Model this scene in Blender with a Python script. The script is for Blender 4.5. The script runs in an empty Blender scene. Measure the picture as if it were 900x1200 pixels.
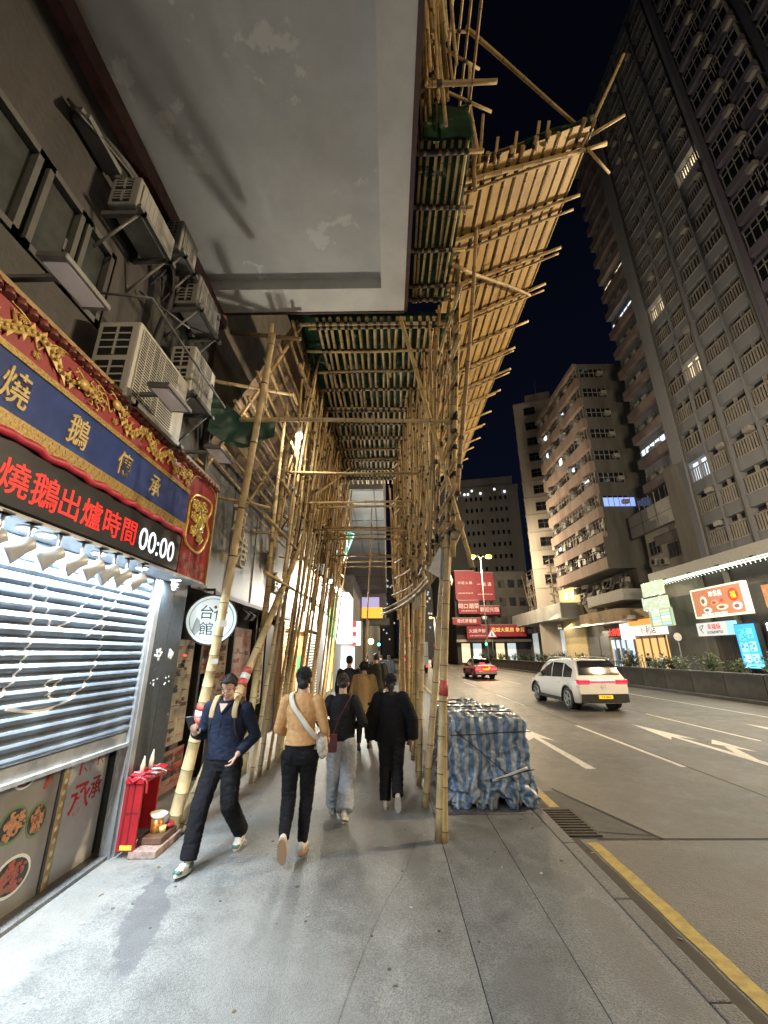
import bpy, bmesh, math, random
from mathutils import Vector, Matrix, noise as mnoise
V = Vector
random.seed(7)
S = bpy.context.scene
COL = S.collection
PI = math.pi

# ------------------------------------------------------------------ camera
cam_d = bpy.data.cameras.new("camera")
cam = bpy.data.objects.new("camera", cam_d)
COL.objects.link(cam)
F = 488.0
yv = V((5/F, -165/F, -1)).normalized()
zv = V((-9/F, 1445/F, -1.0))
zv = (zv - yv*zv.dot(yv)).normalized()
xv = yv.cross(zv)
cam.matrix_world = Matrix.Translation((0, 0, 1.8)) @ Matrix((xv, yv, zv)).to_4x4()
cam_d.sensor_fit = 'AUTO'
cam_d.sensor_width = 36
cam_d.lens = F/1200*36
cam_d.clip_start = 0.05
cam_d.clip_end = 3000
S.camera = cam

# ------------------------------------------------------------------ night sky
W = bpy.data.worlds.new("World")
S.world = W
W.use_nodes = True
nt = W.node_tree
nt.nodes.clear()
out = nt.nodes.new('ShaderNodeOutputWorld')
bg = nt.nodes.new('ShaderNodeBackground')
bg.inputs['Strength'].default_value = 1.0
tc = nt.nodes.new('ShaderNodeTexCoord')
sep = nt.nodes.new('ShaderNodeSeparateXYZ')
ramp = nt.nodes.new('ShaderNodeValToRGB')
ramp.color_ramp.elements[0].position = 0.0
ramp.color_ramp.elements[0].color = (0.0014, 0.0022, 0.0056, 1)
ramp.color_ramp.elements[1].position = 0.85
ramp.color_ramp.elements[1].color = (0.0004, 0.0006, 0.0014, 1)
nt.links.new(tc.outputs['Generated'], sep.inputs[0])
nt.links.new(sep.outputs['Z'], ramp.inputs['Fac'])
nt.links.new(ramp.outputs['Color'], bg.inputs['Color'])
nt.links.new(bg.outputs[0], out.inputs[0])

S.view_settings.view_transform = 'Standard'
S.view_settings.look = 'None'
S.view_settings.gamma = 1
S.view_settings.use_curve_mapping = False
S.view_settings.exposure = 1.32
S.render.engine = 'CYCLES'
S.cycles.use_denoising = True
S.cycles.max_bounces = 6
S.cycles.diffuse_bounces = 4
S.cycles.glossy_bounces = 3
S.cycles.transmission_bounces = 4
S.cycles.sample_clamp_indirect = 4
S.cycles.sample_clamp_direct = 0
S.cycles.caustics_reflective = False
S.cycles.caustics_refractive = False

# ------------------------------------------------------------------ helpers
def hexc(r, g, b):
    f = lambda c: (c/255/12.92) if c/255 <= 0.04045 else ((c/255+0.055)/1.055)**2.4
    return (f(r), f(g), f(b))

MATS = {}
def mat(name, col, rough=0.6, metal=0.0, var=0.0, vscale=6.0, col2=None, bump=0.0, bscale=40.0,
        emit=0.0, ecol=None, spec=0.5, alpha=1.0, trans=0.0, coat=0.0, streak=False, detail=6.0):
    if name in MATS: return MATS[name]
    m = bpy.data.materials.new(name)
    m.use_nodes = True
    n = m.node_tree
    b = n.nodes['Principled BSDF']
    b.inputs['Base Color'].default_value = (*col, 1)
    b.inputs['Roughness'].default_value = rough
    b.inputs['Metallic'].default_value = metal
    b.inputs['Specular IOR Level'].default_value = spec
    b.inputs['Alpha'].default_value = alpha
    b.inputs['Transmission Weight'].default_value = trans
    b.inputs['Coat Weight'].default_value = coat
    if emit:
        b.inputs['Emission Color'].default_value = (*(ecol or col), 1)
        b.inputs['Emission Strength'].default_value = emit
    if var or col2 or bump:
        t = n.nodes.new('ShaderNodeTexCoord')
        mp = n.nodes.new('ShaderNodeMapping')
        n.links.new(t.outputs['Object'], mp.inputs['Vector'])
        if streak: mp.inputs['Scale'].default_value = (1, 1, 0.12)
    if var or col2:
        ns = n.nodes.new('ShaderNodeTexNoise')
        ns.inputs['Scale'].default_value = vscale
        ns.inputs['Detail'].default_value = detail
        ns.inputs['Roughness'].default_value = 0.65
        n.links.new(mp.outputs[0], ns.inputs['Vector'])
        r = n.nodes.new('ShaderNodeValToRGB')
        c2 = col2 or tuple(c*(1-var) for c in col)
        r.color_ramp.elements[0].position = 0.36
        r.color_ramp.elements[0].color = (*c2, 1)
        r.color_ramp.elements[1].position = 0.62
        r.color_ramp.elements[1].color = (*col, 1)
        n.links.new(ns.outputs['Fac'], r.inputs['Fac'])
        n.links.new(r.outputs['Color'], b.inputs['Base Color'])
    if bump:
        nb = n.nodes.new('ShaderNodeTexNoise')
        nb.inputs['Scale'].default_value = bscale
        nb.inputs['Detail'].default_value = 5
        n.links.new(t.outputs['Object'], nb.inputs['Vector'])
        bp = n.nodes.new('ShaderNodeBump')
        bp.inputs['Strength'].default_value = bump
        bp.inputs['Distance'].default_value = 0.02
        n.links.new(nb.outputs['Fac'], bp.inputs['Height'])
        n.links.new(bp.outputs[0], b.inputs['Normal'])
    MATS[name] = m
    return m

class MB:
    """collects geometry for one mesh object"""
    def __init__(s): s.v = []; s.f = []; s.m = []; s.sm = []
    def add(s, vs, fs, mi=0, smooth=False, M=None):
        o = len(s.v)
        s.v += [(M @ V(p)) if M else V(p) for p in vs]
        for f in fs:
            s.f.append([i+o for i in f]); s.m.append(mi); s.sm.append(smooth)
        return s
    def box(s, c, d, mi=0, M=None):
        x, y, z = d[0]/2, d[1]/2, d[2]/2
        vs = [V((c[0]+a*x, c[1]+b*y, c[2]+e*z)) for a in (-1, 1) for b in (-1, 1) for e in (-1, 1)]
        fs = [(0,1,3,2),(4,6,7,5),(0,4,5,1),(2,3,7,6),(0,2,6,4),(1,5,7,3)]
        return s.add(vs, fs, mi, False, M)
    def bb(s, x0, x1, y0, y1, z0, z1, mi=0, M=None):
        return s.box(((x0+x1)/2, (y0+y1)/2, (z0+z1)/2), (abs(x1-x0), abs(y1-y0), abs(z1-z0)), mi, M)
    def quad(s, *p, mi=0): return s.add(p, [tuple(range(len(p)))], mi)
    def tube(s, pts, r, n=8, mi=0, cap=True, smooth=True, mis=None, flat=None, ref=None):
        pts = [V(p) for p in pts]
        if not isinstance(r, (list, tuple)): r = [r]*len(pts)
        o = len(s.v); ref = V(ref) if ref else None
        for i, p in enumerate(pts):
            d = (pts[min(i+1, len(pts)-1)] - pts[max(i-1, 0)])
            if d.length < 1e-9: d = V((0, 0, 1))
            d.normalize()
            if ref is None:
                ref = V((0, 0, 1)) if abs(d.z) < 0.9 else V((1, 0, 0))
            a = (ref - d*ref.dot(d))
            if a.length < 1e-6: a = d.orthogonal()
            a.normalize(); ref = a
            b = d.cross(a)
            for k in range(n):
                th = 2*PI*k/n
                s.v.append(p + (a*math.cos(th) + b*math.sin(th)*(flat or 1))*r[i])
        for i in range(len(pts)-1):
            for k in range(n):
                k2 = (k+1) % n
                s.f.append([o+i*n+k, o+i*n+k2, o+(i+1)*n+k2, o+(i+1)*n+k])
                s.m.append(mis[i] if mis else mi); s.sm.append(smooth)
        if cap:
            e = o+(len(pts)-1)*n
            s.f.append([o+k for k in range(n-1, -1, -1)]); s.m.append(mi); s.sm.append(False)
            s.f.append([e+k for k in range(n)]); s.m.append(mi); s.sm.append(False)
        return s
    def ell(s, c, r, mi=0, n=12, M=None, smooth=True):
        vs = []; fs = []; h = n//2+1
        for i in range(h+1):
            ph = PI*i/h
            for k in range(n):
                th = 2*PI*k/n
                vs.append((c[0]+r[0]*math.sin(ph)*math.cos(th), c[1]+r[1]*math.sin(ph)*math.sin(th), c[2]+r[2]*math.cos(ph)))
        for i in range(h):
            for k in range(n):
                fs.append((i*n+k, (i+1)*n+k, (i+1)*n+(k+1) % n, i*n+(k+1) % n))
        return s.add(vs, fs, mi, smooth, M)
    def prism(s, poly, O, U, Vv, D, mi=0, smi=None, caps=True):
        """polygon in the (U, V) plane at O extruded along the vector D"""
        O, U, Vv, D = V(O), V(U), V(Vv), V(D)
        n = len(poly)
        a = [O+U*p[0]+Vv*p[1] for p in poly]
        vs = a+[p+D for p in a]
        o = len(s.v); s.v += vs
        if caps:
            s.f.append([o+i for i in range(n)]); s.m.append(mi); s.sm.append(False)
            s.f.append([o+n+i for i in range(n-1, -1, -1)]); s.m.append(mi); s.sm.append(False)
        for i in range(n):
            j = (i+1) % n
            s.f.append([o+i, o+j, o+n+j, o+n+i]); s.m.append(mi if smi is None else smi); s.sm.append(False)
        return s
    def text(s, txt, O, U, Vv, size, ext=0.004, mi=0, cx=True, bold=0.0, sx=1.0):
        vs, fs = glyphs(txt, ext, bold)
        if not vs: return s
        U, Vv, O = V(U), V(Vv), V(O)
        N = U.cross(Vv)
        xs = [p[0] for p in vs]; ys = [p[1] for p in vs]
        mx = (min(xs)+max(xs))/2 if cx else min(xs); my = (min(ys)+max(ys))/2
        k = size
        return s.add([O+U*((p[0]-mx)*k*sx)+Vv*((p[1]-my)*k)+N*(p[2]) for p in vs], fs, mi)
    def mesh(s, name, mats):
        me = bpy.data.meshes.new(name)
        me.from_pydata([tuple(p) for p in s.v], [], s.f)
        for m in (mats if isinstance(mats, (list, tuple)) else [mats]): me.materials.append(m)
        me.polygons.foreach_set('material_index', s.m)
        me.polygons.foreach_set('use_smooth', s.sm)
        me.update()
        return me
    def build(s, name, mats, parent=None, bevel=0, local=False, stuff=False):
        if parent is not None and not local:
            L = parent_origin(parent)
            s.v = [p-L for p in s.v]
        elif parent is None and not local:
            xs = [p.x for p in s.v]; ys = [p.y for p in s.v]
            L = V(((min(xs)+max(xs))/2, (min(ys)+max(ys))/2, min(p.z for p in s.v)))
            s.v = [p-L for p in s.v]
        else: L = V((0, 0, 0))
        o = bpy.data.objects.new(name, s.mesh(name, mats))
        COL.objects.link(o)
        if parent is not None: o.parent = parent
        else: o.location = L
        if bevel:
            b = o.modifiers.new('bevel', 'BEVEL'); b.width = bevel; b.segments = 2; b.limit_method = 'ANGLE'
        if stuff: o['kind'] = 'stuff'
        return o

def parent_origin(p):
    L = V((0, 0, 0))
    while p is not None:
        L = L + p.location; p = p.parent
    return L

_GC = {}
def glyphs(txt, ext, bold=0.0):
    bold *= .3
    key = (txt, ext, bold)
    if key in _GC: return _GC[key]
    cu = bpy.data.curves.new('glyph', 'FONT')
    cu.body = txt; cu.size = 1.0; cu.extrude = ext/2; cu.resolution_u = 3; cu.offset = bold
    o = bpy.data.objects.new('glyph', cu)
    COL.objects.link(o)
    dg = bpy.context.evaluated_depsgraph_get(); dg.update()
    me = o.evaluated_get(dg).to_mesh()
    vs = [tuple(v.co) for v in me.vertices]; fs = [tuple(p.vertices) for p in me.polygons]
    o.evaluated_get(dg).to_mesh_clear()
    bpy.data.objects.remove(o); bpy.data.curves.remove(cu)
    _GC[key] = (vs, fs)
    return vs, fs

def tag(o, label=None, cat=None, group=None, kind=None):
    if label: o['label'] = label
    if cat: o['category'] = cat
    if group: o['group'] = group
    if kind: o['kind'] = kind
    return o
def thing(name, label, cat, loc=(0, 0, 0), group=None, rz=0):
    o = bpy.data.objects.new(name, None)
    o.empty_display_size = 0.2
    COL.objects.link(o); o.location = loc; o.rotation_euler = (0, 0, rz)
    return tag(o, label, cat, group)
def struct(o): o['kind'] = 'structure'; return o
def clone(src, loc, rz=None, label=None, scale=None):
    def rec(o, par):
        c = o.copy(); COL.objects.link(c)
        if par is not None: c.parent = par
        for ch in list(o.children): rec(ch, c)
        return c
    r = rec(src, None)
    r.location = loc
    if rz is not None: r.rotation_euler = (0, 0, rz)
    if scale: r.scale = (scale,)*3 if not isinstance(scale, tuple) else scale
    if label: r['label'] = label
    return r
def inst(name, me, parent, loc, rz=0, scale=None):
    o = bpy.data.objects.new(name, me); COL.objects.link(o)
    o.parent = parent; o.location = loc; o.rotation_euler = (0, 0, rz)
    if scale: o.scale = scale
    return o
def light(name, kind, loc, power, col=(1, 1, 1), size=0.1, target=None, spot=None, parent=None, blend=0.6, sizey=None):
    d = bpy.data.lights.new(name, kind)
    d.energy = power; d.color = col
    if kind == 'AREA':
        d.size = size
        if sizey: d.shape = 'RECTANGLE'; d.size_y = sizey
    else: d.shadow_soft_size = size
    if kind == 'SPOT': d.spot_size = spot or math.radians(90); d.spot_blend = blend
    o = bpy.data.objects.new(name, d); COL.objects.link(o)
    o.location = loc
    if target is not None:
        o.rotation_euler = (V(target)-V(loc)).to_track_quat('-Z', 'Y').to_euler()
    return o
def lerp(a, b, t): return a+(b-a)*t
def path(pts, n=8):
    """smooth Catmull-Rom through points"""
    P = [V(p) for p in pts]; o = []
    for i in range(len(P)-1):
        p0, p1, p2, p3 = P[max(i-1, 0)], P[i], P[i+1], P[min(i+2, len(P)-1)]
        for k in range(n):
            t = k/n
            o.append(0.5*((2*p1)+(p2-p0)*t+(2*p0-5*p1+4*p2-p3)*t*t+(3*p1-p0-3*p2+p3)*t**3))
    o.append(P[-1]); return o

WARM = (1.0, 0.79, 0.51)
COOL = (0.78, 0.91, 1.0)
M_black = mat('black_metal', (0.012, 0.012, 0.013), 0.45)
M_white = mat('white_paint', (0.62, 0.61, 0.58), 0.5, var=0.15)
M_grey = mat('grey_metal', (0.18, 0.18, 0.18), 0.45, metal=0.3, var=0.3)
M_dark = mat('dark_grey', (0.03, 0.031, 0.034), 0.6, var=0.3)
M_glass = mat('dark_glass', (0.012, 0.014, 0.018), 0.08, spec=0.8)
M_steel = mat('brushed_steel', (0.45, 0.46, 0.47), 0.35, metal=0.8, var=0.2)
M_red = mat('red_paint', (0.55, 0.02, 0.025), 0.4, var=0.25)
M_gold = mat('gold_leaf', (0.60, 0.40, 0.11), 0.42, metal=0.1, var=0.3, vscale=20)
M_rubber = mat('black_rubber', (0.012, 0.012, 0.012), 0.75)
def glow(name, col, s): return mat(name, tuple(c*.6 for c in col), 0.5, emit=s*(.42 if s < 5 else .6), ecol=col)
# ================================================================== ground, road, pavement
def ground_material(name, base, speck, scale, rough, stain, marks=()):
    m = bpy.data.materials.new(name); m.use_nodes = True
    n = m.node_tree; b = n.nodes['Principled BSDF']
    t = n.nodes.new('ShaderNodeTexCoord')
    def nz(sc, det, ro=0.6):
        x = n.nodes.new('ShaderNodeTexNoise'); x.inputs['Scale'].default_value = sc
        x.inputs['Detail'].default_value = det; x.inputs['Roughness'].default_value = ro
        n.links.new(t.outputs['Object'], x.inputs['Vector']); return x
    big, mid = nz(0.55, 5), nz(3.5, 8, 0.7)
    vo = n.nodes.new('ShaderNodeTexVoronoi'); vo.inputs['Scale'].default_value = scale
    n.links.new(t.outputs['Object'], vo.inputs['Vector'])
    def rmp(src, p0, c0, p1, c1, out='Fac'):
        r = n.nodes.new('ShaderNodeValToRGB')
        r.color_ramp.elements[0].position = p0; r.color_ramp.elements[0].color = (*c0, 1)
        r.color_ramp.elements[1].position = p1; r.color_ramp.elements[1].color = (*c1, 1)
        n.links.new(src, r.inputs['Fac']); return r
    def mix(a, bb_, mode, f=1.0):
        x = n.nodes.new('ShaderNodeMixRGB'); x.blend_type = mode; x.inputs['Fac'].default_value = f
        n.links.new(a, x.inputs['Color1']); n.links.new(bb_, x.inputs['Color2']); return x.outputs[0]
    c = rmp(vo.outputs['Color'], 0.1, tuple(x*0.72 for x in base), 0.9, speck).outputs[0]
    c = mix(c, rmp(mid.outputs['Fac'], 0.3, (0.66,)*3, 0.66, (1.1,)*3).outputs[0], 'MULTIPLY')
    c = mix(c, rmp(big.outputs['Fac'], 0.32, (stain,)*3, 0.62, (1.05,)*3).outputs[0], 'MULTIPLY')
    for (cx, cy, rx, ry, rot, colr, amt) in marks:      # stains, patches and worn cement, each with its own ragged outline
        mp = n.nodes.new('ShaderNodeMapping'); mp.vector_type = 'TEXTURE'
        mp.inputs['Location'].default_value = (cx, cy, 0); mp.inputs['Rotation'].default_value = (0, 0, rot); mp.inputs['Scale'].default_value = (rx, ry, 50)
        n.links.new(t.outputs['Object'], mp.inputs['Vector'])
        gr = n.nodes.new('ShaderNodeTexGradient'); gr.gradient_type = 'SPHERICAL'; n.links.new(mp.outputs[0], gr.inputs['Vector'])
        nn = nz(6.5, 9, .72)
        ad = n.nodes.new('ShaderNodeMath'); ad.operation = 'MULTIPLY_ADD'; ad.inputs[1].default_value = 1.5
        n.links.new(nn.outputs['Fac'], ad.inputs[0]); n.links.new(gr.outputs['Fac'], ad.inputs[2])
        rm = rmp(ad.outputs[0], .90, (0, 0, 0), 1.42, (amt,)*3)
        x = n.nodes.new('ShaderNodeMixRGB'); n.links.new(rm.outputs[0], x.inputs['Fac']); n.links.new(c, x.inputs['Color1']); x.inputs['Color2'].default_value = (*colr, 1); c = x.outputs[0]
    n.links.new(c, b.inputs['Base Color'])
    rr = rmp(mid.outputs['Fac'], 0.3, (rough-0.14,)*3, 0.7, (rough+0.12,)*3)
    n.links.new(rr.outputs[0], b.inputs['Roughness'])
    bp = n.nodes.new('ShaderNodeBump'); bp.inputs['Strength'].default_value = 0.55; bp.inputs['Distance'].default_value = 0.006
    n.links.new(vo.outputs['Distance'], bp.inputs['Height'])
    n.links.new(bp.outputs[0], b.inputs['Normal'])
    return m
M_pave = ground_material('pavement_concrete', (0.175, 0.176, 0.17), (0.285, 0.285, 0.275), 150, 0.5, 0.74, ((-1.78, 3.78, .17, .72, .32, (.075, .077, .085), .65), (-2.5, 3.2, .42, 3.4, 0, (.24, .23, .21), .5), (-2.3, 8.5, .5, 4.5, 0, (.13, .11, .09), .7), (-.6, 3.0, .5, 1.4, .5, (.22, .22, .21), .4), (.1, 5.0, .3, .9, .2, (.11, .11, .11), .5), (-.75, 6.6, .45, .9, 0, (.26, .255, .235), .7), (-1.3, 2.2, .25, .3, 0, (.10, .10, .105), .6)))
M_paveslab = ground_material('pavement_slab', (0.13, 0.134, 0.136), (0.20, 0.205, 0.205), 130, 0.6, 0.8, ((.9, 5.0, .35, .7, .3, (.085, .085, .085), .7), (1.35, 4.3, .2, .35, .8, (.09, .09, .09), .6), (.8, 3.1, .25, .3, 0, (.095, .095, .095), .5), (1.5, 3.4, .18, .8, 0, (.09, .088, .085), .5)))
M_kerb = ground_material('kerb_granite', (0.10, 0.10, 0.098), (0.17, 0.17, 0.165), 120, 0.6, 0.7)
M_road = ground_material('road_concrete', (0.118, 0.107, 0.093), (0.155, 0.142, 0.125), 90, 0.52, 0.66, ((3.7, 15, .9, 60, 0, (.085, .08, .072), .5), (6.8, 15, .9, 60, 0, (.09, .082, .074), .5), (9.8, 15, .9, 60, 0, (.09, .082, .074), .5), (4.6, 8.6, .8, 1.2, 0, (.07, .066, .06), .5), (3.2, 4.2, .7, 1.0, .3, (.09, .083, .075), .5)))
M_roadpatch = ground_material('road_patch', (0.04, 0.036, 0.032), (0.06, 0.055, 0.05), 90, 0.6, 0.7)
M_joint = mat('joint_black', (0.012, 0.011, 0.011), 0.8)
def paint(name, col):
    return mat(name, col, 0.55, col2=tuple(c*0.62 for c in col), vscale=14, bump=0.2, bscale=120)
M_linew = paint('road_paint_white', (0.62, 0.60, 0.56))
M_liney = paint('road_paint_yellow', (0.42, 0.30, 0.055))
KX = 1.85      # kerb face
RZ = -0.13
def sheet(name, x0, x1, y0, y1, z, m, nx=1, ny=1):
    b = MB(); b.quad((x0, y0, z), (x1, y0, z), (x1, y1, z), (x0, y1, z))
    return struct(b.build(name, m, None, local=True))
sheet('ground', -900, 900, -900, 1500, -0.20, mat('ground_dark', (0.05, 0.05, 0.048), 0.8, var=0.3, vscale=0.05))
sheet('road', KX-0.01, 14.1, -60, 420, RZ, M_road)
b = MB(); b.bb(-6, 0.518, -12, 120, -0.19, 0.0, 0)
struct(b.build('pavement', M_pave, local=True))
b = MB()
b.bb(0.525, 1.128, -12, 120, -0.19, 0.0); b.bb(1.135, KX-0.14, -12, 120, -0.19, 0.0)
struct(b.build('pavement_edge_slabs', M_paveslab, local=True))
b = MB(); b.bb(0.518, 0.525, -12, 120, -0.19, -0.006); b.bb(1.128, 1.135, -12, 120, -0.19, -0.006)
for yy in (5.75, 9.6):
    b.quad((0.53, yy, .0032), (KX-.15, yy+.02, .0032), (KX-.15, yy+.03, .0032), (0.53, yy+.01, .0032))
struct(b.build('pavement_joints', M_joint))
b = MB()
y = -12.0
while y < 120:
    if not (5.6 < y+0.5 < 5.7): b.bb(KX-0.132, KX, y+0.004, y+0.996, -0.19, 0.001)
    y += 1.0
struct(b.build('kerb', M_kerb, bevel=0.012))
# painted markings
def strip(b, x0, x1, y0, y1, z, n=24, jit=0.0, mi=0):
    for i in range(n):
        a, c = lerp(y0, y1, i/n), lerp(y0, y1, (i+1)/n)
        j = [mnoise.noise(V((9*k, a*2.3, 3.1)))*jit for k in (1, 2)]
        j2 = [mnoise.noise(V((9*k, c*2.3, 3.1)))*jit for k in (1, 2)]
        b.quad((x0+j[0], a, z), (x1+j[1], a, z), (x1+j2[1], c, z), (x0+j2[0], c, z), mi=mi)
b = MB()
strip(b, 2.10, 2.225, -10, 5.35, RZ+.004, 120, .03); strip(b, 2.10, 2.225, 6.42, 60, RZ+.004, 120, .03)
struct(b.build('road_yellow_line', M_liney))
b = MB()
for lx in (5.17, 8.35):
    y = -9.6 if lx < 6 else -7.2
    while y < 200:
        strip(b, lx-0.05, lx+0.05, y+ (0 if lx > 6 else 0), y+4.4, RZ+.004, 8, .012); y += 8.9 if lx > 6 else 9.0
strip(b, 11.5, 11.6, -10, 200, RZ+.004, 60, .01)
# straight-on arrow in the near lane, turning arrow in the second lane
def arrow(b, x, y, ln, turn):
    z = RZ+.004
    b.quad((x-.09, y, z), (x+.09, y, z), (x+.06, y+ln*.6, z), (x-.06, y+ln*.6, z))
    b.quad((x-.30, y+ln*.52, z), (x, y+ln, z), (x-.06, y+ln*.6, z))
    b.quad((x+.30, y+ln*.52, z), (x+.06, y+ln*.6, z), (x, y+ln, z))
    b.quad((x-.06, y+ln*.6, z), (x+.06, y+ln*.6, z), (x, y+ln, z))
    if turn:
        b.quad((x+.085, y+ln*.10, z), (x+.08, y+ln*.22, z), (x+.42, y+ln*.40, z), (x+.46, y+ln*.33, z))
        b.quad((x+.28, y+ln*.42, z), (x+.62, y+ln*.52, z), (x+.60, y+ln*.24, z))
arrow(b, 3.50, 8.3, 4.7, False)
arrow(b, 6.78, 8.4, 4.6, True)
arrow(b, 9.9, 8.4, 4.6, True)
struct(b.build('road_markings', M_linew))
b = MB()
b.quad((2.02, 5.68, RZ+.0045), (2.95, 5.5, RZ+.0045), (2.95, 5.52, RZ+.0045), (2.02, 5.70, RZ+.0045))
b.quad((2.25, 5.42, RZ+.006), (13.9, 5.40, RZ+.006), (13.9, 5.425, RZ+.006), (2.25, 5.445, RZ+.006))
b.quad((2.4, 7.2, RZ+.006), (2.42, 7.2, RZ+.006), (2.97, 5.43, RZ+.006), (2.93, 5.43, RZ+.006))
for lx in (5.23, 8.42):
    b.quad((lx, -10, RZ+.003), (lx+.025, -10, RZ+.003), (lx+.025, 200, RZ+.003), (lx, 200, RZ+.003))
for yy in (14.5, 26, 38, 52, 70):
    b.quad((2.3, yy, RZ+.0065), (13.9, yy, RZ+.0065), (13.9, yy+.025, RZ+.0065), (2.3, yy+.025, RZ+.0065))
struct(b.build('road_joints', M_joint))
b = MB(); b.quad((2.0, 5.45, RZ+.002), (2.94, 5.45, RZ+.002), (2.42, 7.1, RZ+.002), (2.0, 7.1, RZ+.002))
struct(b.build('road_patch', M_roadpatch))
b = MB()
strip(b, KX-.005, 2.075, -10, 5.45, RZ+.003, 90, .05); strip(b, KX-.005, 2.075, 6.4, 60, RZ+.003, 90, .05)
struct(b.build('gutter', mat('gutter_dirt_shade', (.030, .027, .024), .7, var=.4, vscale=8)))  # dark colour holds the kerb's shadow as well as gutter dirt
b = MB(); b.tube(path([(-.35, 2.2, .004), (-.25, 3.0, .004), (-.05, 3.9, .004), (.12, 4.4, .004), (.30, 5.2, .004)], 12), .0009, 4)
struct(b.build('pavement_crack', M_joint))
rl = random.Random(12)
b = MB()
for k in range(60):
    x, y = rl.uniform(-2.1, 1.7), rl.uniform(2.0, 9.0); r = rl.uniform(.006, .016)
    b.tube([(x, y, .0005), (x, y, .0022)], r, 9)
b.build('chewing_gum', mat('old_gum', (.075, .075, .075), .8, var=.3, vscale=30))['kind'] = 'stuff'
b = MB()
for k in range(60):
    x, y = rl.choice([rl.uniform(1.87, 2.06), rl.uniform(-2.5, -1.9), rl.uniform(-1.5, 1.7)]), rl.uniform(2.2, 9); z = RZ+.008 if x > 1.86 else .004
    a = rl.random()*6.28; s1, s2 = rl.uniform(.008, .02), rl.uniform(.004, .01)
    b.box((0, 0, 0), (s1*2, s2*2, .003), rl.randrange(3), Matrix.Translation((x, y, z)) @ Matrix.Rotation(a, 4, 'Z') @ Matrix.Rotation(rl.uniform(-.3, .3), 4, 'X'))
b.build('litter', [mat('litter_pale', (.5, .48, .44), .8), mat('litter_brown', (.16, .10, .05), .8), mat('litter_grey', (.3, .3, .3), .8)])['kind'] = 'stuff'
# drain grating
g = thing('drain_grate', 'rusty iron drain grating in the gutter beside the striped bundle', 'drain grate', (2.1, 5.9, RZ))
b = MB(); b.bb(1.86, 2.34, 5.5, 6.32, RZ, RZ+.006); b.build('gully', M_joint, g)
b = MB()
mg = mat('rusty_iron', (0.06, 0.045, 0.033), 0.7, var=0.5, vscale=30, bump=.3)
b.bb(1.86, 1.9, 5.5, 6.32, RZ, RZ+.016); b.bb(2.3, 2.34, 5.5, 6.32, RZ, RZ+.016)
for i in range(11): b.bb(1.9, 2.3, 5.5+i*.079, 5.53+i*.079, RZ+.004, RZ+.0155)
b.build('grating', mg, g)
# median / far side
b = MB(); b.bb(14.45, 24.4, -60, 420, -0.19, 0.01)
struct(b.build('far_pavement', M_paveslab))
# ================================================================== street lamps (double headed) along the planter
M_lampglow = glow('sodium_lamp_glare', (1.0, 0.52, 0.05), 3.4)
def street_lamp(x, y, h, label, power):
    t = thing('street_lamp', label, 'street lamp', (x, y, 0), 'double headed street lamps along the planter')
    b = MB(); b.tube([(x, y, 0), (x, y, 1.2), (x, y, h)], [.11, .09, .055], 10)
    b.tube([(x, y, 0), (x, y, .5)], .15, 10)
    b.build('pole', M_grey, t)
    for s in (-1, 1):
        b = MB(); b.tube(path([(x, y, h-.3), (x+s*.3, y, h+.05), (x+s*.85, y, h+.12)], 5), .035, 8); b.build('arm', M_grey, t)
        b = MB(); b.ell((x+s*1.15, y, h+.12), (.42, .16, .09)); hd = b.build('lamp_head', M_grey, t)
        b = MB(); b.ell((x+s*1.15, y, h+.02), (.50, .50, .30)); b.build('lens', M_lampglow, hd)  # lens swollen past the head, its shape standing in for glare
        light('street_light', 'POINT', (x+s*1.15, y, h-.50), power, WARM, .15)
LP = 3200
street_lamp(13.15, 58, 14.6, 'double headed street lamp with yellow light in front of the red banners', LP)
for yy, l in ((9.0, 'out-of-view double headed street lamp added beside the planter level with the road arrow'), (-28, 'out-of-view double headed street lamp added far back along the planter'), (92, 'small distant double headed street lamp beyond the taxi'), (132, 'farthest double headed street lamp at the end of the road')):  # first two are out of view, added to light the road and fan
    street_lamp(14.25, yy, (9.3 if yy == 9.0 else 10.6) if yy < 40 else 12, l, LP*.72 if yy == 9.0 else LP)
# ================================================================== the roast shop's building (left)
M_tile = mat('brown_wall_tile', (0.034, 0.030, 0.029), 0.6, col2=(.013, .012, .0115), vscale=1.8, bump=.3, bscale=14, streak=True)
M_plaster = mat('grey_plaster', (0.20, 0.20, 0.19), 0.8, var=0.35, vscale=3, bump=.3, bscale=25)
def soffit_mat():
    m = mat('soffit_paint', (0.62, 0.63, 0.63), 0.75, var=0.16, vscale=1.3, bump=.12, bscale=60)
    n = m.node_tree; b = n.nodes['Principled BSDF']
    t = n.nodes.new('ShaderNodeTexCoord')
    ns = n.nodes.new('ShaderNodeTexNoise'); ns.inputs['Scale'].default_value = 1.6; ns.inputs['Detail'].default_value = 9; ns.inputs['Roughness'].default_value = .62
    n.links.new(t.outputs['Object'], ns.inputs['Vector'])
    r = n.nodes.new('ShaderNodeValToRGB')
    r.color_ramp.elements[0].position = .59; r.color_ramp.elements[0].color = (0, 0, 0, 1)
    r.color_ramp.elements[1].position = .62; r.color_ramp.elements[1].color = (.8, .75, .75, 1)
    n.links.new(ns.outputs['Fac'], r.inputs['Fac'])
    mx = n.nodes.new('ShaderNodeMixRGB')
    src = b.inputs['Base Color'].links[0].from_socket
    n.links.new(r.outputs[0], mx.inputs['Fac']); n.links.new(src, mx.inputs['Color1'])
    mx.inputs['Color2'].default_value = (.80, .80, .78, 1)
    n.links.new(mx.outputs[0], b.inputs['Base Color'])
    return m
M_soffit = soffit_mat()
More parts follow.
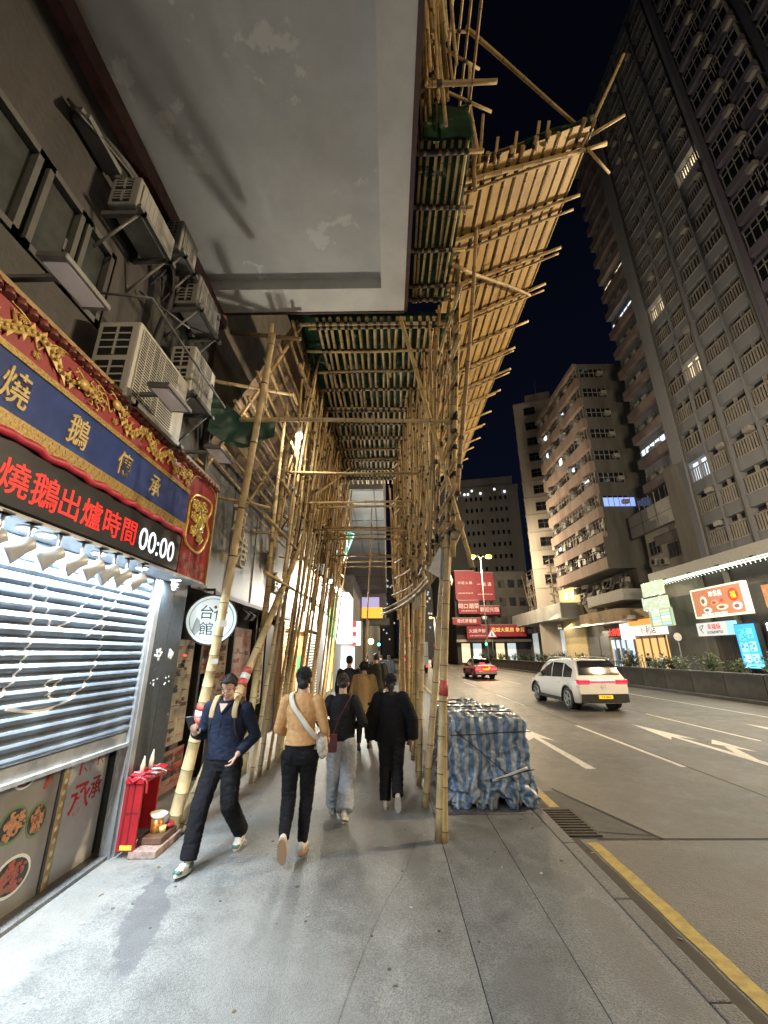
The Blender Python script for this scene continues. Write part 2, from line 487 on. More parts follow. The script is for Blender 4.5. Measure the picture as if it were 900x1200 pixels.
bl = thing('shop_building', 'dark old building over the roast goose shop with a wide pale overhang and grimy windows', 'building', (-2.9, 2, 0))
b = MB()
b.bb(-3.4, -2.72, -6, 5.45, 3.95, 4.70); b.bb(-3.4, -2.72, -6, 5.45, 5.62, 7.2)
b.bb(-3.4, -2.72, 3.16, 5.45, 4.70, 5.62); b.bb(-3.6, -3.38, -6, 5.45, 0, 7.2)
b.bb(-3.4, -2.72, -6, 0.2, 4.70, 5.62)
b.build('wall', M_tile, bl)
b = MB(); b.bb(-3.5, 0.0, -6, 5.3, 7.2, 7.9)
b.build('overhang', M_soffit, bl)
b = MB(); b.bb(-0.06, 0.30, -6, 5.3, 7.0, 7.2); b.bb(-2.75, -0.06, 4.86, 5.3, 7.0, 7.2)
b.build('overhang_beam', mat('beam_paint', (.74, .73, .69), .7, var=.15, vscale=1.6, bump=.1, bscale=40), bl)
b = MB(); b.bb(0.30, 0.355, -6, 5.34, 6.985, 7.6); b.bb(-2.75, 0.355, 5.3, 5.34, 6.985, 7.6)
b.build('overhang_edge', mat('brown_edge_tile', (0.10, 0.05, 0.042), 0.6, var=.4, vscale=8), bl)
b = MB(); b.bb(-6, 0.28, -6, 5.25, 7.6, 26); b.build('upper_storeys', M_plaster, bl)
b = MB(); b.bb(-2.72, -2.60, -6, 5.45, 6.80, 7.03); b.build('cornice', mat('cornice_red', (0.11, 0.045, 0.04), .7, var=.5, vscale=6), bl)
M_grimy = mat('grimy_glass', (0.055, 0.06, 0.058), 0.22, var=0.45, vscale=2.2, spec=.4)
for (y0, y1) in ((0.25, 1.20), (1.24, 2.22), (2.28, 2.70), (2.74, 3.12)):
    b = MB()
    for (a, c, z0, z1) in ((y0, y0+.05, 4.72, 5.6), (y1-.05, y1, 4.72, 5.6), (y0, y1, 4.72, 4.78), (y0, y1, 5.54, 5.6)):
        b.bb(-2.79, -2.705, a+.001, c-.001, z0, z1)
    w = b.build('window', mat('window_frame_dark', (.075, .075, .072), .6, var=.3), bl)
    b = MB(); b.bb(-2.78, -2.765, y0+.05, y1-.05, 4.78, 5.54); b.build('pane', M_grimy, w)
    b = MB(); b.bb(-2.762, -2.758, y0+.35, y0+.37, 5.1, 5.22); b.build('sticker', M_white, w)
# pillar between the shop and its neighbour
def pillar_mat():
    m = mat('pillar_granite', (0.045, 0.055, 0.065), 0.28, var=.45, vscale=24, spec=.5)
    n = m.node_tree; b = n.nodes['Principled BSDF']
    t = n.nodes.new('ShaderNodeTexCoord')
    ns = n.nodes.new('ShaderNodeTexNoise'); ns.inputs['Scale'].default_value = 5; ns.inputs['Detail'].default_value = 8; ns.inputs['Roughness'].default_value = .7
    n.links.new(t.outputs['Object'], ns.inputs['Vector'])
    r = n.nodes.new('ShaderNodeValToRGB'); r.color_ramp.elements[0].position = .66; r.color_ramp.elements[0].color = (0, 0, 0, 1)
    r.color_ramp.elements[1].position = .70; r.color_ramp.elements[1].color = (1, 1, 1, 1)
    n.links.new(ns.outputs['Fac'], r.inputs['Fac'])
    mx = n.nodes.new('ShaderNodeMixRGB'); src = b.inputs['Base Color'].links[0].from_socket
    n.links.new(r.outputs[0], mx.inputs['Fac']); n.links.new(src, mx.inputs['Color1']); mx.inputs['Color2'].default_value = (.34, .36, .37, 1)
    n.links.new(mx.outputs[0], b.inputs['Base Color']); return m
b = MB(); b.bb(-3.2, -2.6, 4.79, 5.09, 0, 2.66); b.bb(-3.2, -2.6, 5.098, 5.43, 0, 2.66); b.bb(-3.19, -2.605, 5.09, 5.098, 0, 2.66)
p = b.build('pillar', pillar_mat(), bl, bevel=.006)
for yy in (4.95, 5.24):    # two blossoms of torn glue on the granite
    b = MB(); rr = random.Random(int(yy*100))
    for k in range(16):
        a = rr.random()*6.28; r_ = rr.random()**.6*.075
        b.ell((-2.598, yy+math.cos(a)*r_, 1.80+math.sin(a)*r_*.8), (.004, .022, .018), n=6)
    for k in range(7):
        b.ell((-2.598, yy+rr.uniform(-.09, .09), 1.52+rr.uniform(-.06, .06)), (.003, .012, .01), n=6)
    b.build('glue_mark', mat('old_glue', (.62, .62, .58), .8), bl)

# ------------------------------------------------------------------ roller shutter
SH = thing('roller_shutter', 'half lowered blue grey roller shutter with white graffiti under the spotlights', 'roller shutter', (-2.62, 2, 0.95))
M_shut = mat('shutter_paint', (0.165, 0.21, 0.27), 0.36, metal=.15, col2=(0.10, 0.115, 0.135), vscale=2.6, bump=.1, bscale=30)
sp, z0s, z1s = 0.087, 1.06, 2.68
prof = []
z = z0s
while z < z1s:
    for t in (0.0, .12, .3, .5, .7, .88): prof.append((-2.655+0.034*math.sin(PI*t)**.7, z+t*sp))
    z += sp
def shut_x(z):
    t = ((z-z0s)/sp) % 1.0
    return -2.655+0.034*max(0, math.sin(PI*t))**.7
b = MB()
ys = [-2.0, 4.66]
for i in range(len(prof)-1):
    (xa, za), (xb, zb) = prof[i], prof[i+1]
    b.add([(xa, ys[0], za), (xa, ys[1], za), (xb, ys[1], zb), (xb, ys[0], zb)], [(0, 1, 2, 3)], 0, True)
b.build('slat_curtain', M_shut, SH)
b = MB(); b.bb(-2.675, -2.635, -2, 4.66, .955, 1.06); b.bb(-2.64, -2.60, -2, 4.66, .935, .965)
b.build('bottom_bar', mat('galvanised', (.46, .47, .47), .4, metal=.5, var=.3, vscale=9), SH)
b = MB()
b.bb(-2.69, -2.60, 4.655, 4.70, 0, 2.66); b.bb(-2.69, -2.67, 4.63, 4.655, 0, 2.66); b.bb(-2.69, -2.585, 4.704, 4.785, 0, 2.66)
b.build('guide_rail', M_steel, SH)
def stroke(b, pts, w):
    P = path(pts, 14)
    for i in range(len(P)-1):
        a, c = P[i], P[i+1]
        d = (c-a); L = d.length
        if L < 1e-6: continue
        m_ = max(1, int(L/.012))
        for k in range(m_):
            p, q = a.lerp(c, k/m_), a.lerp(c, (k+1)/m_)
            nrm = V((0, -(q-p).z, (q-p).y)).normalized()*w/2
            vs = []
            for pt, s in ((p, -1), (p, 1), (q, 1), (q, -1)):
                o = pt+nrm*s; vs.append((shut_x(o.z)+.003, o.y, o.z))
            b.add(vs, [(0, 1, 2, 3)])
b = MB()
for c, r0 in ((1.9, .33), (2.75, .36), (3.55, .38)):
    stroke(b, [(0, c+.30, 2.35), (0, c+.42, 1.9), (0, c+.30, 1.55), (0, c-.05, 1.40), (0, c-.45, 1.45)], .022)
    stroke(b, [(0, c-.10, 1.50), (0, c+.02, 1.62), (0, c-.12, 1.60), (0, c-.02, 1.46)], .02)
stroke(b, [(0, 3.2, 2.3), (0, 3.35, 2.0), (0, 3.6, 2.15), (0, 3.75, 2.4)], .02)
stroke(b, [(0, 3.75, 1.95), (0, 4.05, 2.25), (0, 4.15, 2.45)], .02)
b.build('graffiti', mat('graffiti_white', (.72, .72, .70), .6), SH)

# ------------------------------------------------------------------ panels under the shutter
M_pan = mat('poster_grey', (0.20, 0.19, 0.17), 0.35, var=.2, vscale=3)
PD = thing('poster_panel', 'food poster panel of roast meats under the lifted shutter', 'poster', (-2.78, 3, 0))
b = MB(); b.bb(-2.80, -2.765, -2, 4.0, 0.03, 1.25); b.build('backing', M_pan, PD)
rr = random.Random(3)
def dish(yc, zc, ry, rz, plate, foods, tilt=0.0, shape=0):
    b = MB()
    M = Matrix.Translation((-2.763, yc, zc)) @ Matrix.Rotation(tilt, 4, 'X')
    b.ell((0, 0, 0), (.003, ry, rz), 0, 20, M)
    if not shape: b.ell((.0025, 0, 0), (.003, ry*.86, rz*.84), 1, 20, M)
    for k in range(46):
        a = rr.random()*6.28; q = rr.random()**.5*.72
        b.ell((.006+rr.random()*.004, math.cos(a)*q*ry, math.sin(a)*q*rz), (.003, ry*rr.uniform(.08, .24), rz*rr.uniform(.05, .2)), 2+rr.randrange(3), 8, M)
    b.build('dish_print', [plate, M_dark]+foods, PD)
fo = [mat('meat_red', (.30, .07, .045), .4, var=.4, vscale=30), mat('meat_brown', (.22, .09, .04), .4, var=.4, vscale=30), mat('meat_gold', (.42, .20, .09), .4, var=.4, vscale=30)]
pl = [mat('plate_white', (.55, .55, .52), .3), mat('plate_green', (.10, .16, .07), .4)]
dish(3.62, .94, .12, .10, pl[0], fo); dish(3.92, .93, .05, .17, fo[0], [fo[0], fo[1], fo[0]], -.5, 1)
dish(3.60, .62, .13, .12, pl[1], [fo[2]]*3); dish(3.83, .58, .10, .12, pl[1], [fo[2], fo[1], fo[2]])
dish(3.70, .27, .18, .13, pl[0], [fo[0], fo[0], fo[1]], -.15)
dish(3.2, .9, .14, .11, pl[0], fo); dish(3.2, .5, .14, .11, pl[1], fo); dish(2.9, .3, .14, .1, pl[0], fo)
b = MB(); b.bb(-2.80, -2.755, 4.0, 4.03, 0.03, 1.25); b.build('dark_edge', M_dark, PD)
b = MB(); b.bb(-2.80, -2.757, 4.03, 4.11, 0.03, 1.25)
for i in range(14): b.ell((-2.756, 4.07, .1+i*.085), (.003, .022, .022), 1, 8)
b.build('gold_strip', [mat('dull_gold', (.34, .25, .10), .5, var=.3, vscale=20), mat('pale_gold', (.55, .46, .26), .5)], PD)
DP = thing('door_panel', 'cream door panel with red brush characters beside the food posters', 'door panel', (-2.79, 4.3, 0))
b = MB(); b.bb(-2.81, -2.775, 4.11, 4.65, 0.03, 1.25); b.build('board', mat('cream_panel', (.42, .42, .39), .35, var=.1), DP)
b = MB(); b.text('傳', (-2.775, 4.33, .88), (0, 1, 0), (0, 0, 1), .22, .004, bold=.03); b.text('承', (-2.775, 4.33, .58), (0, 1, 0), (0, 0, 1), .27, .004, bold=.035)
b.build('characters', M_red, DP)
DP2 = thing('door_panel', 'shaded cream door panel with red brush characters next to the shutter rail', 'door panel', (-2.8, 4.9, 0))
b = MB()
MR = Matrix.Translation((-2.80, 4.655, 0)) @ Matrix.Rotation(math.radians(-16), 4, 'Z')
b.bb(-.30, .0, -.002, .03, .03, 1.3, M=Matrix.Translation((-2.795, 4.66, 0)))
b.build('board', mat('cream_panel', (.4, .4, .37), .4), DP2)
for nm, (yy, zz, ch) in {'a': (4.55, .90, '傳'), 'b': (4.53, .62, '承')}.items():
    b = MB(); b.text(ch, (-2.7735, yy, zz), (0, .85, 0), (0, 0, 1), .20, .003, bold=.03); b.build('character', mat('faded_red', (.30, .03, .03), .6), DP2)
b = MB(); b.bb(-3.3, -2.83, -2, 4.79, .02, 2.7); b.build('shop_back', M_dark, bl)
b = MB(); b.bb(-2.83, -2.62, -2, 4.65, 0.0, .03); b.build('door_sill', M_kerb, bl)

# ------------------------------------------------------------------ main signboard
XS = -2.30
SB = thing('signboard', 'blue and gold roast goose signboard with dragon relief above the shutter', 'signboard', (XS, 2, 2.62))
b = MB(); b.bb(-2.72, XS-.02, -2.2, 5.2, 3.08, 3.93); b.bb(-2.72, -2.34, 4.48, 5.2, 2.64, 3.08)
b.build('backing', mat('sign_box', (0.05, .02, .02), .6), SB)
M_crim = mat('sign_crimson', (.30, .012, .02), .4, var=.25, vscale=12)
b = MB(); b.bb(XS-.02, XS, -2.2, 5.2, 3.60, 3.93); b.build('red_band', M_crim, SB)
b = MB(); b.bb(XS-.02, XS, -2.2, 4.5, 3.20, 3.56); b.build('blue_panel', mat('sign_blue', (.028, .065, .27), .25, var=.3, vscale=3, coat=.4), SB)
M_carv = mat('gold_border', (.44, .30, .09), .4, metal=.35, var=.5, vscale=60)
for (z0, z1, nm) in ((3.556, 3.60, 'gold_border'), (3.09, 3.20, 'gold_border')):
    b = MB(); b.bb(XS-.02, XS+.012, -2.2, 4.5, z0, z1)
    for i in range(330):
        zz = z0+.008+(i % 3)*(z1-z0-.016)/3; b.bb(XS+.012, XS+.0145, -2.2+i*.0203, -2.188+i*.0203, zz, zz+(z1-z0-.016)/3*.7)
    b.build(nm, M_carv, SB)
b = MB(); b.bb(XS-.03, XS+.02, -2.2, 5.2, 3.93, 3.965); b.bb(XS-.03, XS+.02, 5.2, 5.235, 2.62, 3.965); b.bb(-2.72, XS-.02, 5.2, 5.22, 2.62, 3.93)
b.build('timber_edge', mat('gold_timber', (.36, .22, .07), .5, var=.4, vscale=14), SB)
# scalloped eave tiles behind the band
b = MB()
for i in range(84):
    yy = -2.1+i*.088
    b.tube([(XS-.0, yy, 3.915), (XS+.02, yy, 3.86)], .036, 7, smooth=True)
b.build('scallop_row', mat('scallop_red', (.19, .035, .03), .5, var=.35, vscale=18), SB)
# dragon-like relief: scaled bodies, clouds and a flaming pearl
def relief(b, ya, yb, zc, amp, seed):
    r_ = random.Random(seed); pts = []; n = 16
    for i in range(n+1):
        t = i/n; pts.append((XS+.012, lerp(ya, yb, t), zc+amp*math.sin(t*PI*5.0+seed)))
    P = path(pts, 4); m_ = len(P)
    b.tube(P, [.010+.025*math.sin(PI*min(1, .1+.86*i/m_)) for i in range(m_)], 8, flat=.55)
    for i in range(0, m_, 2):     # fins and scales
        p = P[i]; s = .03+.02*r_.random(); sg = 1 if i % 4 else -1
        b.add([p+V((.01, -.02, .02*sg)), p+V((.014, .02, .02*sg)), p+V((.012, .012+r_.uniform(-.03, .03), (.03+s)*sg))], [(0, 1, 2)])
        b.ell(p+V((.026, 0, 0)), (.006, .016, .016), 0, 6)
    for i in range(4):            # legs with claws
        p = P[int(m_*(.15+.22*i))]
        q = p+V((0, r_.uniform(-.06, .06), -.085 if p.z > zc else .085))
        b.tube([p, q], [.018, .009], 6)
        for k in (-1, 0, 1): b.tube([q, q+V((.004, .02*k+.008, (-.022 if p.z > zc else .022)))], [.006, .002], 5)
    e = P[-1]                     # head with horns and whiskers
    b.ell(e+V((.02, .02, 0)), (.02, .06, .045), 0, 8)
    b.ell(e+V((.03, .075, -.012)), (.016, .035, .025), 0, 8)
    for k in (-1, 1): b.tube(path([e+V((.03, 0, .02)), e+V((.03, -.06, .05)), e+V((.03, -.10, .04+.02*k))], 4), .007, 5)
    for k in (-1, 1): b.tube(path([e+V((.03, .08, 0)), e+V((.03, .13, .03*k)), e+V((.03, .11, .06*k))], 4), .005, 5)
def cloud(b, y, z, s):
    for k in range(5):
        a = k*1.256
        b.tube([V((XS+.012, y+math.cos(a)*s, z+math.sin(a)*s*.7)) + V((0, math.cos(j*.9)*s*.6*(1-j/9), math.sin(j*.9)*s*.6*(1-j/9))) for j in range(9)], s*.16, 5)
    b.ell((XS+.01, y, z), (.012, s*.5, s*.4), 0, 8)
b = MB()
for (a, c, sd) in ((-1.9, -.5, 1), (-.3, 1.0, 2), (1.25, 2.62, 3), (4.15, 3.0, 5)):
    relief(b, a, c, 3.735, .062, sd)
    for k in range(9): cloud(b, lerp(a, c, (k+.5)/9), 3.735+(.075 if k % 2 else -.075), .024)
cloud(b, 2.80, 3.73, .055); cloud(b, 1.12, 3.73, .05); cloud(b, 4.28, 3.72, .06); cloud(b, 4.42, 3.78, .05); cloud(b, 4.40, 3.66, .04)
for k in range(9):
    a = k*.7
    b.tube(path([(XS+.012, 2.80+.07*math.cos(a), 3.73+.06*math.sin(a)), (XS+.012, 2.80+.11*math.cos(a+.3), 3.73+.09*math.sin(a+.3)), (XS+.012, 2.80+.13*math.cos(a), 3.73+.11*math.sin(a))], 3), .007, 5)
b.build('relief', M_gold, SB)
b = MB()                        # gold piping arches over the relief
for i in range(-3, 7):
    c = i*.75+.36
    b.tube(path([(XS+.006, c-.375, 3.70), (XS+.006, c-.26, 3.835), (XS+.006, c, 3.865), (XS+.006, c+.26, 3.835), (XS+.006, c+.375, 3.70)], 6), .007, 6)
b.build('arch_piping', M_gold, SB)
M_goldchar = mat('gold_characters', (.62, .46, .19), .45, metal=0, var=.3, vscale=30)
for ch, yy, tl in (('燒', 2.18, .34), ('鵝', 2.73, .34), ('傳', 3.30, .31), ('承', 3.80, .31)):
    b = MB(); b.text(ch, (XS, yy, 3.375), (0, 1, 0), (0, .06, 1), tl*.76, .020, bold=.028, sx=.82)
    b.build('gold_character', M_goldchar, SB)
# end ornament (right)
b = MB(); b.bb(XS-.02, XS-.002, 4.5, 5.2, 2.64, 3.60); b.build('end_panel', M_crim, SB)
b = MB()
for P_ in ([(4.54, 3.50), (4.68, 3.62), (5.05, 3.66), (5.12, 3.55), (5.02, 3.40), (5.12, 3.25), (5.02, 3.05), (4.86, 2.95), (4.56, 3.02), (4.54, 3.25), (4.54, 3.50)],):
    b.tube(path([(XS+.006, a, c) for a, c in P_], 5), .016, 7)
for (a, c, s) in ((4.68, 3.48, .07), (4.86, 3.5, .08), (4.70, 3.17, .06), (4.88, 3.12, .06), (4.96, 3.40, .05), (4.66, 3.34, .05)):
    cloud(b, a, c, s)
b.ell((XS+.012, 4.84, 3.31), (.022, .085, .085), 0, 12)
for k in range(10): b.ell((XS+.01, 4.84+.11*math.cos(k*.628), 3.31+.11*math.sin(k*.628)), (.014, .03, .03), 0, 6)
b.build('flower_relief', mat('bright_gold', (.72, .52, .10), .35, metal=.3, var=.2, vscale=20), SB)
b = MB()
for (a, c) in ((4.62, 2.80), (4.85, 2.76), (5.07, 2.76)):
    for j in range(3):
        b.tube([(XS, a+(.09-.028*j)*math.cos(k*.524), c+(.085-.026*j)*math.sin(k*.524)) for k in range(13)], .0055, 5)
for a in (4.73, 4.96): b.bb(XS-.002, XS+.004, a-.004, a+.004, 2.65, 2.93)
b.build('carved_trim', mat('carved_pink', (.42, .18, .17), .5), SB)
# hanging red valance under the board
b = MB(); P = []
for i in range(150):
    y = -2.2+i*.045; P.append((XS+.02+.014*math.sin(i*1.3), y, 3.075+.008*math.sin(i*.7)))
b.tube(P, .03, 6, flat=.8); b.build('valance', mat('valance_red', (.55, .03, .06), .5, var=.35, vscale=10), SB)

# ------------------------------------------------------------------ LED text board
LB = thing('led_sign', 'black LED board with red characters and white 00:00 clock under the valance', 'LED sign', (-2.33, 2, 2.64))
b = MB(); b.bb(-2.60, -2.295, -2.2, 4.47, 2.655, 3.05); b.build('case', mat('led_case', (.008, .008, .011), .35), LB, bevel=.006)
MLr, MLw = glow('led_red', (1.0, .012, .008), 1.3), glow('led_white', (.80, .88, 1.0), 1.8)
b = MB()
for ch, y0, y1 in (('灶', 1.96, 2.20), ('燒', 2.24, 2.45), ('鵝', 2.48, 2.70), ('出', 2.715, 2.92), ('爐', 2.95, 3.16), ('時', 3.20, 3.41), ('間', 3.44, 3.65)):
    b.text(ch, (-2.295, (y0+y1)/2, 2.835), (0, 1, 0), (0, .0, 1), (y1-y0)*1.12, .004, bold=.012)
b.build('red_characters', MLr, LB)
b = MB(); b.text('00:00', (-2.295, 4.03, 2.83), (0, 1, 0), (0, 0, 1), .30, .004, bold=.012); b.build('clock_digits', MLw, LB)
# soffit of the shop front with round downlights and a rail of spotlights
b = MB(); b.bb(-2.66, -2.297, -2.2, 5.2, 2.615, 2.64); b.build('soffit_board', mat('soffit_board', (.42, .43, .43), .45), SB)
M_led = glow('led_disc', (.88, .96, 1.0), 22)
for i, yy in enumerate((1.55, 2.12, 2.66, 2.83, 3.40, 4.04, 4.74, .9, .1, -.8)):  # last three are out of view, added for bounce light on the overhang
    t = thing('downlight', 'unseen round white downlight added along the shop soffit' if i > 6 else ['x', 'x', 'round white downlight over the leftmost visible spotlights', 'round white downlight second along the shop soffit', 'round white downlight over the middle of the spotlight rail', 'round white downlight near the rail end under the clock digits', 'round white downlight above the dome camera on the pillar'][i] if i > 1 else 'round white downlight at the near end of the shop soffit', 'downlight', (-2.42, yy, 2.60), 'downlights under the LED board')
    b = MB(); b.tube([(-2.42, yy, 2.614), (-2.42, yy, 2.600)], .062, 16); b.build('trim_ring', M_white, t)
    b = MB(); b.tube([(-2.42, yy, 2.600), (-2.42, yy, 2.596)], .050, 16); b.build('diffuser', M_led, t)
    light('downlight_lamp', 'AREA', (-2.48, yy, 2.590), 27 if i != 6 else 9, COOL, .09, target=(-2.66, yy, 1.2))
# spotlights
SPT = None
for i, yy in enumerate((2.10, 2.33, 2.54, 2.79, 3.02, 3.22, 3.41, 3.59, 3.82)):
    lab = ['grey spotlight nearest the camera on the shop front rail', 'grey spotlight half cut off at the left edge of the photo', 'grey spotlight below the first LED character', 'grey spotlight fourth along the rail', 'grey spotlight fifth along the rail, middle of the row', 'grey spotlight sixth along the rail', 'grey spotlight seventh along the rail', 'grey spotlight next to last before the pillar', 'grey spotlight last on the rail, nearest the pillar'][i]
    if SPT is None:
        SPT = thing('spotlight', lab, 'spotlight', (-2.28, yy, 2.60), 'spotlights on the shop front rail')
        MS = mat('spot_grey', (.52, .53, .54), .4, metal=.1, var=.15)
        b = MB(); b.bb(-.03, .03, -.045, .045, -.0, .014); b.tube([(0, 0, 0), (0, 0, -.12)], .011, 6); b.build('stem', M_steel, SPT, local=True)
        b = MB(); b.tube([(.02, .02, -.12), (-.06, -.05, -.20)], .018, 7); b.build('yoke', M_steel, SPT, local=True)
        d = V((-.6, -.55, -.5)).normalized(); o = V((.0, -.0, -.14))
        b = MB(); b.tube([o-d*.045, o-d*.035, o+d*.02, o+d*.095, o+d*.115], [.024, .046, .05, .082, .084], 16)
        b.build('head', MS, SPT, local=True)
    else: clone(SPT, (-2.28, yy, 2.60), 0, lab)
b = MB(); b.bb(-2.31, -2.25, -1, 4.1, 2.600, 2.614); tag(b.build('lighting_rail', M_white), 'white lighting rail under the LED board holding the spotlights', 'lighting rail')
# CCTV
t = thing('dome_camera', 'small white dome camera on the pillar head under a downlight', 'security camera', (-2.5, 4.90, 2.6))
b = MB(); b.tube([(-2.5, 4.90, 2.614), (-2.5, 4.90, 2.56)], .05, 14); b.build('base', M_white, t)
b = MB(); b.ell((-2.5, 4.90, 2.55), (.042, .042, .05)); h = b.build('dome', M_white, t)
b = MB(); b.ell((-2.465, 4.88, 2.535), (.02, .02, .02)); b.build('lens', M_glass, h)

# ------------------------------------------------------------------ little red street shrine
A = thing('street_shrine', 'little red pavement shrine with joss sticks beside the shutter rail', 'shrine', (-2.42, 4.85, 0))
Mbr = mat('shrine_brick', (.36, .25, .21), .8, var=.4, vscale=20); Mcar = mat('shrine_red', (.30, .010, .015), .4, var=.2, vscale=9)
b = MB()
for k in range(2): b.bb(-2.44, -2.18, 4.66+.27*k, 4.92+.27*k, 0, .065)
b.build('brick_base', Mbr, A, bevel=.008)
b = MB(); b.bb(-2.43, -2.20, 4.78, 5.10, .067, .125); b.build('wooden_step', mat('dark_wood', (.13, .065, .04), .5, var=.4), A, bevel=.006)
b = MB(); b.bb(-2.56, -2.54, 4.66, 5.0, .06, .66); b.bb(-2.54, -2.39, 4.66, 4.685, .06, .62); b.bb(-2.54, -2.40, 4.99, 5.01, .13, .60); b.bb(-2.56, -2.38, 4.64, 5.03, .61, .64)
b.build('red_casing', Mcar, A)
b = MB(); b.bb(-2.535, -2.40, 4.6545, 4.658, .36, .37); b.bb(-2.47, -2.46, 4.6545, 4.658, .1, .6); b.bb(-2.535, -2.52, 4.654, 4.658, .08, .6)
b.build('casing_line', mat('maroon', (.10, .01, .012), .5), A)
b = MB(); b.bb(-2.52, -2.41, 4.650, 4.656, .075, .11); b.build('yellow_label', mat('label_yellow', (.7, .52, .05), .5), A)
b = MB(); rr = random.Random(4)
for k in range(26):
    c = V((-2.53+.17*rr.random(), 4.66+.38*rr.random(), .645+.03*rr.random()))
    b.box((0, 0, 0), (.10, .11, .012), rr.randrange(3), Matrix.Translation(c) @ Matrix.Rotation(rr.uniform(-.5, .5), 4, 'X') @ Matrix.Rotation(rr.uniform(-1, 1), 4, 'Z'))
b.tube(path([(-2.49, 4.66, .66), (-2.38, 4.68, .63), (-2.36, 4.68, .52)], 6), .014, 6)
b.build('red_cloth', [Mcar, mat('red_cloth_dark', (.25, .012, .02), .6), mat('ash_white', (.5, .48, .46), .8)], A)
for k, (yy, hh) in enumerate(((4.74, .17), (4.90, .2))):
    b = MB(); b.tube([(-2.47, yy, .66), (-2.47, yy+.012, .66+hh*.5), (-2.47, yy+.02, .66+hh)], [.02, .024, .003], 7); b.build('joss_stick', mat('joss', (.42, .30, .2), .8), A)
t = thing('incense_tin', 'gold tin holding joss ash on the shrine step', 'tin', (-2.33, 4.93, .125))
b = MB(); b.tube([(-2.33, 4.93, .125), (-2.33, 4.93, .24)], .058, 14); b.build('can', mat('tin_gold', (.62, .36, .07), .3, metal=.5, col2=(.45, .06, .02), vscale=16), t)
b = MB(); b.tube([(-2.33, 4.93, .24), (-2.325, 4.93, .285)], [.056, .085], 10); b.build('paper_rim', mat('cream_paper', (.68, .62, .45), .8), t)
b = MB(); b.tube([(-2.265, 4.92, .125), (-2.265, 4.92, .18)], [.03, .035], 10); tag(b.build('glass_cup', mat('offering_cup', (.5, .42, .16), .15, spec=.8)), 'tiny offering cup in front of the gold tin on the shrine step', 'cup')
b = MB(); b.ell((-2.25, 5.03, .155), (.045, .05, .03)); b.ell((-2.28, 5.06, .15), (.03, .03, .025)); tag(b.build('red_packet', Mcar), 'crumpled red packet on the shrine step beside the tin', 'packet')

# ------------------------------------------------------------------ air conditioners on brackets
M_ac = mat('ac_cream', (.48, .47, .43), .5, var=.18, vscale=5, streak=True)
M_acold = mat('ac_old', (.26, .26, .25), .6, var=.35, vscale=5, streak=True)
def aircon(label, y0, y1, z0, z1, xf, xb=-2.72, mm=None, logo=True):
    mm = mm or M_ac
    t = thing('air_conditioner', label, 'air conditioner', ((xf+xb)/2, (y0+y1)/2, z0), 'air conditioner units on the shop building')
    b = MB(); b.bb(xb+.08, xf, y0, y1, z0, z1); b.build('cabinet', mm, t, bevel=.02)
    w = xf-xb-.08; xm = xb+.08
    b = MB()
    for (za, zb) in ((.53, .92), (.08, .46)):          # side louvres (the face towards the camera)
        A_, B_ = lerp(z0, z1, za), lerp(z0, z1, zb)
        b.bb(xm+.05, xf-.07, y0-.004, y0+.01, A_, B_, 1)
        for k in range(1, 4): zz = lerp(A_, B_, k/4); b.bb(xm+.05, xf-.07, y0-.012, y0-.003, zz-.008, zz+.008)
        b.bb((xm+xf)/2-.01, (xm+xf)/2+.01, y0-.013, y0-.003, A_, B_)
    b.build('side_grille', [mm, M_black], t)
    b = MB(); yc, zc = lerp(y0, y1, .40), (z0+z1)/2; R = min((y1-y0)*.36, (z1-z0)*.45)
    b.bb(xf+.001, xf+.004, y0+.06, lerp(y0, y1, .75), z0+.06, z1-.06, 1)
    n_ = 26
    for k in range(n_): zz = lerp(z0+.05, z1-.05, k/(n_-1)); b.bb(xf+.004, xf+.010, y0+.05, lerp(y0, y1, .76), zz-.005, zz+.005)
    for k in range(5): yy = lerp(y0+.05, lerp(y0, y1, .76), k/7); b.bb(xf+.008, xf+.013, yy-.004, yy+.004, z0+.05, z1-.05)
    b.build('fan_grille', [mm, M_black], t)
    if logo:
        b = MB(); b.tube([(xf, lerp(y0, y1, .89), zc+.1), (xf+.006, lerp(y0, y1, .89), zc+.1)], .04, 14)
        b.build('badge', mat('badge_navy', (.03, .035, .11), .4), t)
    b = MB()
    for yy in (y0+.08, y1-.08):
        b.bb(xb, xf+.06, yy-.02, yy+.02, z0-.05, z0-.003); b.tube([(xb, yy, z0-.45), (xf, yy, z0-.03)], .014, 5)
    b.bb(xf+.02, xf+.06, y0, y1, z0-.05, z0-.003)
    b.build('bracket', M_grey, t)
    return t
aircon('largest cream air conditioner right above the signboard', 3.06, 4.02, 3.92, 4.72, -2.25)
aircon('cream air conditioner behind the largest one, with round badge', 4.20, 4.82, 4.78, 5.42, -2.34)
aircon('grey air conditioner near the soffit corner, seen from below', 4.06, 4.75, 5.95, 6.42, -2.36, mm=M_acold, logo=True)
aircon('old dark air conditioner with exposed coil under the cables', 2.78, 3.45, 5.85, 6.22, -2.36, mm=M_acold, logo=False)
aircon('old grey air conditioner high against the soffit, behind the cables', 3.62, 4.02, 6.32, 6.78, -2.42, mm=M_acold, logo=False)
b = MB()
for k in range(5): b.tube(path([(-2.6-.02*k, 2.2, 6.15+.03*k), (-2.52, 2.9, 6.33+.02*k), (-2.50-.02*k, 3.5, 6.2), (-2.48-.01*k, 3.75+.02*k, 5.9), (-2.55, 3.75+.02*k, 5.3), (-2.6, 3.7+.03*k, 4.8)], 6), .022-.002*k, 6)
tag(b.build('cable_bundle', M_black), 'bundle of thick black cables running past the upper air conditioners', 'cables')
b = MB()
